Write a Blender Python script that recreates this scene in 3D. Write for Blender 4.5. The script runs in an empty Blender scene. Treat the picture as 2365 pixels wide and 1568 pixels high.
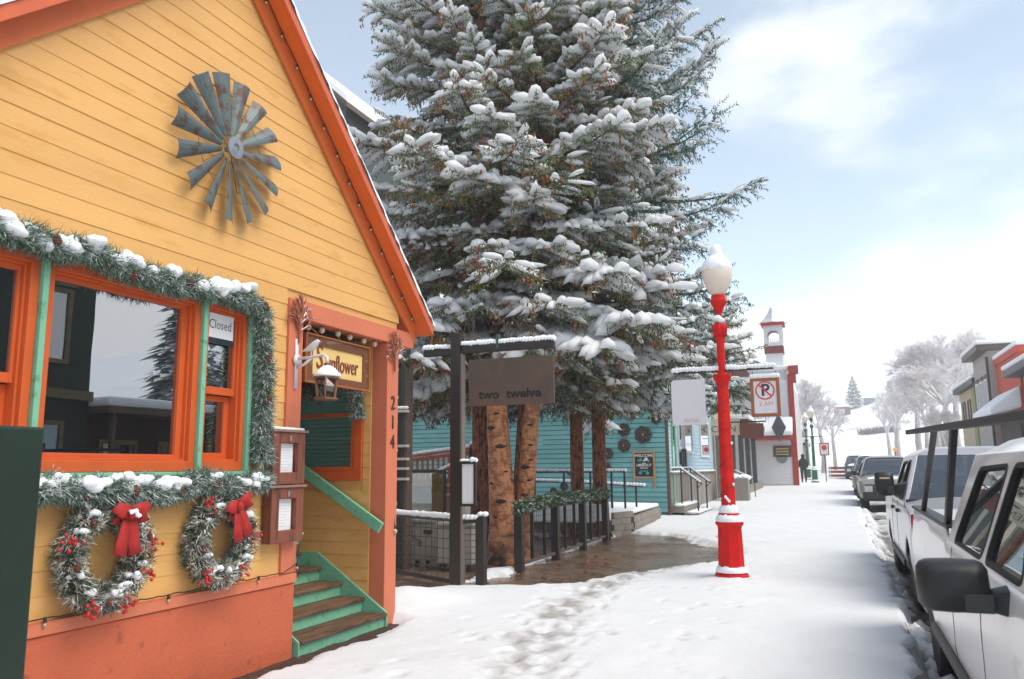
import bpy, bmesh, math, random
import numpy as np
from mathutils import Vector, Matrix
R = math.radians
SC = bpy.context.scene
COL = SC.collection

# ---------------------------------------------------------------- camera
EYE = (0.0, 0.0, 1.6)
PITCH, YAW, ROLL = R(9.05), R(21.8), 0.0088
_f = Vector((-math.sin(YAW)*math.cos(PITCH), math.cos(YAW)*math.cos(PITCH), math.sin(PITCH)))
_r0 = Vector((math.cos(YAW), math.sin(YAW), 0)); _u0 = _r0.cross(_f)
_r = math.cos(ROLL)*_r0 - math.sin(ROLL)*_u0
_u = math.sin(ROLL)*_r0 + math.cos(ROLL)*_u0
cd = bpy.data.cameras.new('camera'); cam = bpy.data.objects.new('camera', cd); COL.objects.link(cam)
m = Matrix((_r, _u, -_f)).transposed().to_4x4(); m.translation = Vector(EYE); cam.matrix_world = m
cd.sensor_width = 36.0; cd.lens = 36.0*1870/2364; cd.clip_start = 0.05; cd.clip_end = 6000
cd.dof.use_dof = True; cd.dof.focus_distance = 11.5; cd.dof.aperture_fstop = 4.0
SC.camera = cam

# ---------------------------------------------------------------- world, sun, exposure
SUN_EL, SUN_AZ = R(55), R(93)          # azimuth measured from +Y (up the street) towards +X (the road)
w = bpy.data.worlds.new('World'); SC.world = w; w.use_nodes = True
nt = w.node_tree; nt.nodes.clear()
def wn(t, **k):
    n = nt.nodes.new(t)
    for a, b in k.items(): setattr(n, a, b)
    return n
out = wn('ShaderNodeOutputWorld'); bg = wn('ShaderNodeBackground'); bg.inputs[1].default_value = 0.15
sky = wn('ShaderNodeTexSky', sky_type='NISHITA', sun_disc=False)
sky.sun_elevation = SUN_EL; sky.sun_rotation = SUN_AZ; sky.altitude = 2700; sky.air_density = 1.0; sky.dust_density = 0.6; sky.ozone_density = 1.0
tc = wn('ShaderNodeTexCoord'); sep = wn('ShaderNodeSeparateXYZ'); nt.links.new(tc.outputs['Generated'], sep.inputs[0])
mp = wn('ShaderNodeMapping'); mp.inputs['Scale'].default_value = (1, 1, 2.0); mp.inputs['Location'].default_value = (0.8, 3.99, 0.69)
nt.links.new(tc.outputs['Generated'], mp.inputs[0])
nz = wn('ShaderNodeTexNoise'); nz.inputs['Scale'].default_value = 1.9; nz.inputs['Detail'].default_value = 7; nz.inputs['Roughness'].default_value = 0.5
nt.links.new(mp.outputs[0], nz.inputs['Vector'])
# clouds thicken towards the horizon
grad = wn('ShaderNodeMapRange'); grad.inputs['From Min'].default_value = 0.12; grad.inputs['From Max'].default_value = 0.31
grad.inputs['To Min'].default_value = 0.30; grad.inputs['To Max'].default_value = -0.04
nt.links.new(sep.outputs[2], grad.inputs['Value'])
add = wn('ShaderNodeMath', operation='ADD'); nt.links.new(nz.outputs[0], add.inputs[0]); nt.links.new(grad.outputs[0], add.inputs[1])
ramp = wn('ShaderNodeMapRange', interpolation_type='SMOOTHSTEP')
ramp.inputs['From Min'].default_value = 0.49; ramp.inputs['From Max'].default_value = 0.68
ramp.inputs['To Min'].default_value = 0.14; ramp.inputs['To Max'].default_value = 1.0
nt.links.new(add.outputs[0], ramp.inputs['Value'])
mx = wn('ShaderNodeMix', data_type='RGBA'); mx.inputs[7].default_value = (5.5, 5.4, 5.25, 1)
tint = wn('ShaderNodeMix', data_type='RGBA', blend_type='MULTIPLY'); tint.inputs[0].default_value = 1.0; tint.inputs[7].default_value = (0.95, 1.0, 0.84, 1)
nt.links.new(sky.outputs[0], tint.inputs[6])
nt.links.new(ramp.outputs[0], mx.inputs[0]); nt.links.new(tint.outputs[2], mx.inputs[6])
nt.links.new(mx.outputs[2], bg.inputs[0]); nt.links.new(bg.outputs[0], out.inputs[0])

sl = bpy.data.lights.new('sun', 'SUN'); sl.energy = 2.1; sl.angle = R(42); sl.color = (1.0, 0.92, 0.80)
so = bpy.data.objects.new('sun', sl); COL.objects.link(so)
sd = Vector((math.sin(SUN_AZ)*math.cos(SUN_EL), math.cos(SUN_AZ)*math.cos(SUN_EL), math.sin(SUN_EL)))
so.rotation_euler = sd.to_track_quat('Z', 'Y').to_euler(); so.location = (20, 20, 30)
vs = SC.view_settings; vs.view_transform = 'Standard'; vs.look = 'None'; vs.gamma = 1.0; vs.exposure = 0.84
SC.cycles.max_bounces = 6; SC.cycles.volume_bounces = 2; SC.cycles.transparent_max_bounces = 12

# ---------------------------------------------------------------- helpers
def lin(c):
    if isinstance(c, str):
        c = c.lstrip('#'); c = [int(c[i:i+2], 16)/255 for i in (0, 2, 4)]
        return tuple(x/12.92 if x <= 0.04045 else ((x+0.055)/1.055)**2.4 for x in c)
    return tuple(c)
MATS = {}
def mat(name, col, rough=0.6, var=0.12, scale=6.0, col2=None, amt=0.5, bump=0.0, bscale=None, metal=0.0, spec=0.5,
        snow=0.0, snow_lo=0.35, grain=None, emit=0.0, coat=0.0, stretch=(1, 1, 1), snow_scale=6.0, objvar=0.0):
    """one procedural principled material: base colour with value noise, optional second colour in patches, bump, snow cover on upward faces"""
    if name in MATS: return MATS[name]
    M = bpy.data.materials.new(name); M.use_nodes = True; t = M.node_tree; N = t.nodes; L = t.links
    b = N['Principled BSDF']; b.inputs['Roughness'].default_value = rough; b.inputs['Metallic'].default_value = metal
    b.inputs['Specular IOR Level'].default_value = spec
    if coat: b.inputs['Coat Weight'].default_value = coat; b.inputs['Coat Roughness'].default_value = 0.08
    c = lin(col)
    tcn = N.new('ShaderNodeTexCoord'); mpn = N.new('ShaderNodeMapping'); mpn.inputs['Scale'].default_value = stretch
    L.new(tcn.outputs['Object'], mpn.inputs[0])
    n1 = N.new('ShaderNodeTexNoise'); n1.inputs['Scale'].default_value = scale; n1.inputs['Detail'].default_value = 5
    L.new(mpn.outputs[0], n1.inputs['Vector'])
    hs = N.new('ShaderNodeHueSaturation'); hs.inputs['Color'].default_value = (*c, 1)
    mr = N.new('ShaderNodeMapRange'); mr.inputs['From Min'].default_value = 0.25; mr.inputs['From Max'].default_value = 0.75
    mr.inputs['To Min'].default_value = 1-var; mr.inputs['To Max'].default_value = 1+var
    L.new(n1.outputs[0], mr.inputs['Value'])
    oi = N.new('ShaderNodeObjectInfo'); orr = N.new('ShaderNodeMapRange'); orr.inputs['To Min'].default_value = 1-objvar; orr.inputs['To Max'].default_value = 1+objvar*.6
    L.new(oi.outputs['Random'], orr.inputs['Value']); mm = N.new('ShaderNodeMath'); mm.operation = 'MULTIPLY'; L.new(mr.outputs[0], mm.inputs[0]); L.new(orr.outputs[0], mm.inputs[1]); L.new(mm.outputs[0], hs.inputs['Value'])
    cur = hs.outputs[0]
    if col2 is not None:
        n2 = N.new('ShaderNodeTexNoise'); n2.inputs['Scale'].default_value = scale*(grain or 2.3); n2.inputs['Detail'].default_value = 6; n2.inputs['Roughness'].default_value = 0.62
        L.new(mpn.outputs[0], n2.inputs['Vector'])
        r2 = N.new('ShaderNodeMapRange'); r2.interpolation_type = 'SMOOTHSTEP'
        r2.inputs['From Min'].default_value = 0.62-0.3*amt; r2.inputs['From Max'].default_value = 0.74-0.3*amt
        L.new(n2.outputs[0], r2.inputs['Value'])
        m2 = N.new('ShaderNodeMix'); m2.data_type = 'RGBA'; m2.inputs[7].default_value = (*lin(col2), 1)
        L.new(r2.outputs[0], m2.inputs[0]); L.new(cur, m2.inputs[6]); cur = m2.outputs[2]
    if snow > 0:
        g = N.new('ShaderNodeNewGeometry'); sp = N.new('ShaderNodeSeparateXYZ'); L.new(g.outputs['Normal'], sp.inputs[0])
        n3 = N.new('ShaderNodeTexNoise'); n3.inputs['Scale'].default_value = snow_scale; n3.inputs['Detail'].default_value = 4
        L.new(tcn.outputs['Object'], n3.inputs['Vector'])
        ad = N.new('ShaderNodeMath'); ad.operation = 'MULTIPLY_ADD'; L.new(n3.outputs[0], ad.inputs[0]); ad.inputs[1].default_value = 1.2; L.new(sp.outputs[2], ad.inputs[2])
        r3 = N.new('ShaderNodeMapRange'); r3.inputs['From Min'].default_value = snow_lo+0.6; r3.inputs['From Max'].default_value = snow_lo+0.85
        r3.inputs['To Max'].default_value = snow; L.new(ad.outputs[0], r3.inputs['Value'])
        m3 = N.new('ShaderNodeMix'); m3.data_type = 'RGBA'; m3.inputs[7].default_value = (0.82, 0.84, 0.87, 1)
        L.new(r3.outputs[0], m3.inputs[0]); L.new(cur, m3.inputs[6]); cur = m3.outputs[2]
    L.new(cur, b.inputs['Base Color'])
    if bump > 0:
        nb = N.new('ShaderNodeTexNoise'); nb.inputs['Scale'].default_value = bscale or scale*4; nb.inputs['Detail'].default_value = 5
        L.new(mpn.outputs[0], nb.inputs['Vector'])
        bp = N.new('ShaderNodeBump'); bp.inputs['Strength'].default_value = bump; bp.inputs['Distance'].default_value = 0.02
        L.new(nb.outputs[0], bp.inputs['Height']); L.new(bp.outputs[0], b.inputs['Normal'])
    if emit: b.inputs['Emission Strength'].default_value = emit; b.inputs['Emission Color'].default_value = (*c, 1)
    MATS[name] = M; return M

def glass_mat(name, tint='#20302c', refl=0.35, rough=0.0, alpha=0.75):
    """window pane: clear tinted glass with coated reflection"""
    if name in MATS: return MATS[name]
    M = bpy.data.materials.new(name); M.use_nodes = True; t = M.node_tree; N = t.nodes; L = t.links
    N.clear(); o = N.new('ShaderNodeOutputMaterial')
    tr = N.new('ShaderNodeBsdfTransparent'); tr.inputs[0].default_value = (*[x*alpha+(1-alpha)*x for x in lin(tint)], 1)
    gl = N.new('ShaderNodeBsdfGlossy'); gl.inputs['Roughness'].default_value = rough; gl.inputs['Color'].default_value = (0.95, 0.97, 1, 1)
    fr = N.new('ShaderNodeFresnel'); fr.inputs[0].default_value = 1.5
    ma = N.new('ShaderNodeMath'); ma.operation = 'ADD'; ma.use_clamp = True; L.new(fr.outputs[0], ma.inputs[0]); ma.inputs[1].default_value = refl
    ng = N.new('ShaderNodeTexNoise'); ng.inputs['Scale'].default_value = 1.3
    tcn = N.new('ShaderNodeTexCoord'); L.new(tcn.outputs['Object'], ng.inputs['Vector'])
    bp = N.new('ShaderNodeBump'); bp.inputs['Strength'].default_value = 0.02; bp.inputs['Distance'].default_value = 0.02
    L.new(ng.outputs[0], bp.inputs['Height']); L.new(bp.outputs[0], gl.inputs['Normal'])
    mxx = N.new('ShaderNodeMixShader'); L.new(ma.outputs[0], mxx.inputs[0]); L.new(tr.outputs[0], mxx.inputs[1]); L.new(gl.outputs[0], mxx.inputs[2])
    L.new(mxx.outputs[0], o.inputs[0]); MATS[name] = M; return M

class MB:
    """collects shapes into one mesh"""
    def __init__(s): s.v = []; s.f = []
    def add(s, vs, fs):
        o = len(s.v); s.v += [tuple(p) for p in vs]; s.f += [tuple(i+o for i in f) for f in fs]; return s
    def box(s, x0, x1, y0, y1, z0, z1):
        if x0 > x1: x0, x1 = x1, x0
        if y0 > y1: y0, y1 = y1, y0
        if z0 > z1: z0, z1 = z1, z0
        return s.add([(x0,y0,z0),(x1,y0,z0),(x1,y1,z0),(x0,y1,z0),(x0,y0,z1),(x1,y0,z1),(x1,y1,z1),(x0,y1,z1)],
                     [(0,3,2,1),(4,5,6,7),(0,1,5,4),(1,2,6,5),(2,3,7,6),(3,0,4,7)])
    def hexa(s, p):   # 8 points: bottom 4 ccw, top 4
        return s.add(p, [(0,3,2,1),(4,5,6,7),(0,1,5,4),(1,2,6,5),(2,3,7,6),(3,0,4,7)])
    def prism(s, poly, axis, a, b):
        """poly in the two other axes (in xyz order), extruded along axis from a to b"""
        n = len(poly)
        def P(q, h): return (h, q[0], q[1]) if axis == 'x' else ((q[0], h, q[1]) if axis == 'y' else (q[0], q[1], h))
        vs = [P(q, a) for q in poly]+[P(q, b) for q in poly]
        fs = [tuple(range(n-1, -1, -1)), tuple(range(n, 2*n))]+[(i, (i+1) % n, n+(i+1) % n, n+i) for i in range(n)]
        return s.add(vs, fs)
    def bar(s, a, b, w, h=None, up=(0, 0, 1)):
        """rectangular bar from a to b, w across, h along up"""
        h = h or w; a = Vector(a); b = Vector(b); d = (b-a).normalized(); up = Vector(up)
        if abs(d.dot(up)) > 0.99: up = Vector((0, 1, 0))
        sd_ = d.cross(up).normalized(); u = sd_.cross(d).normalized()
        q = []
        for p in (a, b):
            for i, j in ((-1,-1),(1,-1),(1,1),(-1,1)): q.append(p+sd_*(i*w/2)+u*(j*h/2))
        return s.add(q, [(0,1,2,3),(7,6,5,4),(0,4,5,1),(1,5,6,2),(2,6,7,3),(3,7,4,0)])
    def tube(s, pts, rad, n=8, cap=True):
        pts = [Vector(p) for p in pts]; k = len(pts); rad = [rad]*k if not hasattr(rad, '__len__') else rad
        vs = []; prev = None
        for i, p in enumerate(pts):
            d = (pts[min(i+1, k-1)]-pts[max(i-1, 0)]).normalized()
            ref = Vector((0, 0, 1)) if abs(d.z) < 0.9 else Vector((1, 0, 0))
            if prev is not None: ref = prev
            u = (ref-d*ref.dot(d)).normalized(); v = d.cross(u); prev = u
            vs += [p+(u*math.cos(2*math.pi*j/n)+v*math.sin(2*math.pi*j/n))*rad[i] for j in range(n)]
        fs = [(i*n+j, i*n+(j+1) % n, (i+1)*n+(j+1) % n, (i+1)*n+j) for i in range(k-1) for j in range(n)]
        if cap: fs += [tuple(range(n-1, -1, -1)), tuple((k-1)*n+j for j in range(n))]
        return s.add(vs, fs)
    def lathe(s, prof, c=(0, 0, 0), n=24, axis='z'):
        """prof = [(r, h)...] around axis through c"""
        vs = []
        for r_, h in prof:
            for j in range(n):
                a = 2*math.pi*j/n; p = (r_*math.cos(a), r_*math.sin(a), h)
                if axis == 'x': p = (h, p[0], p[1])
                if axis == 'y': p = (p[0], h, p[1])
                vs.append((p[0]+c[0], p[1]+c[1], p[2]+c[2]))
        k = len(prof)
        fs = [(i*n+j, i*n+(j+1) % n, (i+1)*n+(j+1) % n, (i+1)*n+j) for i in range(k-1) for j in range(n)]
        fs += [tuple(range(n-1, -1, -1)), tuple((k-1)*n+j for j in range(n))]
        return s.add(vs, fs)
    def blob(s, c, r, seed=0, n=10, m_=6, rough=0.15, flat=-1.0):
        """lumpy ellipsoid; flat = lowest relative height kept"""
        rn = random.Random(seed); vs = []; fs = []
        rx, ry, rz = r if hasattr(r, '__len__') else (r, r, r)
        for i in range(m_+1):
            th = math.pi*i/m_
            for j in range(n):
                a = 2*math.pi*j/n; k = 1+rn.uniform(-rough, rough)
                z = max(math.cos(th), flat)
                vs.append((c[0]+rx*k*math.sin(th)*math.cos(a), c[1]+ry*k*math.sin(th)*math.sin(a), c[2]+rz*z*(k if z > 0 else 1)))
        for i in range(m_):
            for j in range(n): fs.append((i*n+j, (i+1)*n+j, (i+1)*n+(j+1) % n, i*n+(j+1) % n))
        return s.add(vs, fs)
    def mesh(s, name):
        me = bpy.data.meshes.new(name); me.from_pydata(s.v, [], s.f); me.update(); return me
    def build(s, name, material, parent=None, smooth=False, bevel=0.0, subsurf=0, kind=None, label=None):
        me = s.mesh(name)
        if smooth: me.shade_smooth()
        return link(name, me, material, parent, bevel, subsurf, kind, label)
def link(name, me, material, parent=None, bevel=0.0, subsurf=0, kind=None, label=None):
    if material is not None:
        me.materials.clear(); me.materials.append(material)
    o = bpy.data.objects.new(name, me); COL.objects.link(o)
    if parent is not None:
        o.parent = parent
        if parent.type == 'EMPTY' and parent.name not in LOCAL: o.matrix_parent_inverse = Matrix.Translation(-Vector(parent.location))
    if bevel:
        bm_ = o.modifiers.new('bevel', 'BEVEL'); bm_.width = bevel; bm_.segments = 2; bm_.limit_method = 'ANGLE'; bm_.angle_limit = R(40)
    if subsurf:
        ss = o.modifiers.new('sub', 'SUBSURF'); ss.levels = subsurf; ss.render_levels = subsurf
    if kind: o['kind'] = kind
    if label: o['label'] = label
    return o
def tag(o, label, cat, group=None, kind=None):
    o['label'] = label; o['category'] = cat
    if group: o['group'] = group
    if kind: o['kind'] = kind
    return o
LOCAL = set()
def fuse(o, vox=0.014, it=7):
    """melt overlapping lumps into one continuous snow surface"""
    r_ = o.modifiers.new('fuse', 'REMESH'); r_.mode = 'VOXEL'; r_.voxel_size = vox; r_.use_smooth_shade = True
    s_ = o.modifiers.new('soften', 'SMOOTH'); s_.factor = 0.5; s_.iterations = it
    return o
def thing(name, label, cat, group=None, loc=(0, 0, 0), local=False):
    """an Empty that parents a thing's parts (meshes are modelled in world space and parented with inverse)"""
    o = bpy.data.objects.new(name, None); COL.objects.link(o); o.empty_display_size = 0.2
    o.location = loc
    if local: LOCAL.add(o.name)
    return tag(o, label, cat, group)
def structure(o): o['kind'] = 'structure'; return o
def copy_tree(o, parent=None):
    c = o.copy(); COL.objects.link(c); c.parent = parent
    for ch in list(o.children): copy_tree(ch, c)
    return c
def npmesh(name, V, F):
    """numpy triangle/quad soup -> mesh, fast"""
    V = np.asarray(V, np.float32); F = np.asarray(F, np.int32); k = F.shape[1]
    me = bpy.data.meshes.new(name); me.vertices.add(len(V)); me.vertices.foreach_set('co', V.ravel())
    me.loops.add(F.size); me.loops.foreach_set('vertex_index', F.ravel())
    me.polygons.add(len(F)); me.polygons.foreach_set('loop_start', np.arange(0, F.size, k, dtype=np.int32))
    me.polygons.foreach_set('loop_total', np.full(len(F), k, np.int32)); me.update(calc_edges=True); me.validate(); return me
def panel_mesh(name, outer, holes, thick, to3):
    """flat panel with holes: outlines in 2-D, to3(u, v, depth) -> xyz"""
    bm_ = bmesh.new()
    for lp in [outer]+holes:
        vv = [bm_.verts.new((p[0], p[1], 0)) for p in lp]
        for i in range(len(vv)): bm_.edges.new((vv[i], vv[(i+1) % len(vv)]))
    bmesh.ops.triangle_fill(bm_, use_beauty=True, use_dissolve=False, edges=bm_.edges[:])
    bmesh.ops.recalc_face_normals(bm_, faces=bm_.faces[:])
    if bm_.faces and bm_.faces[:][0].normal.z < 0: bmesh.ops.reverse_faces(bm_, faces=bm_.faces[:])
    r_ = bmesh.ops.extrude_face_region(bm_, geom=bm_.faces[:])
    for v in [g for g in r_['geom'] if isinstance(g, bmesh.types.BMVert)]: v.co.z = -thick
    for v in bm_.verts: v.co = Vector(to3(v.co.x, v.co.y, v.co.z))
    bmesh.ops.recalc_face_normals(bm_, faces=bm_.faces[:])
    me = bpy.data.meshes.new(name); bm_.to_mesh(me); bm_.free(); return me
def text_mesh(name, body, size, to3, material, parent=None, depth=0.004, align='CENTER', sx=1.0, label=None, offset=0.0):
    """lettering as a thin solid; to3(u, v, w) -> xyz"""
    cu = bpy.data.curves.new(name, 'FONT'); cu.body = body; cu.size = size; cu.align_x = align; cu.align_y = 'CENTER'
    cu.extrude = depth; cu.offset = offset; cu.resolution_u = 3
    o = bpy.data.objects.new(name+'_tmp', cu); COL.objects.link(o)
    bpy.context.view_layer.update()
    dg = bpy.context.evaluated_depsgraph_get(); me = bpy.data.meshes.new_from_object(o.evaluated_get(dg))
    bpy.data.objects.remove(o); bpy.data.curves.remove(cu); me.name = name
    for v in me.vertices: v.co = Vector(to3(v.co.x*sx, v.co.y, v.co.z))
    return link(name, me, material, parent, label=label)
def gz(y): return 0.0 if y < 14 else 0.012*(y-14)     # the street climbs gently
def fbm(x, y, seed=0):
    """cheap value noise for height fields (numpy arrays)"""
    t = np.zeros_like(x); a = 1.0; fx = 1.0
    rs = np.random.RandomState(seed)
    for o_ in range(5):
        G = rs.rand(64, 64); X = x*fx+o_*7.3; Y = y*fx+o_*3.1
        xi = np.floor(X).astype(int); yi = np.floor(Y).astype(int); u = X-xi; v = Y-yi
        u = u*u*(3-2*u); v = v*v*(3-2*v)
        g = lambda i, j: G[i % 64, j % 64]
        t += a*((g(xi,yi)*(1-u)+g(xi+1,yi)*u)*(1-v)+(g(xi,yi+1)*(1-u)+g(xi+1,yi+1)*u)*v-0.5)
        a *= 0.5; fx *= 2.03
    return t

# ---------------------------------------------------------------- palette
def tree_snow():
    M = mat('bough_snow', (0.94, 0.95, 0.96), 0.9, var=0.02, scale=2.0, bump=0.3, bscale=14, spec=0.15); t = M.node_tree; N = t.nodes
    b = N['Principled BSDF']; o = N['Material Output']; tr = N.new('ShaderNodeBsdfTranslucent'); tr.inputs[0].default_value = (0.95, 0.96, 0.97, 1)
    m_ = N.new('ShaderNodeMixShader'); m_.inputs[0].default_value = 0.5; t.links.new(b.outputs[0], m_.inputs[1]); t.links.new(tr.outputs[0], m_.inputs[2]); t.links.new(m_.outputs[0], o.inputs[0]); return M
SNOWT = tree_snow()
SNOW = mat('snow', (0.86, 0.88, 0.91), 0.85, var=0.03, scale=2.0, bump=0.25, bscale=18, spec=0.25)
YEL = mat('yellow_paint', '#dba762', 0.62, var=0.06, scale=3.0, col2='#d39d54', amt=0.28, objvar=.05, bump=0.12, bscale=60, stretch=(1, 0.25, 1))
ORA = mat('orange_paint', '#c8571f', 0.5, var=0.08, scale=5, bump=0.1, bscale=70)
SOFF = mat('soffit_orange', '#d4601a', 0.55, var=0.06, scale=4)
SALM = mat('terracotta_paint', '#cb7150', 0.6, var=0.07, scale=3, bump=0.1, bscale=60)
SKIRT = mat('skirt_stucco', '#bb5c3b', 0.75, var=0.10, scale=2.5, col2='#8d4a33', amt=0.13, bump=0.35, bscale=35)
MINT = mat('mint_paint', '#74b292', 0.55, var=0.08, scale=6, col2='#5b9474', amt=0.25, bump=0.1, bscale=60)
DARKM = mat('black_metal', '#221d1a', 0.45, var=0.15, scale=8, bump=0.1, bscale=80, snow=0.0)
WOODT = mat('tread_wood', '#6f4f37', 0.7, var=0.2, scale=8, col2='#473122', amt=0.45, objvar=.15, bump=0.4, bscale=60, stretch=(1, 0.12, 1))
WOODB = mat('box_wood', '#7d4530', 0.6, var=0.15, scale=8, col2='#5d3022', amt=0.4, bump=0.3, bscale=50, stretch=(1, 1, 0.15))
PAPER = mat('paper', '#e4e3e4', 0.8, var=0.02)
INK = mat('ink', '#2a2a2e', 0.8, var=0.0)
GALV = mat('galvanised', '#626e6e', 0.5, var=0.12, scale=14, col2='#5e463c', amt=0.42, metal=0.35, bump=0.15, bscale=60, grain=0.6)
PANE = glass_mat('pane', '#3d4a45', 0.36)
PANE2 = glass_mat('porch_pane', '#a9b0a6', 0.06)
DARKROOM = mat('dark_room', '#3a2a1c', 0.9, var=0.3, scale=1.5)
NEEDLE = mat('garland_needles', '#4a6650', 0.7, var=0.4, scale=22, col2='#9db0a0', amt=.42, snow=0.75, snow_lo=0.45, snow_scale=14)
FROST = mat('wreath_needles', '#3f4f38', 0.75, var=0.35, scale=14, col2='#cfc9ba', amt=0.48, grain=1.0, snow=0.75, snow_lo=0.55, snow_scale=12)
CONE = mat('pine_cone', '#5a3122', 0.8, var=0.25, scale=40)
REDV = mat('red_velvet', '#a51a14', 0.7, var=0.12, scale=20)
BERRY = mat('red_berry', '#c01f1a', 0.35, var=0.1, scale=20)
BULB = mat('bulb_glass', '#b9a78c', 0.15, var=0.03, coat=0.5)
WIRE = mat('wire', '#33241c', 0.6, var=0.1)
# ================================================================ the setting: terrain, pavement, road, snow
def grid(name, xs, ys, hf, material, kind='structure', attr=None):
    X, Y = np.meshgrid(xs, ys); Z = hf(X, Y)
    V = np.stack([X, Y, Z], -1).reshape(-1, 3); ny, nx = X.shape
    i = np.arange((ny-1)*(nx-1)); a = (i//(nx-1))*nx+i % (nx-1)
    F = np.stack([a, a+1, a+nx+1, a+nx], -1)
    me = npmesh(name, V, F); me.shade_smooth()
    if attr is not None:
        at = me.attributes.new('thin', 'FLOAT', 'POINT'); at.data.foreach_set('value', attr(X, Y, Z).ravel().astype(np.float32))
    o = link(name, me, material); o['kind'] = kind; return o
gzv = lambda Y: np.where(Y < 14, 0.0, 0.012*(Y-14))

# wet pavement: brown-grey concrete, glossy where wet
def wet_mat(name, c1, c2, r1, r2, scale):
    M = mat(name, c1, 0.5, var=0.25, scale=scale, col2=c2, amt=0.5, bump=0.25, bscale=45)
    t = M.node_tree; b = t.nodes['Principled BSDF']
    n = t.nodes.new('ShaderNodeTexNoise'); n.inputs['Scale'].default_value = 0.9; n.inputs['Detail'].default_value = 4
    tc_ = t.nodes.new('ShaderNodeTexCoord'); t.links.new(tc_.outputs['Object'], n.inputs['Vector'])
    r_ = t.nodes.new('ShaderNodeMapRange'); r_.inputs['From Min'].default_value = 0.42; r_.inputs['From Max'].default_value = 0.6
    r_.inputs['To Min'].default_value = r1; r_.inputs['To Max'].default_value = r2
    t.links.new(n.outputs[0], r_.inputs['Value']); t.links.new(r_.outputs[0], b.inputs['Roughness']); return M
PAVE = wet_mat('wet_pavement', '#6f5a48', '#57453a', 0.12, 0.5, 2.0)
ROAD = wet_mat('wet_road', '#564b44', '#3b332e', 0.12, 0.5, 2.0)

# snow that greys where it is thin and trodden
def snow_ground_mat(name, dirt, lo=0.0, hi=1.0):
    M = mat(name, (0.70, 0.71, 0.73), 0.8, var=0.03, scale=1.2, bump=0.35, bscale=14, spec=0.3)
    t = M.node_tree; b = t.nodes['Principled BSDF']; src = b.inputs['Base Color'].links[0].from_socket
    a = t.nodes.new('ShaderNodeAttribute'); a.attribute_name = 'thin'
    n = t.nodes.new('ShaderNodeTexNoise'); n.inputs['Scale'].default_value = 9; n.inputs['Detail'].default_value = 6
    tc_ = t.nodes.new('ShaderNodeTexCoord'); t.links.new(tc_.outputs['Object'], n.inputs['Vector'])
    md = t.nodes.new('ShaderNodeMath'); md.operation = 'MULTIPLY_ADD'; t.links.new(n.outputs[0], md.inputs[0]); md.inputs[1].default_value = 0.7
    sb = t.nodes.new('ShaderNodeMath'); sb.operation = 'SUBTRACT'; t.links.new(a.outputs['Fac'], sb.inputs[0]); sb.inputs[1].default_value = 0.35
    t.links.new(sb.outputs[0], md.inputs[2])
    mr = t.nodes.new('ShaderNodeMapRange'); mr.inputs['From Min'].default_value = lo; mr.inputs['From Max'].default_value = hi; mr.inputs['To Max'].default_value = 0.9
    t.links.new(md.outputs[0], mr.inputs['Value'])
    mx_ = t.nodes.new('ShaderNodeMix'); mx_.data_type = 'RGBA'; mx_.inputs[7].default_value = (*lin(dirt), 1)
    t.links.new(mr.outputs[0], mx_.inputs[0]); t.links.new(src, mx_.inputs[6]); t.links.new(mx_.outputs[2], b.inputs['Base Color']); return M
SNOWG = snow_ground_mat('trodden_snow', '#968f89', 0.12, 1.05)
SLUSH = snow_ground_mat('road_slush', '#6a5d53', 0.05, 0.75)

# terrain sheet to the horizon with the snow-covered mountain rising up the valley
HILLM = mat('snow_terrain', (0.84, 0.86, 0.9), 0.9, var=0.05, scale=0.01, col2='#b9b4b4', amt=0.12, grain=5, spec=0.2)
def terr(X, Y):
    base = -0.35+gzv(np.minimum(Y, 140))
    t = np.clip((Y-150)/270, 0, 1); Hr = np.clip(38+.33*X, 24, 80)+4*fbm(X/45, Y/45+3, 8)
    hill = Hr*np.where(t < .93, t**1.12, 1-(1-t)*.9)
    side = 30*np.clip((np.abs(X-10)-60)/200, 0, 1)**1.3*np.clip(Y/200, 0, 1)*(t < .5)*(1-2*np.minimum(t, .5))
    return np.minimum(base+hill+side+fbm(X/40, Y/40, 3)*4*np.clip((Y-150)/100, 0, 1), 96)
grid('terrain', np.concatenate([np.linspace(-800, -200, 22), np.linspace(-190, 250, 111), np.linspace(265, 800, 22)]),
     np.concatenate([np.linspace(-60, 150, 40), np.linspace(154, 460, 100), np.linspace(470, 800, 20)]), terr, HILLM)

grid('pavement', np.array([-40., -16, -9, -6, -4.7, -3, -1.5, 0.0, 0.40]), np.concatenate([np.arange(-6, 40, 2.0), np.arange(40, 141, 10.0)]), lambda X, Y: gzv(Y)-0.004+0*X, PAVE)
# kerb stones along the pavement edge
kb = MB()
for y in np.arange(-6, 100, 3.0): kb.hexa([(0.40,y,gz(y)-0.2),(0.52,y,gz(y)-0.2),(0.52,y+2.985,gz(y+3)-0.2),(0.40,y+2.985,gz(y+3)-0.2),(0.40,y,gz(y)-0.006),(0.515,y,gz(y)-0.012),(0.515,y+2.985,gz(y+3)-0.012),(0.40,y+2.985,gz(y+3)-0.006)])
structure(kb.build('kerb', mat('kerb_stone', '#6d6762', 0.6, var=0.15, scale=4), bevel=0.01))
grid('road', np.linspace(0.40, 16, 14), np.concatenate([np.arange(-6, 40, 2.0), np.arange(40, 141, 10.0)]), lambda X, Y: gzv(Y)-0.16+0*X, ROAD)

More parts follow.
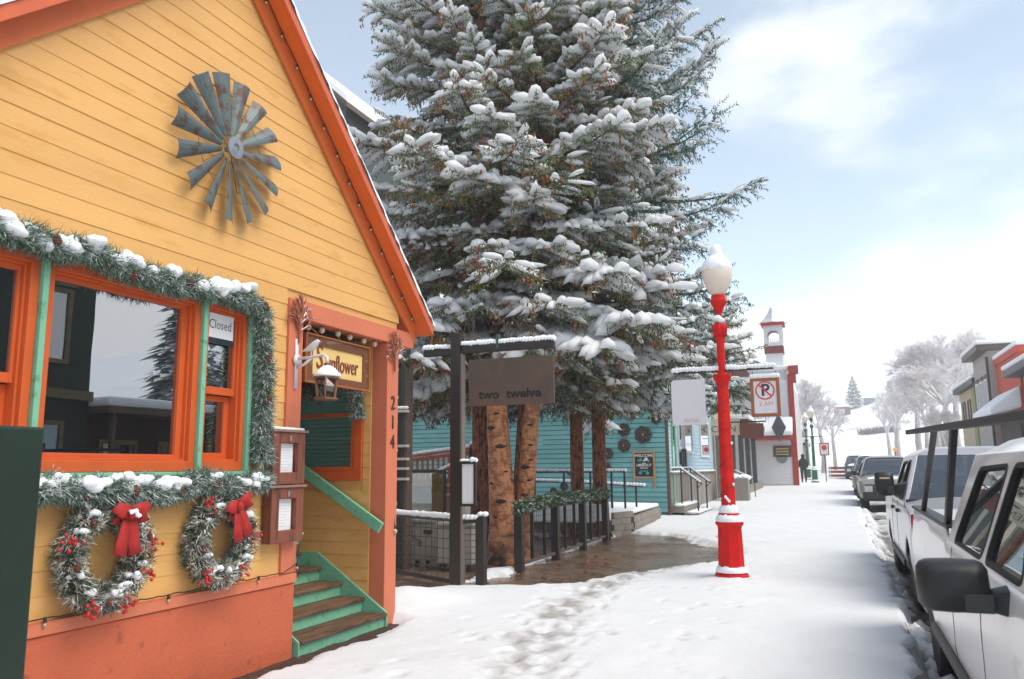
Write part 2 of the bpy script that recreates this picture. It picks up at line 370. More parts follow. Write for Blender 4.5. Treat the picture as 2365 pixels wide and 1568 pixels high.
# pavement snow as a height field: thin where it was trodden, gone where it melted
rs = np.random.RandomState(11)
foot = []      # x, y, angle, depth, length
way = np.array([(-2.2, 4.6), (-2.36, 6.0), (-2.67, 7.33), (-2.94, 8.65), (-3.15, 10.4), (-3.0, 11.6), (-2.6, 13.2), (-2.0, 15.5)])
def wayp(t):
    k = t*(len(way)-1); i = min(int(k), len(way)-2); return way[i]*(1-(k-i))+way[i+1]*(k-i)
for q in range(190):
    t = rs.rand(); p = wayp(t)+rs.randn(2)*np.array([0.24, 0.2]); d = wayp(min(t+.05, 1))-wayp(max(t-.05, 0))
    foot.append((p[0], p[1], math.atan2(d[1], d[0])+rs.randn()*0.25, rs.uniform(0.012, 0.034), rs.uniform(0.12, 0.16)))
for q in range(90):
    foot.append((rs.uniform(-4.0, -0.9), rs.uniform(4.5, 13), R(90)+rs.randn()*0.5, rs.uniform(0.008, 0.022), 0.14))
patch = np.array([(-4.75, 10.55), (-4.2, 10.75), (-3.55, 11.6), (-3.05, 12.5), (-2.45, 13.7), (-2.0, 15.0), (-2.1, 16.2), (-2.9, 17.3), (-3.9, 18.6), (-4.75, 19.0)])
def poly_sd(P, X, Y):
    """signed distance (negative inside)"""
    d = np.full(X.shape, 1e9); ins = np.zeros(X.shape, bool); n = len(P)
    for i in range(n):
        a = P[i]; b = P[(i+1) % n]; e = b-a
        t = np.clip(((X-a[0])*e[0]+(Y-a[1])*e[1])/(e@e), 0, 1)
        d = np.minimum(d, np.hypot(X-a[0]-t*e[0], Y-a[1]-t*e[1]))
        c = ((a[1] > Y) != (b[1] > Y)) & (X < (b[0]-a[0])*(Y-a[1])/(b[1]-a[1]+1e-12)+a[0]); ins ^= c
    return np.where(ins, -d, d)
def snow_parts(X, Y):
    n1 = fbm(X*1.1, Y*1.1, 5); n2 = fbm(X*5, Y*5, 9)
    T = 0.060+0.022*n1+0.010*n2
    tr = np.zeros_like(X)
    for fx, fy, an, dp, ln in foot:
        sel = (np.abs(X-fx) < 0.4) & (np.abs(Y-fy) < 0.4)
        if not sel.any(): continue
        dx = X[sel]-fx; dy = Y[sel]-fy; u = dx*math.cos(an)+dy*math.sin(an); v = -dx*math.sin(an)+dy*math.cos(an)
        q = (u/ln)**2+(v/0.058)**2
        g = np.clip(1.25-q, 0, 1); g = g*g*(3-2*g)
        T[sel] -= dp*g-0.004*np.exp(-((q-1.7)/0.5)**2); tr[sel] = np.maximum(tr[sel], g*dp/0.05)
    # the well-trodden way is packed lower
    dw = np.full(X.shape, 9.0)
    for i in range(len(way)-1):
        a = way[i]; e = way[i+1]-a; t = np.clip(((X-a[0])*e[0]+(Y-a[1])*e[1])/(e@e), 0, 1); dw = np.minimum(dw, np.hypot(X-a[0]-t*e[0], Y-a[1]-t*e[1]))
    pk = np.exp(-(dw/0.30)**2); T -= 0.014*pk*(1+1.0*n2); tr = np.maximum(tr, 0.78*pk*(0.75+1.8*n2))
    sdp = poly_sd(patch, X, Y)+0.30*n1+0.16*n2
    T += np.clip((sdp-0.30)/0.30, -1, 0)*0.14
    tr = np.maximum(tr, np.clip(0.85-sdp/0.5, 0, 0.9)*np.clip(0.7+n2, 0, 1))
    # bare strip by the stair and the skirt, and inside the fence
    wall = np.where(Y < 7.75, -4.35, -9.0); sdw = X-wall+0.12*n2+0.03
    T += np.where(Y < 8.2, np.clip((sdw-0.20)/0.25, -1, 0)*0.12, 0)
    ins = np.clip((X+5.05+0.25*n1)/0.3, -1, 0)*np.clip((Y-9.8)/0.6, 0, 1)*np.clip((18.2-Y+n1)/0.8, 0, 1)
    T += ins*0.14
    # heap shovelled against the house corner and round posts
    T += 0.16*np.exp(-((X+4.75)/0.55)**2-((Y-8.6)/0.75)**2)*(1+0.5*n1)
    T += 0.05*np.exp(-((X+1.52)/0.42)**2-((Y-12.0)/0.42)**2)
    T += 0.06*np.exp(-((X+2.4)/0.9)**2-((Y-21)/5)**2)
    # ragged edge at the kerb
    e = X-0.55-0.13*n1-0.10*n2
    T -= np.clip((e+0.08)/0.11, 0, 1.0)**1.3*0.26
    return T, tr
_cache = {}
def snow_h(X, Y):
    T, tr = snow_parts(X, Y); _cache['t'] = np.clip(tr, 0, 1); return gzv(Y)+T
def snow_t(X, Y, Z): return _cache['t']
grid('pavement_snow', np.arange(-9.0, 0.72, 0.04), np.arange(3.0, 22.01, 0.05), snow_h, SNOWG, 'structure', snow_t)
grid('near_snow', np.arange(-9.0, 0.72, 0.12), np.arange(-6, 3.06, 0.15), snow_h, SNOWG, 'structure', snow_t)
grid('far_snow', np.arange(-9.0, 0.72, 0.1), np.concatenate([np.arange(21.9, 60, 0.3), np.arange(60, 141, 2.0)]), lambda X, Y: snow_h(X, Y)+0.015*(Y>22.3), SNOWG, 'structure', snow_t)

# road slush: ridges and ruts, brown where the wheels went
def slush_parts(X, Y):
    n1 = fbm(X*0.9, Y*0.55, 21); n2 = fbm(X*4, Y*3, 22)
    rut = np.exp(-((X-0.72-0.1*n1)/0.22)**2)+0.9*np.exp(-((X-2.1)/0.3)**2)+np.exp(-((X-4.4)/0.45)**2)+np.exp(-((X-6.2)/0.45)**2)+np.exp(-((X-9)/0.5)**2)
    T = 0.035+0.07*n1+0.035*n2-0.05*rut
    tr = np.clip(0.55+0.4*rut-1.1*n1-0.9*n2, 0, 1)*np.clip(1.15-Y/70, 0.2, 1)
    T += 0.04*np.clip((Y-25)/40, 0, 1)
    lump = fbm(X*7, Y*5, 31); T += 0.13*np.exp(-((X-0.62)/0.15)**2)*np.clip(0.5+2.2*lump+1.0*n1, 0, 1.4)
    tr -= 0.8*np.exp(-((X-0.62)/0.15)**2)*np.clip(0.5+2.2*lump, 0, 1)
    tr = np.clip(tr, 0, 1)
    return T, tr
def slush_h(X, Y):
    T, tr = slush_parts(X, Y); _cache['t'] = tr; return gzv(Y)-0.15+T
grid('road_slush', np.concatenate([np.arange(0.44, 3, 0.05), np.arange(3, 16, 0.3)]), np.concatenate([np.arange(3, 30, 0.08), np.arange(30, 141, 0.8)]), slush_h, SLUSH, 'structure', snow_t)
# ================================================================ the yellow gabled house
A = -4.52                      # plane of the street front
YC, ZA, SL = 5.01, 5.84, 0.89  # gable apex of the wall under the frieze and roof slope
HY0, HY1 = 2.19, 7.83
zin = lambda y: ZA-SL*abs(y-YC)
house = thing('clapboard_house', 'yellow clapboard gabled house with orange trim, wide window and porch stair', 'house', loc=(A, YC, 0))
# wall sheathing with the window and porch openings
WO = (2.30, 5.40, 1.58, 2.95); PO = (6.08, 7.60, -0.2, 2.98)
outer = [(HY0, 0), (6.08, 0), (6.08, 2.98), (7.60, 2.98), (7.60, 0), (HY1, 0), (HY1, zin(HY1)+0.15), (YC, ZA+0.15), (HY0, zin(HY0)+0.15)]
hole = [(WO[0], WO[2]), (WO[1], WO[2]), (WO[1], WO[3]), (WO[0], WO[3])]
link('wall', panel_mesh('wall', outer, [hole], 0.12, lambda u, v, d: (A-0.004+d, u, v)), YEL, house)
w_ = MB(); w_.box(-11, A-0.13, HY0, HY0+0.1, 0, zin(HY0)+0.1); w_.box(-11, -10.9, HY0+.1, HY1-.1, 0, 3.3)
w_.build('side_wall', YEL, house)
PWH = [(-6.40, 1.585), (-4.872, 1.585), (-4.872, 2.52), (-6.40, 2.52)]      # the porch window looks through to the patio
link('side_wall', panel_mesh('side_wall', [(-11, 0), (A-.135, 0), (A-.135, zin(HY1)+.1), (-11, zin(HY1)+.1)], [PWH], .10, lambda u, v, d: (u, HY1+d, v)), YEL, house)
# room behind the window
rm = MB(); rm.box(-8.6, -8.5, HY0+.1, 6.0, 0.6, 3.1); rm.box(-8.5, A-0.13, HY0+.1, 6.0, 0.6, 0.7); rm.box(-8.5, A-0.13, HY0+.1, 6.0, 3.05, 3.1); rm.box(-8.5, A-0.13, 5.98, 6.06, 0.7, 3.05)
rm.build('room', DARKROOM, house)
# clapboards: one lapped board per course and stretch
PITCHB = 0.147
rnb = random.Random(4)
def board(y0, y1, z, cut=None, plane='x', base=A, parent=house, pitch=PITCHB, sgn=1):
    """one clapboard with a lapped profile; cut=(slope limits) trims the ends to the gable"""
    h = pitch+0.012; t0 = 0.012+rnb.uniform(-.0015, .0015); t1 = 0.006
    def ends(zz):
        if cut is None: return y0, y1
        lim = (ZA+0.10-zz)/SL
        return max(y0, YC-lim), min(y1, YC+lim)
    a0, b0 = ends(z); a1, b1 = ends(z+h)
    if b1-a1 < 0.02: a1 = b1 = (a1+b1)/2; a1 -= .005; b1 += .005
    P = lambda d, u, zz: (base+sgn*d, u, zz) if plane == 'x' else (u, base+sgn*d, zz)
    mb = MB().hexa([P(0, a0, z), P(t0, a0, z), P(t0, b0, z), P(0, b0, z), P(0, a1, z+h), P(t1, a1, z+h), P(t1, b1, z+h), P(0, b1, z+h)])
    o = mb.build('clapboard', YEL, parent, bevel=0.002); return o
z = 0.72
while z < ZA:
    zt = z+PITCHB
    if zt < 1.56: segs = [(HY0+.02, 5.87)]
    elif z < 2.96: segs = [(HY0+.02, WO[0]-.08), (5.42, 5.87)]
    elif z < 3.12: segs = [(HY0+.02, 5.87)]
    else: segs = [(HY0+.02, HY1+.02)]
    for a, b in segs:
        if z > 3.0 and z < 3.12: b = min(b, 5.87)
        board(a, b, z, cut=True)
    z += PITCHB
# skirt, cap band, posts, beam
MB().box(A-.02, A+.035, HY0-.02, 6.06, -0.05, 0.635).build('skirt', SKIRT, house, bevel=0.006)
MB().box(A-.02, A+.05, HY0-.02, 6.07, 0.64, 0.72).build('skirt_cap', SALM, house, bevel=0.005)
MB().box(A-.10, A+.035, 5.87, 6.075, 0.724, 3.135).build('porch_post', SALM, house, bevel=0.006)
MB().box(A-.15, A+.035, 7.58, 7.815, -0.05, 2.965).build('porch_post', SALM, house, bevel=0.006)
MB().box(A-.13, A+.045, 6.078, 8.14, 2.968, 3.14).build('porch_beam', SALM, house, bevel=0.006)
# house number, one figure under another
for ch, zz in (('2', 2.31), ('1', 2.10), ('4', 1.89)):
    text_mesh('house_number', ch, 0.21, lambda u, v, d_, zz=zz: (A+.040+d_, 7.70+u, zz+v), mat('number_iron', '#3a2a26', 0.5, var=.1), house, depth=0.006, sx=0.85)
# frieze, soffit, barge board and roof
def rake(name, z_lo, z_hi, x0, x1, side, material, y_end=3.26, **k):
    """sloped board following the gable: z offsets from the wall's gable line"""
    mb = MB()
    ya, yb = YC, YC+side*y_end
    q = lambda y, o: ZA-SL*abs(y-YC)+o
    p = [(x0, ya, q(ya, z_lo)), (x1, ya, q(ya, z_lo)), (x1, yb, q(yb, z_lo)), (x0, yb, q(yb, z_lo)), (x0, ya, q(ya, z_hi)), (x1, ya, q(ya, z_hi)), (x1, yb, q(yb, z_hi)), (x0, yb, q(yb, z_hi))]
    mb.hexa(p); return mb.build(name, material, house, **k)
FRIEZE = mat('frieze_orange', '#d0692f', 0.55, var=0.07, scale=4)
FASC = mat('fascia_orange', '#cb5f36', 0.5, var=0.08, scale=4)
for s_ in (-1, 1):
    rake('frieze_board', 0.0, 0.19, A+.022, A+.05, s_, FRIEZE, y_end=3.16)
    rake('soffit', 0.192, 0.215, A-.3, A+.20, s_, SOFF)
    rake('barge_board', 0.186, 0.298, A+.202, A+.232, s_, FASC, bevel=0.004)
    rake('roof', 0.24, 0.295, -11.3, A+.198, s_, mat('roof_metal', '#6a5a55', 0.5, var=.1), y_end=3.29)
    # snow lying on the roof, ragged lip over the barge board
    rr = random.Random(31+s_); mb = MB(); ny = 60; prev = None
    for i in range(ny+1):
        y = YC+s_*3.28*i/ny; zb = ZA-SL*abs(y-YC)+0.299; th = 0.055+rr.uniform(-.012, .02)
        row = [(A+.246+rr.uniform(-.010, .010), y, zb+.0), (A+.241, y, zb+th*.7), (A+.17, y, zb+th*1.25), (-11.2, y, zb+th*1.3)]
        if prev: mb.add(prev+row, [(k_, k_+1, k_+5, k_+4) for k_ in range(3)])
        prev = row
    mb.build('roof_snow', SNOW, house, smooth=True)

# ---- the window group: casings, sashes, panes and mint mullions
def frame_mb(y0, y1, z0, z1, w_l, w_r, w_b, w_t, x0, x1):
    m_ = MB(); m_.box(x0, x1, y0, y0+w_l, z0, z1); m_.box(x0, x1, y1-w_r, y1, z0, z1)
    m_.box(x0, x1, y0+w_l, y1-w_r, z0, z0+w_b); m_.box(x0, x1, y0+w_l, y1-w_r, z1-w_t, z1); return m_
def window(y0, y1, z0, z1, double=None, jw=0.06, sw=0.055, pane=PANE):
    wd = frame_mb(y0, y1, z0, z1, jw, jw, 0.075, 0.07, A-.09, A+.012).build('window', ORA, house, bevel=0.004)
    Y0, Y1, Z0, Z1 = y0+jw, y1-jw, z0+.075, z1-.07
    stops = frame_mb(Y0, Y1, Z0, Z1, 0.018, 0.018, 0.018, 0.018, A-.10, A-.022).build('stop', ORA, wd, bevel=0.003)
    Y0 += .018; Y1 -= .018; Z0 += .018; Z1 -= .018
    if double is None:
        frame_mb(Y0, Y1, Z0, Z1, sw*.5, sw, .03, .03, A-.095, A-.05).build('sash', ORA, wd, bevel=0.003)
        MB().box(A-.083, A-.077, Y0+sw*.5-.004, Y1-sw+.004, Z0+.026, Z1-.026).build('pane', pane, wd)
    else:
        frame_mb(Y0, Y1, double-.03, Z1, sw*.4, sw*.4, .06, .035, A-.085, A-.045).build('sash', ORA, wd, bevel=0.003)
        MB().box(A-.070, A-.064, Y0+sw*.4-.004, Y1-sw*.4+.004, double+.026, Z1-.031).build('pane', pane, wd)
        frame_mb(Y0, Y1, Z0, double-.034, sw, sw, .05, .045, A-.13, A-.095).build('sash', ORA, wd, bevel=0.003)
        MB().box(A-.118, A-.112, Y0+sw-.004, Y1-sw+.004, Z0+.046, double-.075).build('pane', pane, wd)
    return wd
window(2.32, 3.442, 1.60, 2.94, double=2.16)
window(3.488, 4.818, 1.60, 2.94)
window(4.862, 5.352, 1.60, 2.94, double=2.23, jw=0.045)
for y in (3.465, 4.84, 5.377): MB().box(A-.09, A+.045, y-.021, y+.021, 1.60, 2.945).build('mullion', MINT, house, bevel=0.004)
MB().box(A-.02, A+.085, 2.26, 5.43, 1.572, 1.598).build('window_sill', MINT, house, bevel=0.004)
MB().box(A+.004, A+.03, 2.28, 5.41, 1.505, 1.571).build('sill_apron', SALM, house, bevel=0.003)
MB().box(A-.02, A+.03, 2.26, 5.43, 2.942, 2.985).build('window_head', SALM, house, bevel=0.003)
# what stands in the dim room: tables, chair backs, a lit shelf wall
PINK = mat('room_cloth', '#6d4a30', 0.8, var=.3, scale=3)
fm = MB()
for (x, y) in ((-5.6, 3.2), (-5.9, 4.5), (-6.9, 3.8)):
    fm.box(x-.35, x+.35, y-.35, y+.35, 1.42, 1.46); fm.lathe([(.04, .7), (.04, 1.42)], (x, y, 0), 10)
    for d_ in (-1, 1): fm.box(x-.2, x+.2, y+d_*.55-.02, y+d_*.55+.02, 1.15, 1.75)
fm.build('dining_furniture', PINK, house)

# ---- porch: stair, stringer, side wall with its window, handrails
PY = 7.578                                            # face of the porch side wall (looks back towards the camera)
link('porch_wall', panel_mesh('porch_wall', [(-7.0, -.05), (A-.152, -.05), (A-.152, 3.3), (-7.0, 3.3)], [PWH], .088, lambda u, v, d: (u, PY+.002-d, v)), YEL, house)
z = 0.06
while z < 2.95:
    xs = [(-6.6, A-.153)] if (z+0.131 < 1.49 or z > 2.62) else [(A-.245, A-.153)]
    for a, b in xs: board(a, b, z, None, 'y', PY, house, 0.131, -1)
    z += 0.131
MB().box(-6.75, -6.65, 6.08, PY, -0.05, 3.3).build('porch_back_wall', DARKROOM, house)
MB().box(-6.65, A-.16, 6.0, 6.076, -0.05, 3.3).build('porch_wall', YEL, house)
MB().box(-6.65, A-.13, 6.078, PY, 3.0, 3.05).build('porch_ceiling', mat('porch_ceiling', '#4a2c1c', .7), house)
wx0, wx1, wz0, wz1 = -6.5, -4.772, 1.485, 2.62
pw = MB(); pw.box(wx0, wx1, PY-.034, PY, wz0, wz0+.10); pw.box(wx0, wx1, PY-.034, PY, wz1-.1, wz1); pw.box(wx1-.10, wx1, PY-.034, PY, wz0+.1, wz1-.1); pw.box(wx0, wx0+.1, PY-.034, PY, wz0+.1, wz1-.1)
pwo = pw.build('window', ORA, house, bevel=.004)
MB().box(wx0+.1, wx1-.1, PY+.04, PY+.044, wz0+.1, wz1-.1).build('pane', PANE2, pwo)
sa = MB(); sa.box(wx0+.1, wx1-.1, PY-.026, PY+.03, 2.175, 2.215); sa.box(wx0+.1, wx1-.1, PY-.026, PY+.03, wz0+.1, wz0+.15); sa.box(wx1-.14, wx1-.1, PY-.026, PY+.03, wz0+.15, 2.175)
sa.build('sash', ORA, pwo, bevel=.003)
SX, RUN, RISE = -4.455, 0.27, 0.146
for k in range(5):
    x = SX-RUN*k; zt = RISE*(k+1)
    MB().box(x-.02, x, 6.10, 7.545, zt-RISE-(0.1 if k == 0 else -.002), zt-.037).build('riser', MINT, house, bevel=.003)
    if k < 4: MB().box(x-RUN-.0, x+.035, 6.10, 7.545, zt-.035, zt).build('tread', WOODT, house, bevel=.006)
    else: MB().box(-6.65, x+.035, 6.10, 7.545, zt-.035, zt).build('landing', WOODT, house, bevel=.006)
MB().prism([(SX+.02, -.05), (SX+.02, RISE+.005), (-5.30, RISE*5+.0), (-5.62, RISE*5+.0), (-5.62, -.05)], 'y', 7.546, 7.576).build('stringer', MINT, house, bevel=.004)
MB().prism([(SX+.02, -.05), (SX+.02, RISE-.01), (-5.30, RISE*5-.02), (-5.62, RISE*5-.02), (-5.62, -.05)], 'y', 6.078, 6.098).build('stringer', MINT, house, bevel=.004)
for y in (7.50, 6.13):
    h_ = MB().bar((A+.03, y, 1.00), (-5.75, y, 1.76), 0.045, 0.115).build('handrail', MINT, house, bevel=.006)
    MB().bar((A-.08, y+(.05 if y > 7 else -.03), 1.0), (A-.08, y+.005, 1.02), .02, .02).build('rail_bracket', DARKM, h_)

MB().box(-6.64, -6.60, 6.3, 7.2, .735, 2.6).build("porch_door", mat("door_brown", "#4a2d1d", .6, var=.2, scale=4), house)
# ---- gravel and dirt strip along the skirt
def dirt_h(X, Y): return 0.012+0.02*fbm(X*6, Y*6, 77)
o_ = grid('dirt_strip', np.arange(-4.5, -4.16, 0.03), np.arange(2.0, 7.75, 0.04), dirt_h, mat('dirt', '#4b3427', .85, var=.35, scale=12, col2='#2f2019', amt=.5, bump=.6, bscale=50))
# ================================================================ things hung on the house
def needles(path, rad, n, ln, seed, wid=0.006, droop=0.0, out=0.75):
    """needle triangles radiating from a path (list of points) inside radius rad; returns V, F"""
    rs_ = np.random.RandomState(seed); P = np.array(path, float)
    seg = np.linalg.norm(np.diff(P, axis=0), axis=1); cum = np.concatenate([[0], np.cumsum(seg)])
    t = rs_.rand(n)*cum[-1]; i = np.clip(np.searchsorted(cum, t)-1, 0, len(seg)-1); f = ((t-cum[i])/seg[i])[:, None]
    B = P[i]*(1-f)+P[i+1]*f; T = (P[i+1]-P[i])/seg[i][:, None]
    D = rs_.randn(n, 3); D -= (D*T).sum(1, keepdims=True)*T; D /= np.linalg.norm(D, axis=1, keepdims=True)
    # tufts: needles gather round sprig tips
    tip = B+D*(rad*rs_.uniform(0.15, 0.8, n)[:, None])
    dr = D*out+T*rs_.randn(n, 1)*0.8+rs_.randn(n, 3)*0.35; dr[:, 2] -= droop; dr /= np.linalg.norm(dr, axis=1, keepdims=True)
    L_ = ln*rs_.uniform(0.6, 1.2, n)[:, None]; sd_ = np.cross(dr, rs_.randn(n, 3)); sd_ /= np.linalg.norm(sd_, axis=1, keepdims=True)
    V = np.empty((n, 3, 3)); V[:, 0] = tip-sd_*wid/2; V[:, 1] = tip+sd_*wid/2; V[:, 2] = tip+dr*L_
    return V.reshape(-1, 3), np.arange(n*3).reshape(-1, 3)
def lerp_path(pts, n):
    P = np.array(pts, float); s_ = np.concatenate([[0], np.cumsum(np.linalg.norm(np.diff(P, axis=0), axis=1))])
    t = np.linspace(0, s_[-1], n); return np.stack([np.interp(t, s_, P[:, k]) for k in range(3)], 1)
def snow_lumps(name, spots, parent, seed, material=None):
    mb = MB(); rn = random.Random(seed)
    for (x, y, z, r) in spots:
        for q in range(6):
            mb.blob((x+rn.uniform(-.6, .9)*r, y+rn.uniform(-1.2, 1.2)*r, z+rn.uniform(-.55, .25)*r), (r*rn.uniform(.5, .9), r*rn.uniform(.5, 1.0), r*rn.uniform(.4, .75)), rn.random(), 10, 6, 0.12)
    return fuse(mb.build(name, material or SNOW, parent, smooth=True), 0.009)
def cone_mb(mb, c, r=0.022, seed=0):
    mb.lathe([(r*.35, -r*1.3), (r*.95, -r*.7), (r*.8, -.35*r), (r*1.05, -r*.1), (r*.75, r*.3), (r*.85, r*.5), (r*.45, r*1.1), (r*.1, r*1.5)], c, 9)
def garland(label, pts, rad, dens, seed, lumps, cones, ln=0.075):
    rn = random.Random(seed); P = lerp_path(pts, max(8, int(np.linalg.norm(np.diff(np.array(pts), axis=0), axis=1).sum()/0.06)))
    P += np.random.RandomState(seed).randn(*P.shape)*np.array([0.012, 0.012, 0.02])
    length = np.linalg.norm(np.diff(P, axis=0), axis=1).sum()
    g = thing('garland', label, 'garland', loc=tuple(P[0]))
    V, F = needles(P, rad*1.08, int(dens*1.25*length), ln, seed, wid=.0075, droop=0.25)
    link('needles', npmesh('needles', V, F), NEEDLE, g, kind='stuff')
    MB().tube(P[::2], 0.02, 6).build('stem', CONE, g)
    sp = []
    for t, k in lumps:
        p = P[min(len(P)-1, int(t*(len(P)-1)))]; sp.append((p[0]+.01, p[1]+rn.uniform(-.02, .02), p[2]+rad*k*rn.uniform(.7, 1.05), rn.uniform(.045, .078)))
    if sp: snow_lumps('snow_cap', sp, g, seed)['kind'] = 'stuff'
    for t in cones:
        p = P[min(len(P)-1, int(t*(len(P)-1)))]; mb = MB(); cone_mb(mb, (p[0]+rad*.8, p[1]+rn.uniform(-.03, .03), p[2]+rn.uniform(-.05, .03)), .028); mb.build('pine_cone', CONE, g, smooth=False)
    return g
GX = A+.095
garland('snowy pine garland with cones running over the window head and down its right side',
        [(GX, 2.3, 2.98), (GX, 2.9, 3.03), (GX, 3.3, 2.98), (GX, 3.8, 3.0), (GX, 4.4, 2.95), (GX, 4.85, 2.98), (GX, 5.3, 2.97), (GX, 5.42, 2.92), (GX, 5.46, 2.6), (GX, 5.49, 2.2), (GX, 5.46, 1.85), (GX, 5.49, 1.66)],
        0.088, 4600, 3, [(.02, .5), (.06, .6), (.11, .5), (.155, .6), (.175, .6), (.2, .5), (.235, .5), (.275, .6), (.29, .5), (.33, .55), (.37, .5), (.40, .55), (.44, .5), (.475, .55), (.505, .5), (.535, .5), (.56, .6), (.585, .6), (.61, .6), (.66, .9)],
        [.13, .26, .41, .50, .72, .80, .88, .95])
garland('snow-laden pine garland hung along the mint window sill above the two wreaths',
        [(GX+.02, 2.6, 1.5), (GX+.02, 3.5, 1.50), (GX+.03, 4.0, 1.48), (GX+.02, 4.55, 1.46), (GX+.02, 4.8, 1.52), (GX+.02, 5.2, 1.49), (GX+.02, 5.5, 1.50)],
        0.088, 5200, 5, [(t, .65) for t in (.02, .06, .10, .15, .19, .23, .27, .31, .335, .36, .39, .42, .45, .49, .53, .57, .60, .63, .66, .69, .80, .93, .96)],
        [.40, .52, .66, .80, .95])
MB_g = garland('dark green fir garland over the porch window behind the hanging sign', [(-6.3, PY-.07, 2.50), (-5.6, PY-.08, 2.43), (-5.1, PY-.08, 2.47), (-4.84, PY-.08, 2.40), (-4.78, PY-.08, 2.15)], 0.085, 4000, 8, [], [])

def wreath(y, z, Rr, seed, label, bow_dx, bow_rot):
    x = A+.115
    rn = random.Random(seed); g = thing('wreath', label, 'wreath', loc=(x, y, z-Rr))
    ring = [(x, y+Rr*.76*math.cos(a), z+Rr*.76*math.sin(a)) for a in np.linspace(0, 2*math.pi, 49)]
    V, F = needles(ring, 0.118, 8200, 0.06, seed, 0.0075, 0.05)
    link('needles', npmesh('needles', V, F), FROST, g, kind='stuff')
    MB().tube(ring, 0.035, 6, cap=False).build('ring', mat('twig_dark', '#33281f', .8, var=.2), g)
    sp = [(x+.05, y+Rr*.76*math.cos(a)+rn.uniform(-.03, .03), z+Rr*.76*math.sin(a)+.03, rn.uniform(.022, .042)) for a in (0.25, .6, 1.2, 2.0, 2.6, 3.6, 4.2, 4.9, 5.3, 5.6, 5.9)]
    snow_lumps('snow_cap', sp, g, seed+1)['kind'] = 'stuff'
    # red bow: two loops, knot and two tails
    bx = x+.11; by = y+bow_dx; bz = z+Rr*.72
    bow = MB()
    def strip(pts, w0, w1):
        k = len(pts); vs = []
        for i, p in enumerate(pts):
            w2 = (w0+(w1-w0)*i/(k-1))/2; d = Vector(pts[min(i+1, k-1)])-Vector(pts[max(i-1, 0)]); s2 = d.cross(Vector((1, 0, 0)))
            s2 = s2.normalized() if s2.length > 1e-6 else Vector((0, 0, 1))
            for e in (-.004, .004): vs += [tuple(Vector(p)+s2*w2+Vector((e, 0, 0))), tuple(Vector(p)-s2*w2+Vector((e, 0, 0)))]
        fs = []
        for i in range(k-1):
            a = i*4; b = a+4; fs += [(a, a+1, b+1, b), (a+2, b+2, b+3, a+3), (a, b, b+2, a+2), (a+1, a+3, b+3, b+1)]
        fs += [(0, 2, 3, 1), ((k-1)*4, (k-1)*4+1, (k-1)*4+3, (k-1)*4+2)]
        bow.add(vs, fs)
    c_, s_ = math.cos(bow_rot), math.sin(bow_rot)
    T = lambda u, v, d=0: (bx+d, by+.85*(u*c_-v*s_), bz+.9*(u*s_+v*c_))
    for sg in (-1, 1):
        strip([T(0, 0, .01), T(sg*.05, .025, .035), T(sg*.11, .035, .045), T(sg*.135, .0, .03)], .07, .115)
        strip([T(sg*.135, .0, .03), T(sg*.11, -.02, .0), T(sg*.05, -.005, -.01), T(0, 0, 0)], .115, .06)
        strip([T(sg*.015, -.02, .01), T(sg*.045, -.11, .02), T(sg*.055, -.2, .012), T(sg*.075, -.285, .02)], .06, .105)
    bow.blob(T(0, 0, .03), (.03, .034, .036), seed, 10, 6, .06)
    b_ = bow.build('bow', REDV, g, smooth=True)
    if bow_rot == 0: snow_lumps('snow_cap', [(bx+.05, by-.01, bz+.02, .022), (bx+.05, by+.025, bz-.01, .02)], b_, seed+3)['kind'] = 'stuff'
    for a, k in ((2.85, 6), (5.85, 6), (5.1, 7), (4.25, 8), (0.1, 6)) if bow_rot == 0 else ((2.2, 5), (0.02, 8), (4.0, 9), (5.35, 8), (1.0, 6)):
        mb = MB()
        for q in range(k+4):
            rr_ = Rr*rn.uniform(.74, 1.12); aa = a+rn.uniform(-.13, .13)
            mb.blob((x+rn.uniform(.05, .10), y+rr_*math.cos(aa), z+rr_*math.sin(aa)), .013, q, 7, 5, .05)
        mb.build('berry_sprig', BERRY, g, smooth=True, kind='stuff')
    for a in (1.0, 2.3, 3.3, 4.6, .35): 
        mb = MB(); cone_mb(mb, (x+.09, y+Rr*.8*math.cos(a), z+Rr*.8*math.sin(a)), .022); mb.build('pine_cone', CONE, g)
    return g
wreath(3.98, 1.075, 0.355, 12, 'frosted wreath with a long straight red bow, left one under the window', 0.055, 0)
wreath(5.03, 1.085, 0.345, 22, 'frosted wreath with a tilted red bow beside the wooden menu boxes', 0.03, 0.32)

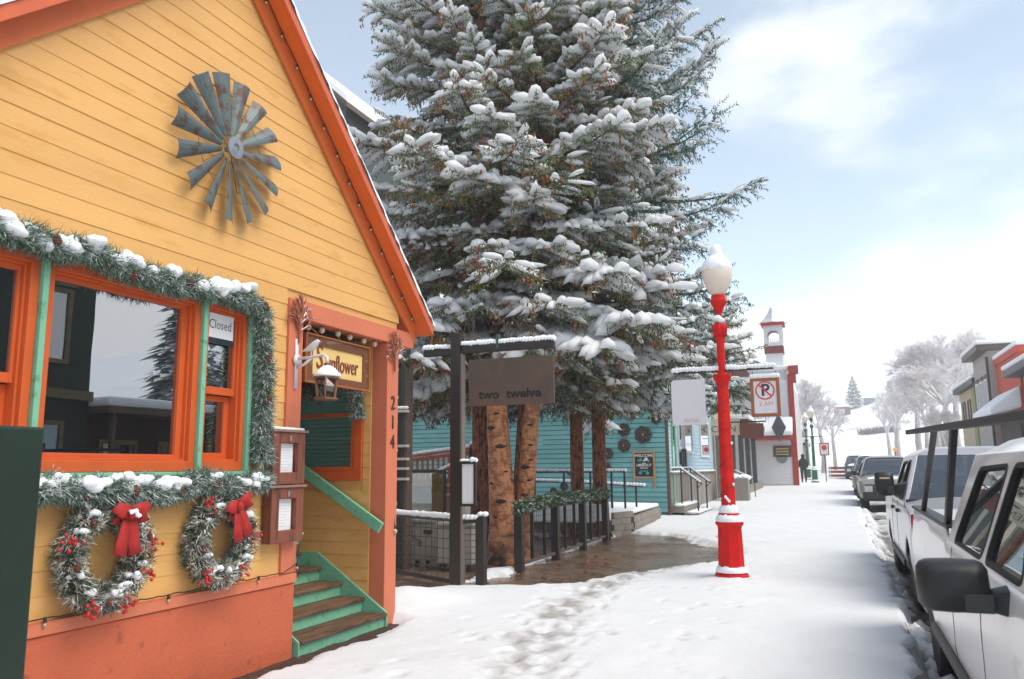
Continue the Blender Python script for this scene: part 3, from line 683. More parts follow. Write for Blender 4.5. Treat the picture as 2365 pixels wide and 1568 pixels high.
# ---- windmill wheel on the gable
wm = thing('windmill_wheel', 'rusty galvanised windmill wheel mounted high on the yellow gable', 'windmill wheel', loc=(A, 5.0, 4.19))
wx, wy, wz = A+.09, 4.96, 4.185
NB = 15
for k in range(NB):
    a = 2*math.pi*(k+0.35)/NB; ca, sa_ = math.cos(a), math.sin(a); mb = MB(); rows = []
    for i in range(6):
        r_ = 0.105+(0.605-0.105)*i/5; wdt = 0.020+0.056*i/5
        row = []
        for j in range(5):
            t = (j-2)/2*wdt; pit = -0.38; curl = 0.018*(1-(t/wdt)**2)*(i/5+.3)
            dx_ = t*math.sin(pit)+curl; tt = t*math.cos(pit)
            row.append((wx+dx_, wy+r_*ca-tt*sa_, wz+r_*sa_+tt*ca))
        rows.append(row)
    nv = 30; V = [p for r_ in rows for p in r_]; V2 = [(p[0]-.003, p[1], p[2]) for p in V]
    F = [(i*5+j, i*5+j+1, (i+1)*5+j+1, (i+1)*5+j) for i in range(5) for j in range(4)]
    F2 = [tuple(nv+q for q in reversed(f)) for f in F]
    rim = [(i*5, (i+1)*5, nv+(i+1)*5, nv+i*5) for i in range(5)]+[((i+1)*5+4, i*5+4, nv+i*5+4, nv+(i+1)*5+4) for i in range(5)]+[(25+j, 25+j+1, nv+25+j+1, nv+25+j) for j in range(4)]
    mb.add(V+V2, F+F2+rim); mb.build('blade', GALV, wm)
MB().lathe([(.02, -.05), (.03, .03), (.085, .035), (.09, .045), (.09, .055), (.035, .062), (.03, .05), (.012, .05)], (wx, wy, wz), 20, 'x').build('hub', mat('hub_zinc', '#8b9096', .45, var=.2, scale=20, metal=.4), wm, smooth=False)
mb = MB()
for r_ in (0.36,): mb.tube([(wx+.0, wy+r_*math.cos(t), wz+r_*math.sin(t)) for t in np.linspace(0, 2*math.pi, 40)], .002, 5, cap=False)
for k in range(5):
    a = k*2*math.pi/5; mb.bar((wx-.01, wy, wz), (wx-.012, wy+.36*math.cos(a), wz+.36*math.sin(a)), .006, .003)
mb.build('wire_ring', mat('rust_wire', '#6a4433', .7, var=.2), wm)

# ---- CLOSED notice behind the narrow window
cs = thing('closed_sign', 'white paper sign reading Closed inside the narrow window', 'sign', loc=(A-.03, 5.07, 2.65))
MB().box(A-.041, A-.037, 4.93, 5.235, 2.65, 2.845).build('sheet', PAPER, cs)
text_mesh('lettering', 'Closed', 0.105, lambda u, v, d_: (A-.0365+d_*.2, 5.083+u, 2.755+v), mat('grey_ink', '#55565c', .8, var=0), cs, depth=.002, sx=0.86)
MB().box(A-.041, A-.037, 4.925, 5.24, 2.60, 2.648).build('tape', mat('dark_tape', '#1d2a3a', .6), cs)

# ---- menu boxes on the porch post
def menu_box(z0, z1, label, snowy):
    y0, y1 = 5.60, 6.035; b = thing('menu_box', label, 'menu box', loc=(A+.05, (y0+y1)/2, z0))
    MB().box(A+.036, A+.075, y0, y1, z0, z1).build('back', WOODB, b, bevel=.003)
    f = frame_mb(y0, y1, z0, z1, .10, .10, .10, .09, A+.076, A+.125).build('frame', WOODB, b, bevel=.004)
    MB().box(A+.0765, A+.079, y0+.115, y1-.115, z0+.1, z1-.095).build('menu_sheet', PAPER, b)
    ln_ = MB()
    for i in range(9): ln_.box(A+.0795, A+.0802, y0+.14, y1-.14-(.03 if i % 3 else 0), z1-.13-.024*i, z1-.127-.024*i)
    ln_.build('print', mat('grey_print', '#b5b5b8', .8, var=0), b)
    MB().box(A+.037, A+.145, y0-.02, y1+.02, z1+.001, z1+.022).build('cap', mat('cap_wood', '#8a6a5c', .6, var=.15), b, bevel=.004)
    MB().box(A+.126, A+.134, (y0+y1)/2-.012, (y0+y1)/2+.012, z1-.075, z1-.03).build('hasp', mat('hasp', '#a59c94', .4, metal=.5), b)
    if snowy:
        sm = MB(); 
        for i in range(12): sm.blob((A+.09, y0+.0+.036*i, z1+.028), (.05, .03, .018), i, 8, 5, .1)
        sm.build('snow_cap', SNOW, b, smooth=True)
menu_box(1.485, 1.925, 'upper wooden menu box with a snowy cap on the porch post', True)
menu_box(1.00, 1.455, 'lower wooden menu box right beneath the snow-capped one', False)

# ---- hanging sign
sg = thing('hanging_sign', 'wooden hanging sign with pale yellow panel reading Sunflower under the porch beam', 'sign', loc=(A-.06, 6.75, 2.41))
sx_ = A-.06
frame_mb(6.22, 7.33, 2.415, 2.875, .13, .10, .085, .095, sx_-.03, sx_+.012).build('frame', mat('sign_wood', '#6f3f20', .6, var=.2, scale=6, col2='#8d7a66', amt=.25, bump=.3, bscale=40, stretch=(1, .2, 1)), sg, bevel=.004)
frame_mb(6.215, 7.335, 2.41, 2.88, .016, .016, .016, .016, sx_+.0, sx_+.03).build('moulding', mat('sign_edge', '#a85c26', .5, var=.15), sg, bevel=.003)
MB().box(sx_-.02, sx_-.004, 6.345, 7.235, 2.495, 2.785).build('panel', mat('sign_cream', '#e2bf76', .6, var=.05), sg)
text_mesh('lettering', 'unflower', 0.235, lambda u, v, d_: (sx_+.001+d_, 6.585+u, 2.632+v), mat('sign_brown', '#7a3c2a', .6, var=.05), sg, depth=.004, align='LEFT', sx=0.66)
text_mesh('lettering', 'S', 0.34, lambda u, v, d_: (sx_+.001+d_, 6.415+u, 2.665+v), MATS['sign_brown'], sg, depth=.004, align='LEFT', sx=0.75)
for y in (6.27, 6.78, 7.22):
    mb = MB()
    for i in range(3): mb.lathe([(.009, -.003), (.014, -.003), (.014, .003), (.009, .003)], (sx_, y, 2.895+.03*i), 10, 'x' if i % 2 else 'y')
    mb.build('chain', mat('chain', '#b79a70', .35, metal=.7, var=.1), sg)

# ---- lantern on a frosted bracket with a bird
ICE = mat('white_iron', '#d5d2d6', .5, var=.08, scale=20, bump=.3, bscale=60)
ln = thing('wall_lantern', 'wall lantern hanging from a frosted white bracket topped by a bird', 'lantern', loc=(A+.04, 5.98, 2.2))
ly = 5.975; bz0 = 2.58
br = MB(); br.box(A+.036, A+.05, ly-.02, ly+.02, bz0-.26, bz0+.19); br.lathe([(.05, 0), (.055, .01), (.03, .025)], (A+.045, ly, bz0), 14, 'x')
br.tube([(A+.05, ly, bz0+.01), (A+.2, ly, bz0+.015), (A+.33, ly, bz0+.03), (A+.37, ly, bz0+.0), (A+.37, ly, bz0-.06)], .014, 8)
br.tube([(A+.05, ly, bz0-.07), (A+.12, ly, bz0-.05), (A+.2, ly, bz0+.0)], .012, 8)
br.build('bracket', ICE, ln, smooth=True)
bd = MB(); bd.tube([(A+.10, ly, bz0+.075), (A+.15, ly, bz0+.085), (A+.2, ly, bz0+.10), (A+.245, ly, bz0+.135), (A+.27, ly, bz0+.155), (A+.295, ly, bz0+.15)], [.006, .016, .034, .03, .02, .003], 9); bd.box(A+.195, A+.205, ly-.004, ly+.004, bz0+.02, bz0+.09)
bd.build('bird', ICE, ln, smooth=True)
lx = A+.37; lz = 2.215
LAMPM = mat('lantern_copper', '#8a6248', .45, var=.2, scale=15, metal=.4)
rf = MB(); rf.lathe([(.012, .32), (.03, .315), (.03, .29), (.05, .275), (.09, .235), (.125, .195), (.128, .18), (.1, .178)], (lx, ly, lz), 6); rf.lathe([(.07, -.01), (.11, -.005), (.112, .01), (.08, .012)], (lx, ly, lz), 6)
for k in range(6):
    a = k*math.pi/3; rf.bar((lx+.082*math.cos(a), ly+.082*math.sin(a), lz+.01), (lx+.108*math.cos(a), ly+.108*math.sin(a), lz+.18), .012, .012)
rf.build('cage', LAMPM, ln)
MB().lathe([(.074, .012), (.099, .178)], (lx, ly, lz), 6).build('lantern_glass', glass_mat('lantern_glass', '#d9cbb2', .25), ln)
sn = MB(); sn.lathe([(.128, .188), (.11, .215), (.07, .262), (.035, .285), (.02, .29)], (lx+.004, ly+.002, lz+.008), 12); sn.build('snow_cap', SNOW, ln, smooth=True)

# ---- metal tree ornaments at the post tops
def tree_orn(y, z, h, seed, label):
    rn = random.Random(seed); mb = MB(); x = A+.058
    def br_(p, a, l, r_, d):
        q = (x+rn.uniform(-.004, .02), p[1]+l*math.sin(a), p[2]+l*math.cos(a))
        mb.tube([p, ((p[0]+q[0])/2, (p[1]+q[1])/2+rn.uniform(-.006, .006), (p[2]+q[2])/2), q], [r_, r_*.85, r_*.7], 5)
        if d:
            for k in range(3 if d > 1 else 2): br_(q, a+rn.uniform(-.75, .75), l*rn.uniform(.55, .8), r_*.65, d-1)
    br_((x, y, z), 0, h*.42, .014, 0)
    for k in range(12):
        t = .5+.045*k
        br_((x, y, z+h*.42*min(1, t)), (-1)**k*rn.uniform(.15, 1.25), h*rn.uniform(.18, .26), .010, 2)
    br_((x, y, z+h*.42), 0.05, h*.22, .011, 3)
    o = mb.build('tree_ornament', mat('orn_copper', '#97583f', .45, var=.25, scale=30, metal=.3, snow=.7, snow_lo=.45), None); tag(o, label, 'ornament', 'metal tree ornaments on the porch posts'); return o
tree_orn(5.985, 2.74, .48, 5, 'coppery metal tree ornament above the bird bracket on the near porch post')
tree_orn(7.70, 2.66, .46, 9, 'coppery metal tree ornament above the house number on the far porch post')

# ---- string lights
def lights(label, pts, every, sag=0.0, drop=0.045, br=0.024, off=(0, 0, 0)):
    t = thing('string_lights', label, 'string lights', loc=pts[0])
    P = lerp_path(pts, max(6, int(np.linalg.norm(np.diff(np.array(pts), axis=0), axis=1).sum()/.05)))
    P = P+np.random.RandomState(len(pts)).randn(*P.shape)*np.array([.001, .004, .004])
    MB().tube(P, .005, 5).build('cable', WIRE, t)
    n = int(np.linalg.norm(np.diff(P, axis=0), axis=1).sum()/every)
    src = None
    for i in range(n+1):
        p = P[min(len(P)-1, int((i+.5)/(n+1)*len(P)))]
        if src is None:
            so_ = MB().lathe([(.010, -.028), (.012, 0), (.008, .006)], (0, 0, 0), 8).build('socket', WIRE, t)
            bu_ = MB().blob((0, 0, -.028-br*.9), (br, br, br*1.1), 1, 10, 7, 0).build('bulb', BULB, so_, smooth=True); src = so_; so_.location = tuple(p)
            so_.matrix_parent_inverse = Matrix.Translation(-Vector(t.location))
        else:
            c = src.copy(); COL.objects.link(c); c.location = tuple(p); d = src.children[0].copy(); COL.objects.link(d); d.parent = c
    return t
lights('string of small bulbs along the cap of the orange skirt', [(A+.062, 2.4, .742), (A+.062, 5.86, .742), (A+.066, 6.06, .80), (A+.066, 6.062, 1.0)], .5, br=.012)
lights('string of clear globe bulbs hanging under the porch beam', [(A-.02, 6.12, 2.985), (A-.02, 7.5, 2.985)], .26, br=.03)
lights('string of clear bulbs running down the near porch post', [(A-.02, 6.09, 2.9), (A-.02, 6.09, .9)], .33, br=.026)
lights('string of clear bulbs running down beside the house number', [(A+.0, 7.83, 2.85), (A+.0, 7.835, 1.3), (A+.04, 7.76, 1.02), (A+.045, 7.83, .9)], .30, br=.026)
lights('string of tiny bulbs under the right slope of the roof edge', [(A+.075, YC+.25, ZA-SL*.25+.18), (A+.075, YC+3.1, ZA-SL*3.1+.18)], .31, br=.012)

# ---- dark green board standing near the camera at the left
gb = thing('notice_board', 'tall dark green panel standing in front of the house at the left edge', 'panel', loc=(-3.45, 2.0, 0))
GRN = mat('dark_green_paint', '#10261a', .5, var=.25, scale=3, bump=.15, bscale=30)
MB().box(-3.50, -3.29, 1.35, 2.6, 0.04, 1.80).build('panel', GRN, gb, bevel=.012)
mb = MB(); [mb.blob((-3.40, 1.4+.07*i, 1.803), (.06, .07, .012), i, 8, 5, .15) for i in range(10)]; mb.build('snow_cap', SNOW, gb, smooth=True)
# ================================================================ lamp, signs, fence, gate
REDP = mat('red_enamel', '#cf1008', .5, var=.12, scale=6, col2='#b00c07', amt=.25, bump=.12, bscale=30, spec=.25)
GREENP = mat('green_enamel', '#1f5a48', .4, var=.1, scale=6)
OPAL = mat('opal_globe', '#e4d6c6', .35, var=.05, scale=3)
def street_lamp(loc, label, paint, signs=True, n=24):
    x, y, z0 = loc
    t = thing('street_lamp', label, 'street lamp', 'street lamps along the pavement', loc=loc)
    c = loc
    MB().lathe([(.235, -.05), (.235, .07), (.225, .10), (.20, .115)], c, 8).build('plinth', paint, t, bevel=.01)
    MB().lathe([(.192, .115), (.18, .22), (.165, .70), (.17, .74), (.195, .765), (.198, .80), (.15, .815)], c, 8).build('pedestal', paint, t, bevel=.008)
    MB().lathe([(.13, .815), (.15, .86), (.152, .91), (.12, .93), (.108, .99), (.10, 1.02), (.082, 2.68), (.08, 2.72), (.095, 2.78), (.128, 2.85), (.13, 2.895), (.06, 2.90)], c, n).build('shaft', paint, t, smooth=True, bevel=.004)
    MB().lathe([(.05, 2.90), (.05, 3.05), (.058, 3.1), (.055, 3.3), (.062, 3.42), (.082, 3.5), (.085, 3.62), (.06, 3.66), (.03, 3.68), (.028, 3.76), (.05, 3.82), (.09, 3.91), (.116, 3.95), (.116, 4.0), (.1, 4.01), (.104, 4.06), (.07, 4.065)], c, n).build('neck', paint, t, smooth=True, bevel=.004)
    for k in range(8):
        a = k*math.pi/4; MB().tube([(x+.075*math.cos(a), y+.075*math.sin(a), z0+3.44), (x+.092*math.cos(a), y+.092*math.sin(a), z0+3.56), (x+.102*math.cos(a), y+.102*math.sin(a), z0+3.63)], [.013, .02, .006], 6).build('leaf_ornament', paint, t, smooth=True)
    MB().lathe([(.085, 4.066), (.115, 4.10), (.165, 4.19), (.205, 4.30), (.222, 4.39), (.215, 4.47), (.18, 4.56), (.12, 4.63), (.07, 4.655), (.02, 4.66)], c, n).build('globe', OPAL, t, smooth=True)
    rn = random.Random(int(y*10)); mb = MB()
    prof = [(.219, 4.452), (.226, 4.475), (.198, 4.56), (.135, 4.645), (.095, 4.668), (.092, 4.68), (.097, 4.72), (.08, 4.79), (.045, 4.835), (.01, 4.85)]
    vs = []; nn = 24
    for i, (r_, h) in enumerate(prof):
        for j in range(nn):
            a = 2*math.pi*j/nn; k = 1+rn.uniform(-.02, .02); vs.append((x+r_*k*math.cos(a), y+r_*k*math.sin(a), z0+h+(rn.uniform(-.03, .015) if i < 1 else 0)))
    mb.add(vs, [(i*nn+j, i*nn+(j+1) % nn, (i+1)*nn+(j+1) % nn, (i+1)*nn+j) for i in range(len(prof)-1) for j in range(nn)]+[tuple((len(prof)-1)*nn+j for j in range(nn))])
    mb.build('snow_cap', SNOW, t, smooth=True)
    # snow lying on the ledges: plinth, pedestal cap, collar
    for rr_, h, th in ((.215, .115, .085), (.186, .805, .10), (.135, .925, .105)):
        mb = MB(); vs = []; nn = 26
        inner = {.115: .17, .805: .12, .925: .098}[h]
        for i, (k0, hh) in enumerate(((1.0, -.005), (1.02, .4), (.9, .85), (.75, 1.0), (0, .95))):
            for j in range(nn):
                a = 2*math.pi*j/nn; q = rn.uniform(-.10, .10); rad = (rr_*k0*(1+q*.12)) if i < 4 else inner
                vs.append((x+rad*math.cos(a), y+rad*math.sin(a), z0+h+th*(hh+(q*1.6 if i in (3, 4) else 0))))
        mb.add(vs, [(i*nn+j, i*nn+(j+1) % nn, (i+1)*nn+(j+1) % nn, (i+1)*nn+j) for i in range(4) for j in range(nn)]); mb.build('snow_ledge', SNOW, t, smooth=True)
    mb = MB(); [mb.blob((x+rn.uniform(-.05, .05), y-.05, z0+3.70+rn.uniform(-.03, .03)), (.05, .04, .04), k, 9, 6, .15) for k in range(4)]; mb.build('snow_ledge', SNOW, t, smooth=True)
    if signs:
        MB().bar((x-.70, y, z0+2.945), (x+.72, y, z0+2.955), .035, .035).build('cross_arm', DARKM, t, bevel=.004)
        mb = MB()
        for i in range(30):
            u = -.70+1.42*i/29
            if abs(u) < .05: continue
            mb.blob((x+u, y, z0+2.985+rn.uniform(-.004, .008)), (.045, .034, .034+rn.uniform(0, .012)), i, 9, 6, .08)
        mb.build('snow_ridge', SNOW, t, smooth=True)
        wr = MB(); pts = []
        for i in range(70): a = i*.42; zz = .95+i*.027; rr_ = .102-.0115*(zz-.95)+.003; pts.append((x+rr_*math.cos(a), y+rr_*math.sin(a), z0+zz))
        wr.tube(pts, .004, 4); wr.build('light_cable', WIRE, t)
        mb = MB(); [mb.blob((x+u, y-v, z0+h), (.02, .014, .022), k, 7, 5, .2) for k, (u, v, h) in enumerate(((.0, .115, 1.12), (.025, .115, 1.09), (-.02, .118, 1.15), (.09, .06, 1.32), (-.17, .10, .60), (.095, .06, 1.9)))]
        mb.build('snow_fleck', SNOW, t, smooth=True)
    return t
lamp = street_lamp((-1.52, 12.01, 0.03), 'red street lamp with opal globe and snow cap in the foreground', REDP)
LX, LY = -1.52, 12.01
# blank white sign hanging from the left arm
bs = thing('blank_sign', 'blank white rounded sign hanging left of the red lamp', 'sign', loc=(-2.02, LY, 2.18))
def rrect(x0, x1, z0, z1, r_, n=5):
    p = []
    for cx, cz, a0 in ((x1-r_, z0+r_, -90), (x1-r_, z1-r_, 0), (x0+r_, z1-r_, 90), (x0+r_, z0+r_, 180)):
        for i in range(n+1): a = R(a0+90*i/n); p.append((cx+r_*math.cos(a), cz+r_*math.sin(a)))
    return p
MB().prism(rrect(-2.265, -1.77, 2.205, 2.87, .045), 'y', LY-.008, LY+.008).build('plate', mat('sign_white', '#d6d3d6', .5, var=.02), bs, bevel=.002)
text_mesh('lettering', 'Two Tone', 0.052, lambda u, v, d_: (-1.985+u, LY-.009-d_, 2.262+v), mat('faint_red', '#c08a86', .7, var=.05), bs, depth=.001)
MB().box(-2.10, -1.87, LY-.0095, LY-.0085, 2.290, 2.294).build('rule', mat('rule_grey', '#9a9296', .7), bs)
for u in (-2.2, -1.85): MB().bar((u, LY, 2.872), (u, LY, 2.94), .008, .008).build('hanger', DARKM, bs)
# no-parking sign in a wooden frame
ns = thing('no_parking_sign', 'no parking sign in a brown wooden frame hanging right of the red lamp', 'sign', loc=(-.93, LY, 2.29))
nx0, nx1, nz0, nz1 = -1.135, -.735, 2.295, 2.845
NPW = mat('frame_wood', '#9c5b38', .6, var=.15, scale=10)
fr = MB(); fr.box(nx0, nx0+.045, LY-.02, LY+.02, nz0, nz1); fr.box(nx1-.045, nx1, LY-.02, LY+.02, nz0, nz1); fr.box(nx0+.045, nx1-.045, LY-.02, LY+.02, nz0, nz0+.045); fr.box(nx0+.045, nx1-.045, LY-.02, LY+.02, nz1-.045, nz1)
fr.build('frame', NPW, ns, bevel=.004)
MB().box(nx0+.045, nx1-.045, LY-.008, LY+.008, nz0+.045, nz1-.045).build('plate', mat('np_white', '#dcdadd', .5, var=.02), ns)
cx, cz = -.935, 2.665
SR = mat('sign_red', '#cf3a2a', .5, var=.03)
text_mesh('letter', 'P', 0.235, lambda u, v, d_: (cx+.003+u, LY-.0095-d_, cz+v), mat('sign_navy', '#33364a', .5, var=.03), ns, depth=.001, offset=.006)
mb = MB(); k_ = 40; vs = []
for j in range(k_):
    a = 2*math.pi*j/k_
    for rr_ in (.113, .132):
        for d_ in (LY-.0125, LY-.009): vs.append((cx+rr_*math.cos(a), d_, cz+rr_*math.sin(a)))
fs = []
for j in range(k_):
    a = j*4; b = ((j+1) % k_)*4; fs += [(a, b, b+2, a+2), (a+1, a+3, b+3, b+1), (a, a+1, b+1, b), (a+2, b+2, b+3, a+3)]
mb.add(vs, fs); mb.bar((cx-.085, LY-.0135, cz+.085), (cx+.085, LY-.0135, cz-.085), .004, .021, up=(1, 0, 1)); mb.build('prohibition_ring', SR, ns)
text_mesh('lettering', '2 AM', 0.085, lambda u, v, d_: (cx+.005+u, LY-.009-d_, 2.475+v), mat('sign_pink', '#d98078', .5), ns, depth=.001)
text_mesh('lettering', 'to 6 AM', 0.035, lambda u, v, d_: (cx+.005+u, LY-.009-d_, 2.40+v), mat('sign_faint', '#cfc6ca', .5), ns, depth=.001)
mb = MB(); [mb.blob((nx0+.02+.033*i, LY, nz1+.025), (.03, .035, .04), i+7, 8, 6, .1) for i in range(12)]; mb.build('snow_cap', SNOW, ns, smooth=True)
for u in (nx0+.04, nx1-.04): MB().bar((u, LY, nz1), (u, LY, 2.94), .008, .008).build('hanger', DARKM, ns)

# ---- black steel sign post with arm and brown hanging sign
px, py_ = -4.93, 10.24
sp_ = thing('sign_post', 'black steel post with a snow-topped crossarm beside the fence gate', 'sign post', loc=(px, py_, 0))
STEEL = mat('post_steel', '#241d19', .5, var=.15, scale=5, bump=.1, bscale=50)
MB().box(px-.075, px+.075, py_-.075, py_+.075, -.05, 3.47).build('post', STEEL, sp_, bevel=.006)
MB().box(px+.076, px+.10, py_-.06, py_+.06, -.05, 3.2).build('side_face', mat('post_side', '#75695f', .5, var=.15), sp_, bevel=.003)  # lighter thin plate over the road side of the post
MB().box(px-.10, px+.05, py_-.06, py_+.06, 3.471, 3.50).build('cap', STEEL, sp_, bevel=.004)
MB().box(-5.45, px-.078, py_-.04, py_+.04, 3.19, 3.30).build('crossarm', STEEL, sp_, bevel=.004)
MB().box(px+.078, -3.48, py_-.04, py_+.04, 3.205, 3.325).build('crossarm', STEEL, sp_, bevel=.004)
rn_ = random.Random(5)
for u0, u1 in ((-5.44, -5.02), (-4.84, -3.50)):
    mb = MB(); k = int((u1-u0)/.045)
    for i in range(k+1): mb.blob((u0+(u1-u0)*i/k, py_, (3.335 if u0 > -5 else 3.31)+rn_.uniform(-.004, .006)), (.05, .05, .04+rn_.uniform(0, .012)), i, 10, 6, .07)
    mb.build('snow_ridge', SNOW, sp_, smooth=True)
MB().box(-4.32, -4.28, py_-.05, py_+.05, 3.24, 3.44).build('clamp', mat('clamp', '#3c4a4a', .5), sp_, bevel=.003)
tw = thing('hanging_sign', 'dark brown sign plate hung under the black crossarm with faded lettering', 'sign', loc=(-4.1, py_, 2.45))
MB().box(-4.745, -3.49, py_-.02, py_+.015, 2.455, 3.105).build('plate', mat('brown_plate', '#54443a', .6, var=.16, scale=2.0, col2='#604a3b', amt=.5, grain=.6, bump=.15, bscale=60), tw, bevel=.004)
text_mesh('lettering', 'two  twelve', 0.165, lambda u, v, d_: (-4.13+u, py_-.0215-d_, 2.605+v), mat('sign_dark', '#1f1915', .7, var=.1), tw, depth=.002, sx=1.15, offset=.006)
for u in (-4.6, -3.62): MB().bar((u, py_, 3.106), (u, py_, 3.204), .012, .012).build('hanger', DARKM, tw)
# menu case on the post
mc = thing('menu_case', 'white menu case with a snowy top fixed beside the black sign post', 'menu case', loc=(-4.72, py_-.02, 1.1))
frame_mb2 = MB(); y_ = py_-.10
for (a, b, c_, d_) in ((-4.83, -4.80, 1.10, 1.70), (-4.625, -4.595, 1.10, 1.70), (-4.80, -4.625, 1.10, 1.135), (-4.80, -4.625, 1.665, 1.70)): frame_mb2.box(a, b, y_-.03, y_+.03, c_, d_)
frame_mb2.build('case_frame', STEEL, mc, bevel=.003)
MB().box(-4.80, -4.625, y_-.012, y_-.004, 1.135, 1.665).build('menu_sheet', PAPER, mc)
MB().box(-4.714, -4.711, y_-.0135, y_-.0125, 1.15, 1.65).build('fold', mat('fold_grey', '#9c9aa2', .8), mc)
mb = MB(); [mb.blob((u, y_, 1.715), (.055, .035, h), i, 9, 6, .1) for i, (u, h) in enumerate(((-4.79, .025), (-4.74, .02), (-4.65, .045), (-4.62, .035)))]; mb.build('snow_cap', SNOW, mc, smooth=True)

# ---- fence of posts and wire mesh with a garland on its rail
MESHW = mat('mesh_wire', '#37302b', .5, var=.1)
def wire_panel(name, p0, p1, z0, z1, step, parent, r_=.0035, mat_=MESHW):
    p0 = Vector((*p0, 0)); p1 = Vector((*p1, 0)); L_ = (p1-p0).length; mb = MB()
    n = int(L_/step)
    for i in range(1, n): q = p0.lerp(p1, i/n); mb.tube([q+Vector((0, 0, z0)), q+Vector((0, 0, z1))], r_, 4, cap=False)
    n = int((z1-z0)/step)
    for i in range(1, n): z = z0+(z1-z0)*i/n; mb.tube([p0+Vector((0, 0, z)), p1+Vector((0, 0, z))], r_, 4, cap=False)
    return mb.build(name, mat_, parent)
fn = thing('mesh_fence', 'black post fence with wire mesh panels along the patio edge', 'fence', loc=(-4.76, 14.5, 0))
FX = -4.78; ys = [12.18, 13.95, 15.6, 17.25]
for i, y in enumerate(ys):
    MB().box(FX-.065, FX+.065, y-.065, y+.065, -.05, gz(y)+1.0).build('post', STEEL, fn, bevel=.005)
for a, b in zip(ys[:-1], ys[1:]):
    MB().bar((FX, a+.066, gz(a)+.95), (FX, b-.066, gz(b)+.95), .05, .06).build('top_rail', STEEL, fn)
    MB().bar((FX, a+.066, .12+gz(a)), (FX, b-.066, .12+gz(b)), .04, .05).build('bottom_rail', mat('rail_weathered', '#5c5048', .6, var=.2), fn)
    m_ = (a+b)/2
    for q in (a+(b-a)*.33, a+(b-a)*.67): MB().bar((FX, q, .14), (FX, q, .92), .05, .03).build('upright', STEEL, fn)
    wire_panel('wire_mesh', (FX-.03, a+.06), (FX-.03, b-.06), .14, .92, .10, fn, .003)
LEAFG = mat('ivy_leaf', '#33503a', .6, var=.4, scale=20, col2='#8f9a52', amt=.3, snow=.65, snow_lo=.62, snow_scale=25)
def ivy(label, pts, rad, n, seed, ln=0.07, wid=.035):
    P = lerp_path(pts, 40); g = thing('garland', label, 'garland', loc=tuple(P[0]))
    V, F = needles(P, rad, n, ln, seed, wid, .15); link('leaves', npmesh('leaves', V, F), LEAFG, g, kind='stuff')
    MB().tube(P, .015, 5).build('stem', CONE, g); return g
ivy('leafy green garland draped along the top of the mesh fence', [(FX+.02, 12.05, .98), (FX+.03, 12.9, 1.03), (FX+.03, 13.9, 1.06), (FX+.02, 15.2, 1.05), (FX+.02, 16.4, 1.06), (FX+.02, 17.35, 1.05)], .13, 6500, 41)

# gate of coarse mesh between the house and the sign post
gt = thing('mesh_gate', 'mesh gate with a snow-covered rail between the house and sign post', 'gate', loc=(-5.5, 10.6, 0))
g0, g1 = (-6.75, 11.2), (-5.04, 10.42)
MB().bar((*g0, .92), (*g1, .90), .06, .05).build('top_rail', STEEL, gt); MB().bar((*g0, .10), (*g1, .06), .05, .05).build('bottom_rail', STEEL, gt)
wire_panel('wire_mesh', g0, g1, .1, .9, .13, gt, .005)
mb = MB()
for i in range(34):
    t = i/33; mb.blob((g0[0]+(g1[0]-g0[0])*t, g0[1]+(g1[1]-g0[1])*t, .965-.02*t), (.055, .05, .04+rn_.uniform(0, .012)), i, 9, 6, .08)
mb.build('snow_ridge', SNOW, gt, smooth=True)
MB().bar((-5.95, 10.75, .62), (-5.7, 10.62, .55), .05, .06).build('latch', mat('latch_iron', '#4a3a30', .5), gt)
MB().box(-4.66, -4.54, 10.25, 10.37, -.05, .96).build('gate_post', STEEL, gt, bevel=.005)
MB().bar((-4.85, 10.24, .88), (-4.66, 10.30, .90), .05, .05).build('top_rail', STEEL, gt)
mb = MB(); [mb.blob((-4.84+.06*i, 10.25+.012*i, .95+(.04 if i > 3 else 0)), (.05, .05, .035), i, 9, 6, .08) for i in range(6)]; mb.build('snow_ridge', SNOW, gt, smooth=True)
wire_panel('wire_mesh', (-4.85, 10.27), (-4.66, 10.31), .06, .88, .08, gt, .004)
MB().bar((-4.85, 10.22, .05), (-4.66, 10.28, .06), .05, .06).build('bottom_rail', mat('rail_grey', '#8b8078', .6), gt)
# grey storage chests behind the gate
GREYP = mat('grey_chest', '#8f8b85', .6, var=.12, scale=3, bump=.1, bscale=30)
for i, (x, y, w_, h_) in enumerate(((-6.4, 12.2, .62, .72), (-5.75, 11.85, .62, .70))):
    t = thing('storage_chest', ('grey storage chest behind the gate, nearer the house' if i == 0 else 'grey storage chest behind the gate, nearer the sign post'), 'chest', 'grey chests behind the gate', loc=(x, y, 0))
    MB().box(x-w_/2, x+w_/2, y, y+.5, .12, h_).build('body', GREYP, t, bevel=.02); MB().box(x-w_/2-.02, x+w_/2+.02, y-.02, y+.52, h_+.002, h_+.06).build('lid', GREYP, t, bevel=.015)
    MB().box(x-.08, x+.08, y-.012, y-.002, h_-.17, h_-.11).build('grip', DARKM, t)
    for sx in (-1, 1):
        for k in (.06, .44): MB().lathe([(.05, -.02), (.05, .02)], (x+sx*(w_/2-.08), y+k, .06), 12, 'x').build('wheel', DARKM, t)
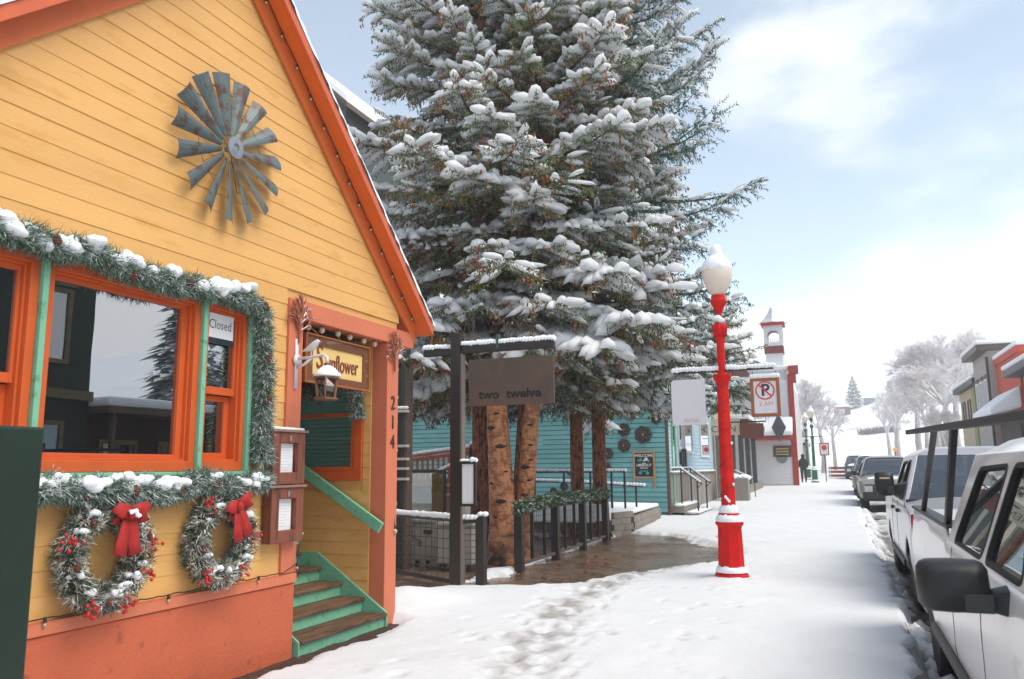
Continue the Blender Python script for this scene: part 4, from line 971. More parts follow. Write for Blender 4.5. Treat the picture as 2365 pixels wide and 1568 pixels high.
# ================================================================ buildings along the left pavement
TEAL = mat('teal_paint', '#6fabab', .6, var=.10, objvar=.06, scale=2.5, col2='#659fa2', amt=.35, bump=.15, bscale=50, stretch=(.3, 1, 1))
LBLUE = mat('pale_blue_paint', '#a9c3cf', .6, var=.06, scale=2.5)
GREYW = mat('grey_boards', '#8b837b', .7, var=.15, objvar=.12, scale=4, stretch=(1, 1, .2))
BROWNT = mat('brown_trim', '#5a4a3e', .6, var=.15)
WHITEP = mat('white_paint', '#d9d8da', .6, var=.04, scale=2)
PANE3 = glass_mat('far_pane', '#3a4648', .35)
TY = 24.3; TX = -4.75
tb = thing('teal_building', 'teal clapboard building with iron flowers and a pale blue street front', 'building', loc=(-9.5, TY, 0))
MB().box(-18, TX-.004, TY+.004, 33.4, 0, 4.9).build('wall', mat('teal_lap_shadow', '#3f6f72', .7, var=.1), tb)  # darker teal shows between the boards as painted lap shadow
z = .3
while z < 4.8:
    h = .130
    MB().hexa([(-18, TY-.045, z), (TX-.07, TY-.045, z), (TX-.07, TY, z), (-18, TY, z), (-18, TY-.030, z+h), (TX-.07, TY-.030, z+h), (TX-.07, TY, z+h), (-18, TY, z+h)]).build('clapboard', TEAL, tb); z += .146
MB().box(TX-.068, TX+.03, TY-.04, TY+.03, 0, 4.8).build('corner_board', BROWNT, tb, bevel=.004)
MB().box(-18.3, TX+.4, TY-.5, 33.9, 4.9, 5.1).build('eave', BROWNT, tb)
MB().box(-18.3, TX+.4, TY-.5, 33.9, 5.101, 5.35).build('roof_snow', SNOW, tb, bevel=.06)
# street front: pale blue siding over a grey board skirt
z = 1.42
while z < 4.3:
    h = .125
    MB().hexa([(TX, TY+.05, z), (TX+.022, TY+.05, z), (TX+.022, 33.38, z), (TX, 33.38, z), (TX, TY+.05, z+h), (TX+.006, TY+.05, z+h), (TX+.006, 33.38, z+h), (TX, 33.38, z+h)]).build('clapboard', LBLUE, tb); z += .12
for i in range(15):
    y = TY+.06+i*.61; MB().box(TX+.002, TX+.03+.004*(i % 2), y, y+.60, 0, 1.405).build('skirt_board', GREYW, tb)
MB().box(TX, TX+.09, TY+.1, 33.4, 1.407, 1.44).build('ledge', GREYW, tb)
mb = MB(); [mb.blob((TX+.05, TY+.3+.3*i, 1.455), (.05, .17, .03), i, 8, 5, .15) for i in range(30)]; mb.build('ledge_snow', SNOW, tb, smooth=True)
for (y0, y1, z0, z1, c) in ((24.75, 25.35, .5, 3.0, MINT), (25.9, 26.6, 2.15, 3.2, None), (26.9, 28.5, 2.05, 3.2, None), (30.2, 32.4, 1.95, 3.3, None)):
    f = MB(); x0, x1 = TX+.02, TX+.06; f.box(x0, x1, y0, y0+.07, z0, z1); f.box(x0, x1, y1-.07, y1, z0, z1); f.box(x0, x1, y0+.07, y1-.07, z0, z0+.08); f.box(x0, x1, y0+.07, y1-.07, z1-.08, z1)
    wd = f.build('door' if c else 'window', c or WHITEP, tb, bevel=.004); MB().box(TX+.024, TX+.03, y0+.06, y1-.06, z0+.07, z1-.07).build('pane', PANE3, wd)
for y, h in ((26.0, .5), (26.35, .95), (26.75, .95)): MB().box(TX+.023, TX+.10, y, y+.17, 1.95-h*.55, 1.95+h*.25).build('wall_box', DARKM, tb, bevel=.01)
# iron flowers on the teal wall
IRON = mat('flower_iron', '#37312d', .55, var=.3, scale=12, col2='#5c4b3c', amt=.4, bump=.3, bscale=30)
def flower(x, z, r_, seed):
    y = TY-.05; rn = random.Random(seed); f = thing('iron_flower', '', 'wall ornament', 'iron flowers on the teal wall', loc=(x, y, z))
    for lay, (k, rr_, yy) in enumerate(((7, r_, -.02), (6, r_*.62, -.05))):
        for q in range(k):
            a = 2*math.pi*q/k+lay*.4; c = (x+rr_*.58*math.cos(a), y+yy, z+rr_*.58*math.sin(a)); mb = MB()
            pts = []; nn = 10
            vs = [(x+rr_*.15*math.cos(a), y+yy-.01, z+rr_*.15*math.sin(a))]+[(c[0]+rr_*.44*math.cos(t)*1.0, c[1]-.02+.02*math.cos(t*2), c[2]+rr_*.44*math.sin(t)) for t in np.linspace(0, 2*math.pi, nn, endpoint=False)]
            vs2 = [(p[0], p[1]+.012, p[2]) for p in vs]
            fs = [(0, 1+j, 1+(j+1) % nn) for j in range(nn)]; o = nn+1
            mb.add(vs+vs2, fs+[(o, o+1+(j+1) % nn, o+1+j) for j in range(nn)]+[(1+j, o+1+j, o+1+(j+1) % nn, 1+(j+1) % nn) for j in range(nn)]); mb.build('petal', IRON, f)
    MB().blob((x, y-.08, z), (r_*.14, .03, r_*.14), seed, 9, 6, .05).build('button', mat('flower_centre', '#8a8072', .5), f, smooth=True)
    return f
def P_at(px_, py__, Y): # wall position from a sight line, worked out once for the ornaments
    d = _f*1870+_r*(px_-1182)-_u*(py__-784); k = Y/d.y; return EYE[0]+d.x*k, EYE[2]+d.z*k
fl = [(1441, 993, 16, 'upper left iron flower of the group right of the spruce trunks'), (1485, 1004, 21, 'largest iron flower, above the chalkboard'), (1441, 1029, 16, 'iron flower directly below the upper left one'), (1404, 1048, 14, 'iron flower half hidden by the reddish trunk, higher one'), (1400, 1079, 12, 'iron flower half hidden by the reddish trunk, lower one'),
      (1317, 1090, 9, 'small iron flower just left of the reddish trunks'), (1303, 1123, 11, 'low iron flower above the fence garland at right'), (1278, 1134, 9, 'lowest iron flower partly behind the fence garland'), (1515, 968, 12, 'iron flower under the hanging spruce boughs near the corner')]
for i, (a, b, r_, lb) in enumerate(fl):
    x, z = P_at(a, b, TY-.05); f = flower(x, z, r_*24/1870, i); f['label'] = lb
# gooseneck wall lights
for i, (a, b, lb) in enumerate(((968, 912, 'white gooseneck barn light on the teal wall behind the gate'), (1275, 958, 'white gooseneck barn light on the teal wall right of the birch'))):
    x, z = P_at(a, b, TY-.3); t = thing('barn_light', lb, 'wall light', 'barn lights on the teal wall', loc=(x, TY, z))
    MB().lathe([(.02, .16), (.035, .14), (.05, .09), (.10, .05), (.14, .0), (.13, -.005)], (x, TY-.32, z-.08), 16).build('shade', WHITEP, t, smooth=True)
    MB().tube([(x+.05, TY-.02, z+.02), (x+.05, TY-.15, z+.12), (x+.02, TY-.28, z+.13), (x, TY-.32, z+.07)], .014, 6).build('arm', WHITEP, t, smooth=True)
x, z = P_at(1246, 1021, TY-.03); o = MB().box(x-.1, x+.1, TY-.03, TY-.024, z-.12, z+.12).build('wall_notice', PAPER); tag(o, 'small white notice on the teal wall right of the slimmer birch trunk', 'notice')
# chalkboard
x0, zt = P_at(1461, 1042, TY-.06); x1, zb = P_at(1514, 1120, TY-.06)
cb = thing('chalkboard', 'framed chalkboard with a WELCOME message standing against the teal wall', 'chalkboard', loc=((x0+x1)/2, TY-.06, zb))
BF = mat('board_frame', '#b08456', .6, var=.1); yb = TY-.07
fr = MB(); w_ = .055; fr.box(x0, x0+w_, yb-.02, yb+.02, zb-.1, zt); fr.box(x1-w_, x1, yb-.02, yb+.02, zb-.1, zt); fr.box(x0+w_, x1-w_, yb-.02, yb+.02, zt-w_, zt); fr.box(x0+w_, x1-w_, yb-.02, yb+.02, zb+.2, zb+.25); fr.build('frame', BF, cb, bevel=.003)
MB().box(x0+w_, x1-w_, yb-.008, yb+.008, zb+.25, zt-w_).build('slate', mat('slate', '#16181a', .6, var=.2, scale=3), cb)
CH = mat('chalk', '#d8d8d4', .9, var=.05); CHB = mat('chalk_blue', '#3f8fb0', .9); CHG = mat('chalk_green', '#3aa58a', .9); xm = (x0+x1)/2; hh = zt-zb-.3
for body, sz, dz, m__ in (('WELCOME', .118, .12, CH), ('to the', .05, .44, CH), ('HIDEOUT', .105, .53, CH), ('come on in', .05, .64, CH), ('& stay', .09, .76, CHB)):
    text_mesh('chalk_lettering', body, sz, lambda u, v, d_, dz=dz: (xm+u, yb-.0095-d_, zt-.05-hh*dz+v), m__, cb, depth=.001, offset=.002)
for k, (u, dz, r_, m__) in enumerate(((-.10, .30, .05, CHG), (.07, .27, .055, CH), (.0, .33, .03, CH), (.14, .34, .04, CHB), (-.17, .32, .03, CHB), (-.12, .84, .05, CHB), (.1, .86, .05, CHG))):
    mb = MB(); mb.lathe([(r_*.7, -.001), (r_, -.001), (r_, .001), (r_*.7, .001)], (xm+u, yb-.011, zt-.05-hh*dz), 7, 'y'); mb.build('chalk_drawing', m__, cb)

# ---- ramp with block wall, rails and steps in front of the teal wall
RAIL = mat('rail_iron', '#262a30', .5, var=.1)
BLOCK = mat('grey_block', '#8a8178', .8, var=.15, objvar=.15, scale=5, bump=.4, bscale=20)
rp = thing('block_wall', 'low grey concrete block retaining wall topped with snow beside the fence', 'wall', loc=(-5.2, 18.8, 0))
pl = [(-7.2, 18.6), (-5.02, 18.35), (-4.72, 19.2), (-4.9, 23.2)]
bmesh0 = {}
def bl_mesh(L_):
    k = round(L_, 2)
    if k not in bmesh0: m_ = MB().box(-L_/2+.004, L_/2-.004, -.1, .1, 0, .132).mesh('block'); m_.materials.append(BLOCK); bmesh0[k] = m_
    return bmesh0[k]
for a, b in zip(pl[:-1], pl[1:]):
    a = Vector(a); b = Vector(b); L_ = (b-a).length; n = max(1, round(L_/.40)); an = math.atan2(b.y-a.y, b.x-a.x)
    hgt = 4 if a.y < 19 else 3
    for row in range(hgt):
        off = .5 if row % 2 else 0
        for i in range(n):
            t = (i+.5+off*.5)/(n+.25); q = a.lerp(b, min(t, 1))
            o = bpy.data.objects.new('block', bl_mesh(L_/(n+.25))); COL.objects.link(o); o.location = (q.x, q.y, -.02+row*.138+gz(q.y)); o.rotation_euler = (0, 0, an); o.parent = rp; o.matrix_parent_inverse = Matrix.Translation(-Vector(rp.location))
mb = MB(); rn_ = random.Random(8)
vs = [(-7.2, 18.55, .60), (-5.02, 18.30, .60), (-4.68, 19.2, .58), (-4.86, 23.2, .58), (-7.2, 24.2, .6)]
mb.prism([(v[0], v[1]) for v in vs], 'z', .50, .60); mb.build('wall_snow', SNOW, rp, bevel=.04)
rl = thing('ramp_railing', 'dark iron ramp railing with snow on its rails before the teal wall', 'railing', loc=(-6, 19.5, 0))
def rail_line(pts, posts, h_top, parent, snow_on=True, low=None):
    mb = MB(); mb.tube(pts, .026, 7); mb.build('rail', RAIL, parent, smooth=True)
    if snow_on:
        s2 = MB(); rn = random.Random(len(pts)*7); P = lerp_path(pts, max(4, int(np.linalg.norm(np.diff(np.array(pts), axis=0), axis=1).sum()/.08)))
        for i, p in enumerate(P): s2.blob((p[0], p[1], p[2]+.04), (.055, .05, .035+rn.uniform(0, .012)), i, 8, 5, .08)
        s2.build('snow_ridge', SNOW, parent, smooth=True)
    for (x, y, zb_) in posts: 
        zt_ = np.interp(x, *zip(*sorted((p[0], p[2]) for p in pts))) if abs(pts[0][0]-pts[-1][0]) > .5 else np.interp(y, *zip(*sorted((p[1], p[2]) for p in pts)))
        MB().bar((x, y, zb_), (x, y, float(zt_)-.02), .045, .045).build('baluster', RAIL, parent)
rail_line([(-11.5, 20.0, 1.50), (-8, 20.0, 1.52), (-5.0, 20.0, 1.50)], [(-9.5, 20, .5), (-8.2, 20, .5), (-7.4, 20, .5), (-6.6, 20, .5), (-5.9, 20, .5), (-5.35, 20, .5), (-5.02, 20, .5)], 1.5, rl)
rail_line([(-8.5, 20.9, 1.28), (-6.6, 20.9, 1.22), (-4.75, 20.9, 1.12)], [(-6.4, 20.9, .5), (-5.6, 20.9, .5), (-4.95, 20.9, .3)], 1.2, rl)
# steps to the pale blue front, with handrails
st = thing('street_steps', 'two snowy steps with iron handrails at the pale blue front', 'steps', loc=(-4.3, 25, 0))
for k, (x0_, x1_, h_) in enumerate(((-4.72, -3.95, .28), (-4.72, -4.35, .48))):
    MB().box(x0_, x1_, 24.4, 27.2, 0, h_+.0).build('step', GREYW, st, bevel=.01)
    sm = MB(); [sm.blob((x1_-.17, 24.5+.2*i, h_+.01), (.2, .16, .05), i+k*40, 9, 6, .12) for i in range(14)]; sm.build('step_snow', SNOW, st, smooth=True)
for y in (24.6, 26.3):
    MB().tube([(-4.7, y, 1.55), (-4.45, y, 1.55), (-3.85, y, 1.10), (-4.0, y, .98)], .024, 6).build('handrail', RAIL, st, smooth=True)
    for x_, t_ in ((-4.45, 1.55), (-3.98, 1.2)): MB().bar((x_, y, .2), (x_, y, t_-.02), .04, .04).build('baluster', RAIL, st)
    sm = MB(); [sm.blob((-4.7+.05*i if i < 6 else -4.45+.06*(i-5), y, 1.585 if i < 6 else 1.585-.045*(i-5)), (.045, .04, .03), i, 8, 5, .1) for i in range(15)]; sm.build('snow_ridge', SNOW, st, smooth=True)

# ---- red timber deck railing behind the gate
RW = mat('red_timber', '#a8431f', .6, var=.12, scale=6, bump=.2, bscale=40)
dk = thing('red_deck_railing', 'red-orange timber deck railing capped with snow behind the black post', 'railing', loc=(-8, 19, 0))
def Pt(a, b, Y): x_, z_ = P_at(a, b, Y); return Vector((x_, Y, z_))
DY = 19.0
a0, a1 = Pt(935, 1056, DY), Pt(1090, 1035, DY); b0, b1 = Pt(1092, 1028, DY), Pt(1140, 1026, DY)
for p, q in ((a0, a1), (b0, b1)):
    MB().bar(p, q, .14, .05).build('cap_rail', RW, dk); MB().bar(p-Vector((0, 0, .1)), q-Vector((0, 0, .1)), .05, .09).build('under_rail', RW, dk)
    s2 = MB(); n = int((q-p).length/.1)
    for i in range(n+1): c = p.lerp(q, i/n); s2.blob((c.x, c.y, c.z+.06), (.09, .085, .055), i, 9, 6, .07)
    s2.build('snow_ridge', SNOW, dk, smooth=True)
    n = int((q-p).length/.155)
    for i in range(n+1): c = p.lerp(q, (i+.3)/(n+.6)); MB().bar((c.x, DY+.02, c.z-1.0), (c.x, DY+.02, c.z-.1), .05, .04).build('baluster', RW, dk)
for c in (a1, b0, b1): MB().bar((c.x, DY-.03, .1), (c.x, DY-.03, c.z+.02), .13, .13).build('post', RW, dk, bevel=.008)
c = Pt(1130, 1100, DY-.1); MB().box(a1.x+.1, c.x+.5, DY-.06, DY-.02, c.z-.42, c.z-.05).build('rim_board', RW, dk)
MB().box(a1.x+.12, c.x+.5, DY-.12, DY-.0, c.z-.04, c.z+.03).build('deck_edge_snow', SNOW, dk, bevel=.02)
MB().box(-13, a1.x+.05, DY+.1, DY+.2, 0.1, 1.35).build('deck_wall', mat('deck_brick', '#7c5a4c', .8, var=.2, scale=5), dk)
MB().bar(Pt(1000, 1100, DY-.3), Pt(1062, 1066, DY-.3), .1, .06).build('stair_rail', RW, dk)
s2 = MB(); p, q = Pt(1000, 1094, DY-.3), Pt(1062, 1062, DY-.3); [s2.blob(p.lerp(q, i/8), (.08, .07, .05), i, 8, 5, .08) for i in range(9)]; s2.build('snow_ridge', SNOW, dk, smooth=True)
no = thing('patio_notice', 'white notice board fixed to the red deck railing', 'notice', loc=tuple(Pt(1115, 1070, DY-.1)))
p0, p1 = Pt(1105, 1042, DY-.12), Pt(1133, 1077, DY-.12)
MB().box(p0.x, p1.x, DY-.13, DY-.11, p1.z, p0.z).build('plate', PAPER, no, bevel=.004)
for i, s in enumerate(('PETS', 'WELCOME', 'ON', 'LEASH', 'AT', 'ALL TIMES')): text_mesh('lettering', s, .05, lambda u, v, d_, i=i: ((p0.x+p1.x)/2+u, DY-.131-d_, p0.z-.05-.055*i+v), INK, no, depth=.001)
# glass wind screen and heater panels behind the gate
gs = thing('wind_screen', 'clear glass wind screen with a dark top bar behind the gate', 'screen', loc=tuple(Pt(985, 1170, 14.5)))
q0, q1 = Pt(945, 1085, 14.5), Pt(1028, 1190, 14.5)
MB().box(q0.x, q1.x, 14.48, 14.52, q0.z-.06, q0.z).build('top_bar', DARKM, gs); MB().box(q0.x, q1.x, 14.495, 14.505, q1.z, q0.z-.062).build('pane', glass_mat('screen_glass', '#c8cfc4', .10), gs)
for u in (q0.x+.02, q1.x-.02): MB().box(u-.02, u+.02, 14.475, 14.525, 0, q0.z-.062).build('stile', DARKM, gs)
for zz in (1120, 1142): p = Pt(945, zz, 14.55); MB().box(q0.x-.2, q1.x+.35, 14.54, 14.57, p.z-.015, p.z+.025).build('rail', mat('pale_rail', '#b9b6ae', .5), gs)
# dark timber screen beside the house corner
ds = thing('timber_screen', 'dark brown timber screen right behind the house corner', 'screen', loc=(-6.6, 11.6, 0))
for i, (a, b, m__) in enumerate(((906, 918, BROWNT), (919, 929, DARKM), (930, 940, mat('dark_teal', '#2d3a38', .6, var=.2)), (940, 946, BROWNT))):
    u0, u1 = Pt(a, 1000, 12.0).x, Pt(b, 1000, 12.0).x; MB().box(u0, u1, 12.0-.03*i, 12.1, 0, 3.9-.6*(i % 2)).build('board', m__, ds)
for zz in (950, 1030, 1060, 1082, 1106): 
    p = Pt(922, zz, 11.85); MB().box(p.x-.09, p.x+.16, 11.8, 11.9, p.z-.02, p.z+.02).build('shelf', mat('pale_rail', '#b9b6ae', .5), ds)
s2 = MB(); [s2.blob((Pt(922, 946, 11.85).x+.05*i-.08, 11.85, Pt(922, 946, 11.85).z+.03), (.05, .06, .03), i, 8, 5, .1) for i in range(5)]; s2.build('snow_cap', SNOW, ds, smooth=True)
# snowy patio table and bench behind the fence
pt_ = thing('patio_table', 'snow-covered patio table behind the birch', 'table', loc=(-6.4, 16.5, 0))
MB().box(-8.6, -4.95, 17.6, 18.3, .66, .70).build('top', DARKM, pt_); MB().box(-8.62, -4.93, 17.55, 18.34, .40, .82).build('snow_cover', SNOW, pt_, bevel=.05)
for x_ in (-8.4, -7.3, -6.2, -5.1): MB().box(x_-.03, x_+.03, 17.7, 17.76, 0, .66).build('leg', mat('blue_leg', '#2b4a80', .5), pt_); MB().bar((x_, 17.73, .62), (x_+.35, 17.73, .1), .04, .04).build('brace', DARKM, pt_)

# ---- dark house standing behind the spruces
dh = thing('dark_house', 'tall dark gabled house glimpsed between the orange roof edge and the spruce', 'house', loc=(-20, 30, 0))
DHM = mat('dark_siding', '#3f4748', .7, var=.15, scale=2); DY2 = 30.0
r0, r1 = Pt(640, 95, DY2), Pt(826, 252, DY2); wr_ = Pt(800, 300, DY2).x
sl_ = (r1.z-r0.z)/(r1.x-r0.x); rz_ = lambda x: r0.z+sl_*(x-r0.x)
MB().prism([(r0.x-4, 0), (wr_, 0), (wr_, rz_(wr_)-.25), (r0.x, r0.z-.25), (r0.x-4, r0.z-.25)], 'y', DY2, DY2+9).build('wall', DHM, dh)
for k in range(40):
    z_ = rz_(wr_)-.6-.22*k
    MB().box(r0.x+2, wr_-.002, DY2-.04, DY2-.002, z_, z_+.19).build('siding_board', DHM, dh)
for o0, o1, m__, nm in ((-.25, .0, BROWNT, 'roof'), (.002, .28, SNOW, 'roof_snow')):
    MB().prism([(r0.x, r0.z+o0), (r1.x, r1.z+o0), (r1.x, r1.z+o1), (r0.x, r0.z+o1)], 'y', DY2-.9-(.03 if o1 > .1 else 0), DY2+9.5).build(nm, m__, dh)
p = Pt(806, 322, DY2-.05); f = MB().box(p.x-1.1, p.x-.35, DY2-.09, DY2-.045, p.z-.9, p.z+.3).build('window', WHITEP, dh); MB().box(p.x-1.02, p.x-.43, DY2-.11, DY2-.092, p.z-.82, p.z+.22).build('pane', PANE3, f)

# ---- shop front with dark door, beige porch house, white bell-tower hall
sh = thing('kitchen_shop', 'narrow beige shop with dark green door and a KITCHEN sign behind the lamp', 'shop', loc=(-5, 35, gz(35)))
BEI = mat('beige_boards', '#b3a894', .7, var=.12, scale=2)
MB().box(-12, -4.78, 33.45, 37.5, 0, 6).build('wall', BEI, sh)
d_ = MB().box(-4.78, -4.72, 33.7, 35.6, .3, 3.3).build('door', mat('dark_green_door', '#2c3a2e', .5, var=.15), sh); MB().box(-4.72, -4.66, 33.75, 33.83, 1.3, 1.45).build('handle', GALV, d_)
for y0 in (33.5, 35.7): MB().box(-4.78, -4.66, y0, y0+.16, .2, 3.6).build('jamb', BEI, sh)
x_, z_ = P_at(1655, 985, 33.3); MB().box(x_-.9, x_+.9, 33.2, 33.28, z_-.35, z_+.3).build('sign_board', mat('sign_beige', '#c9bfa8', .6), sh)
text_mesh('lettering', 'KITCHEN', .36, lambda u, v, d__: (x_+u, 33.19-d__, z_-.12+v), mat('sign_brown2', '#6a5a46', .6), sh, depth=.002)
bh = thing('porch_house', 'beige clapboard house with dark porch columns behind the lamp', 'house', loc=(-6, 42, gz(42)))
MB().box(-9, -5.4, 38.5, 47, 0, 6.7).build('wall', BEI, bh)
for i in range(36): MB().hexa([(-9, 38.44, .2+.18*i), (-5.38, 38.44, .2+.18*i), (-5.38, 38.5, .2+.18*i), (-9, 38.5, .2+.18*i), (-9, 38.48, .385+.18*i), (-5.38, 38.48, .385+.18*i), (-5.38, 38.5, .385+.18*i), (-9, 38.5, .385+.18*i)]).build('clapboard', BEI, bh)
for i, (x_, y_) in enumerate(((-5.0, 38.8), (-4.6, 38.8), (-4.25, 39.1), (-4.25, 42), (-4.25, 45))): MB().box(x_-.11, x_+.11, y_-.11, y_+.11, .2, 3.5).build('column', mat('slate_column', '#4d5150', .6, var=.15), bh)
MB().box(-5.4, -4.0, 38.6, 46.8, .0, .75).build('porch_deck', GREYW, bh); MB().box(-5.6, -3.8, 38.4, 47, 3.5, 3.75).build('porch_roof', mat('porch_brown', '#6b4030', .7, var=.15), bh)
MB().box(-5.7, -3.75, 38.3, 47.1, 3.751, 3.95).build('roof_snow', SNOW, bh, bevel=.05)
zt = 8.0
MB().prism([(-8.4, 6.6), (-4.3, 6.6), (-6.2, 8.8)], 'y', 38.3, 47.2).build('roof', mat('porch_brown', '#6b4030'), bh)
# dark brown hanging signboard by the porch
hs_ = thing('hanging_sign', 'plain reddish brown signboard hanging below the spruce beyond the lamp', 'sign', loc=(-3.3, 33, 2.5)); u0, u1 = Pt(1722, 978, 33), Pt(1764, 1011, 33)
MB().box(u0.x-.25, u1.x, 32.97, 33.03, u1.z, u0.z).build('plate', mat('redbrown_plate', '#6d3a2a', .7, var=.15, scale=2), hs_, bevel=.005); MB().box(u0.x-.6, u1.x+.1, 32.97, 33.03, u0.z+.04, u0.z+.09).build('arm', DARKM, hs_)
for u in (u0.x-.1, u1.x-.15): MB().bar((u, 33, u0.z), (u, 33, u0.z+.05), .02, .02).build('hanger', DARKM, hs_)
# small iron step rails
def step_rail(a, b, Y, label):
    p = Pt(a, b, Y); t = thing('stair_rail', label, 'handrail', 'iron stair rails beyond the lamp', loc=(p.x, Y, gz(Y)))
    MB().tube([(p.x-.75, Y, p.z+1.05), (p.x-.05, Y, p.z+.72), (p.x, Y, p.z+.6), (p.x, Y, p.z-.12)], .02, 6).build('rail', RAIL, t, smooth=True)
    MB().bar((p.x-.6, Y, p.z-.1), (p.x-.6, Y, p.z+.98), .03, .03).build('baluster', RAIL, t)
    s2 = MB(); [s2.blob((p.x-.75+.09*i, Y, p.z+1.08-.042*i), (.06, .045, .03), i, 7, 5, .1) for i in range(8)]; s2.build('snow_ridge', SNOW, t, smooth=True)
step_rail(1722, 1148, 33.5, 'iron stair rail with snow, nearer one right of the lamp'); step_rail(1744, 1146, 36, 'iron stair rail with snow, farther one right of the lamp')
o_ = thing('planter_box', 'weathered grey planter box heaped with snow right of the lamp', 'planter', loc=(-4.0, 32.5, gz(32))); p = Pt(1712, 1140, 33)
MB().box(p.x-.7, p.x+.3, 32.6, 33.3, 0, p.z+.6).build('box', GREYW, o_, bevel=.01)
s2 = MB(); [s2.blob((p.x-.6+.2*i, 32.9, p.z+.62), (.2, .3, .12), i, 9, 6, .15) for i in range(5)]; s2.build('snow_heap', SNOW, o_, smooth=True)

# white hall with the bell tower
HY = 50.0
wh = thing('bell_tower_hall', 'white hall with red trim and an open bell tower up the street', 'hall', loc=(-6, HY, gz(HY)))
REDT = mat('red_trim', '#a8352c', .6, var=.1)
g0 = gz(HY); xr = Pt(1833, 1000, HY).x; xl = Pt(1740, 1000, HY).x
MB().box(xl-7, xr-.18, HY, HY+16, 0, 6.2+g0).build('wall', WHITEP, wh)
for i in range(30):
    zz = g0+.15+.2*i
    MB().hexa([(xl-7, HY-.05, zz), (xr-.2, HY-.05, zz), (xr-.2, HY, zz), (xl-7, HY, zz), (xl-7, HY-.015, zz+.205), (xr-.2, HY-.015, zz+.205), (xr-.2, HY, zz+.205), (xl-7, HY, zz+.205)]).build('clapboard', WHITEP, wh)
MB().box(xr-.18, xr+.12, HY-.08, HY+.3, 0, 6.0+g0).build('corner_post', REDT, wh); MB().box(xr-.16, xr+.30, HY-.1, HY+.3, 6.0+g0, 6.5+g0).build('bracket', REDT, wh); MB().box(xr-.1, xr+.45, HY-.15, HY+.3, 6.5+g0, 7.0+g0).build('bracket', REDT, wh)
def slab(a, b, c_, m__, n): 
    p, q = Pt(a, c_, HY), Pt(b, c_, HY); return p, q
p, q = Pt(1735, 1011, HY), Pt(1834, 1004, HY)
MB().hexa([(p.x, HY-.9, p.z-.15), (q.x-.1, HY-.9, p.z-.15), (q.x-.1, HY-.06, p.z-.15), (p.x, HY-.06, p.z-.15), (p.x, HY-.9, p.z+.05), (q.x-.1, HY-.9, p.z+.05), (q.x-.1, HY-.06, p.z+.9), (p.x, HY-.06, p.z+.9)]).build('awning', REDT, wh)
MB().hexa([(p.x, HY-.95, p.z+.06), (q.x-.05, HY-.95, p.z+.06), (q.x-.05, HY-.06, p.z+.91), (p.x, HY-.06, p.z+.91), (p.x, HY-.95, p.z+.3), (q.x-.05, HY-.95, p.z+.3), (q.x-.05, HY-.06, p.z+1.2), (p.x, HY-.06, p.z+1.2)]).build('awning_snow', SNOW, wh, bevel=.06)
p, q = Pt(1798, 987, HY-1), Pt(1798, 987, HY-1); mb = MB().prism([(p.x-.4, p.z), (p.x-.15, p.z-.5), (p.x, p.z-.8), (p.x+.15, p.z-.5), (p.x+.4, p.z), (p.x+.15, p.z+.5), (p.x, p.z+.8), (p.x-.15, p.z+.5)], 'y', HY-1.05, HY-1.0); mb.build('star_ornament', mat('star_grey', '#4b5153', .5, var=.2, scale=4), wh)
p = Pt(1806, 1042, HY-.1); f = MB().box(p.x-.5, p.x+.5, HY-.1, HY-.06, p.z-.32, p.z+.32).build('plaque', mat('plaque', '#4d4334', .6), wh)
for i in range(3): MB().box(p.x-.35, p.x+.35, HY-.105, HY-.101, p.z-.22+.16*i, p.z-.14+.16*i).build('plaque_line', mat('plaque_gold', '#b3a077', .6), f)
p = Pt(1805, 1058, HY-.1); MB().lathe([(.2, -.03), (.3, -.03), (.3, .0), (.2, .0)], (p.x, HY-.07, p.z), 20, 'y').build('round_badge', mat('badge', '#77797c', .5), wh)
# false front roof and belfry
p, q = Pt(1730, 885, HY+1), Pt(1832, 850, HY+1)
MB().box(xl-1.5, xr-.2, HY+.2, HY+4, 6.2+g0, q.z-.2).build('upper_wall', WHITEP, wh)
MB().box(xl-1.6, xr-.1, HY+.1, HY+4.1, q.z-.2, q.z+.1).build('upper_snow', SNOW, wh, bevel=.08)
MB().box(xl-7.2, xr-.2, HY+.3, HY+15, 6.2+g0, 6.7+g0).build('roof_snow', SNOW, wh, bevel=.1)
b0 = Pt(1767, 845, HY+1.5); b1 = Pt(1808, 805, HY+1.5); bc = ((b0.x+b1.x)/2); bw = (b1.x-b0.x)/2; by0, by1 = HY+1.5, HY+1.5+2*bw
zb0 = b1.z-.0; zst = Pt(1788, 810, HY+1.5).z; zt_ = Pt(1788, 747, HY+1.5).z; zap = Pt(1788, 712, HY+1.5).z
MB().box(bc-bw*.92, bc+bw*.92, by0+.05, by1-.05, zst-2.2, zst-.15).build('belfry_base', WHITEP, wh)
MB().box(bc-bw*1.02, bc+bw*1.02, by0-.03, by1+.03, zst-.15, zst+.3).build('belfry_band', mat('band_brown', '#7a4138', .6, var=.1), wh)
arch = [(bc-bw*.62, zst+.55)]+[(bc-bw*.62, zst+1.0)]+[(bc+bw*.62*math.cos(R(180-18*i)), zst+1.0+bw*.62*math.sin(R(18*i))*.8) for i in range(1, 10)]+[(bc+bw*.62, zst+1.0), (bc+bw*.62, zst+.55)]
for yy in (by0, by1-.12):
    me = panel_mesh('belfry_arch', [(bc-bw, zst+.302), (bc+bw, zst+.302), (bc+bw, zt_-.1), (bc-bw, zt_-.1)], [arch], .12, lambda u, v, d__, yy=yy: (u, yy-d__, v)); link('belfry_arch', me, WHITEP, wh)
arch2 = [(a-bc+(by0+by1)/2, b) for a, b in arch]
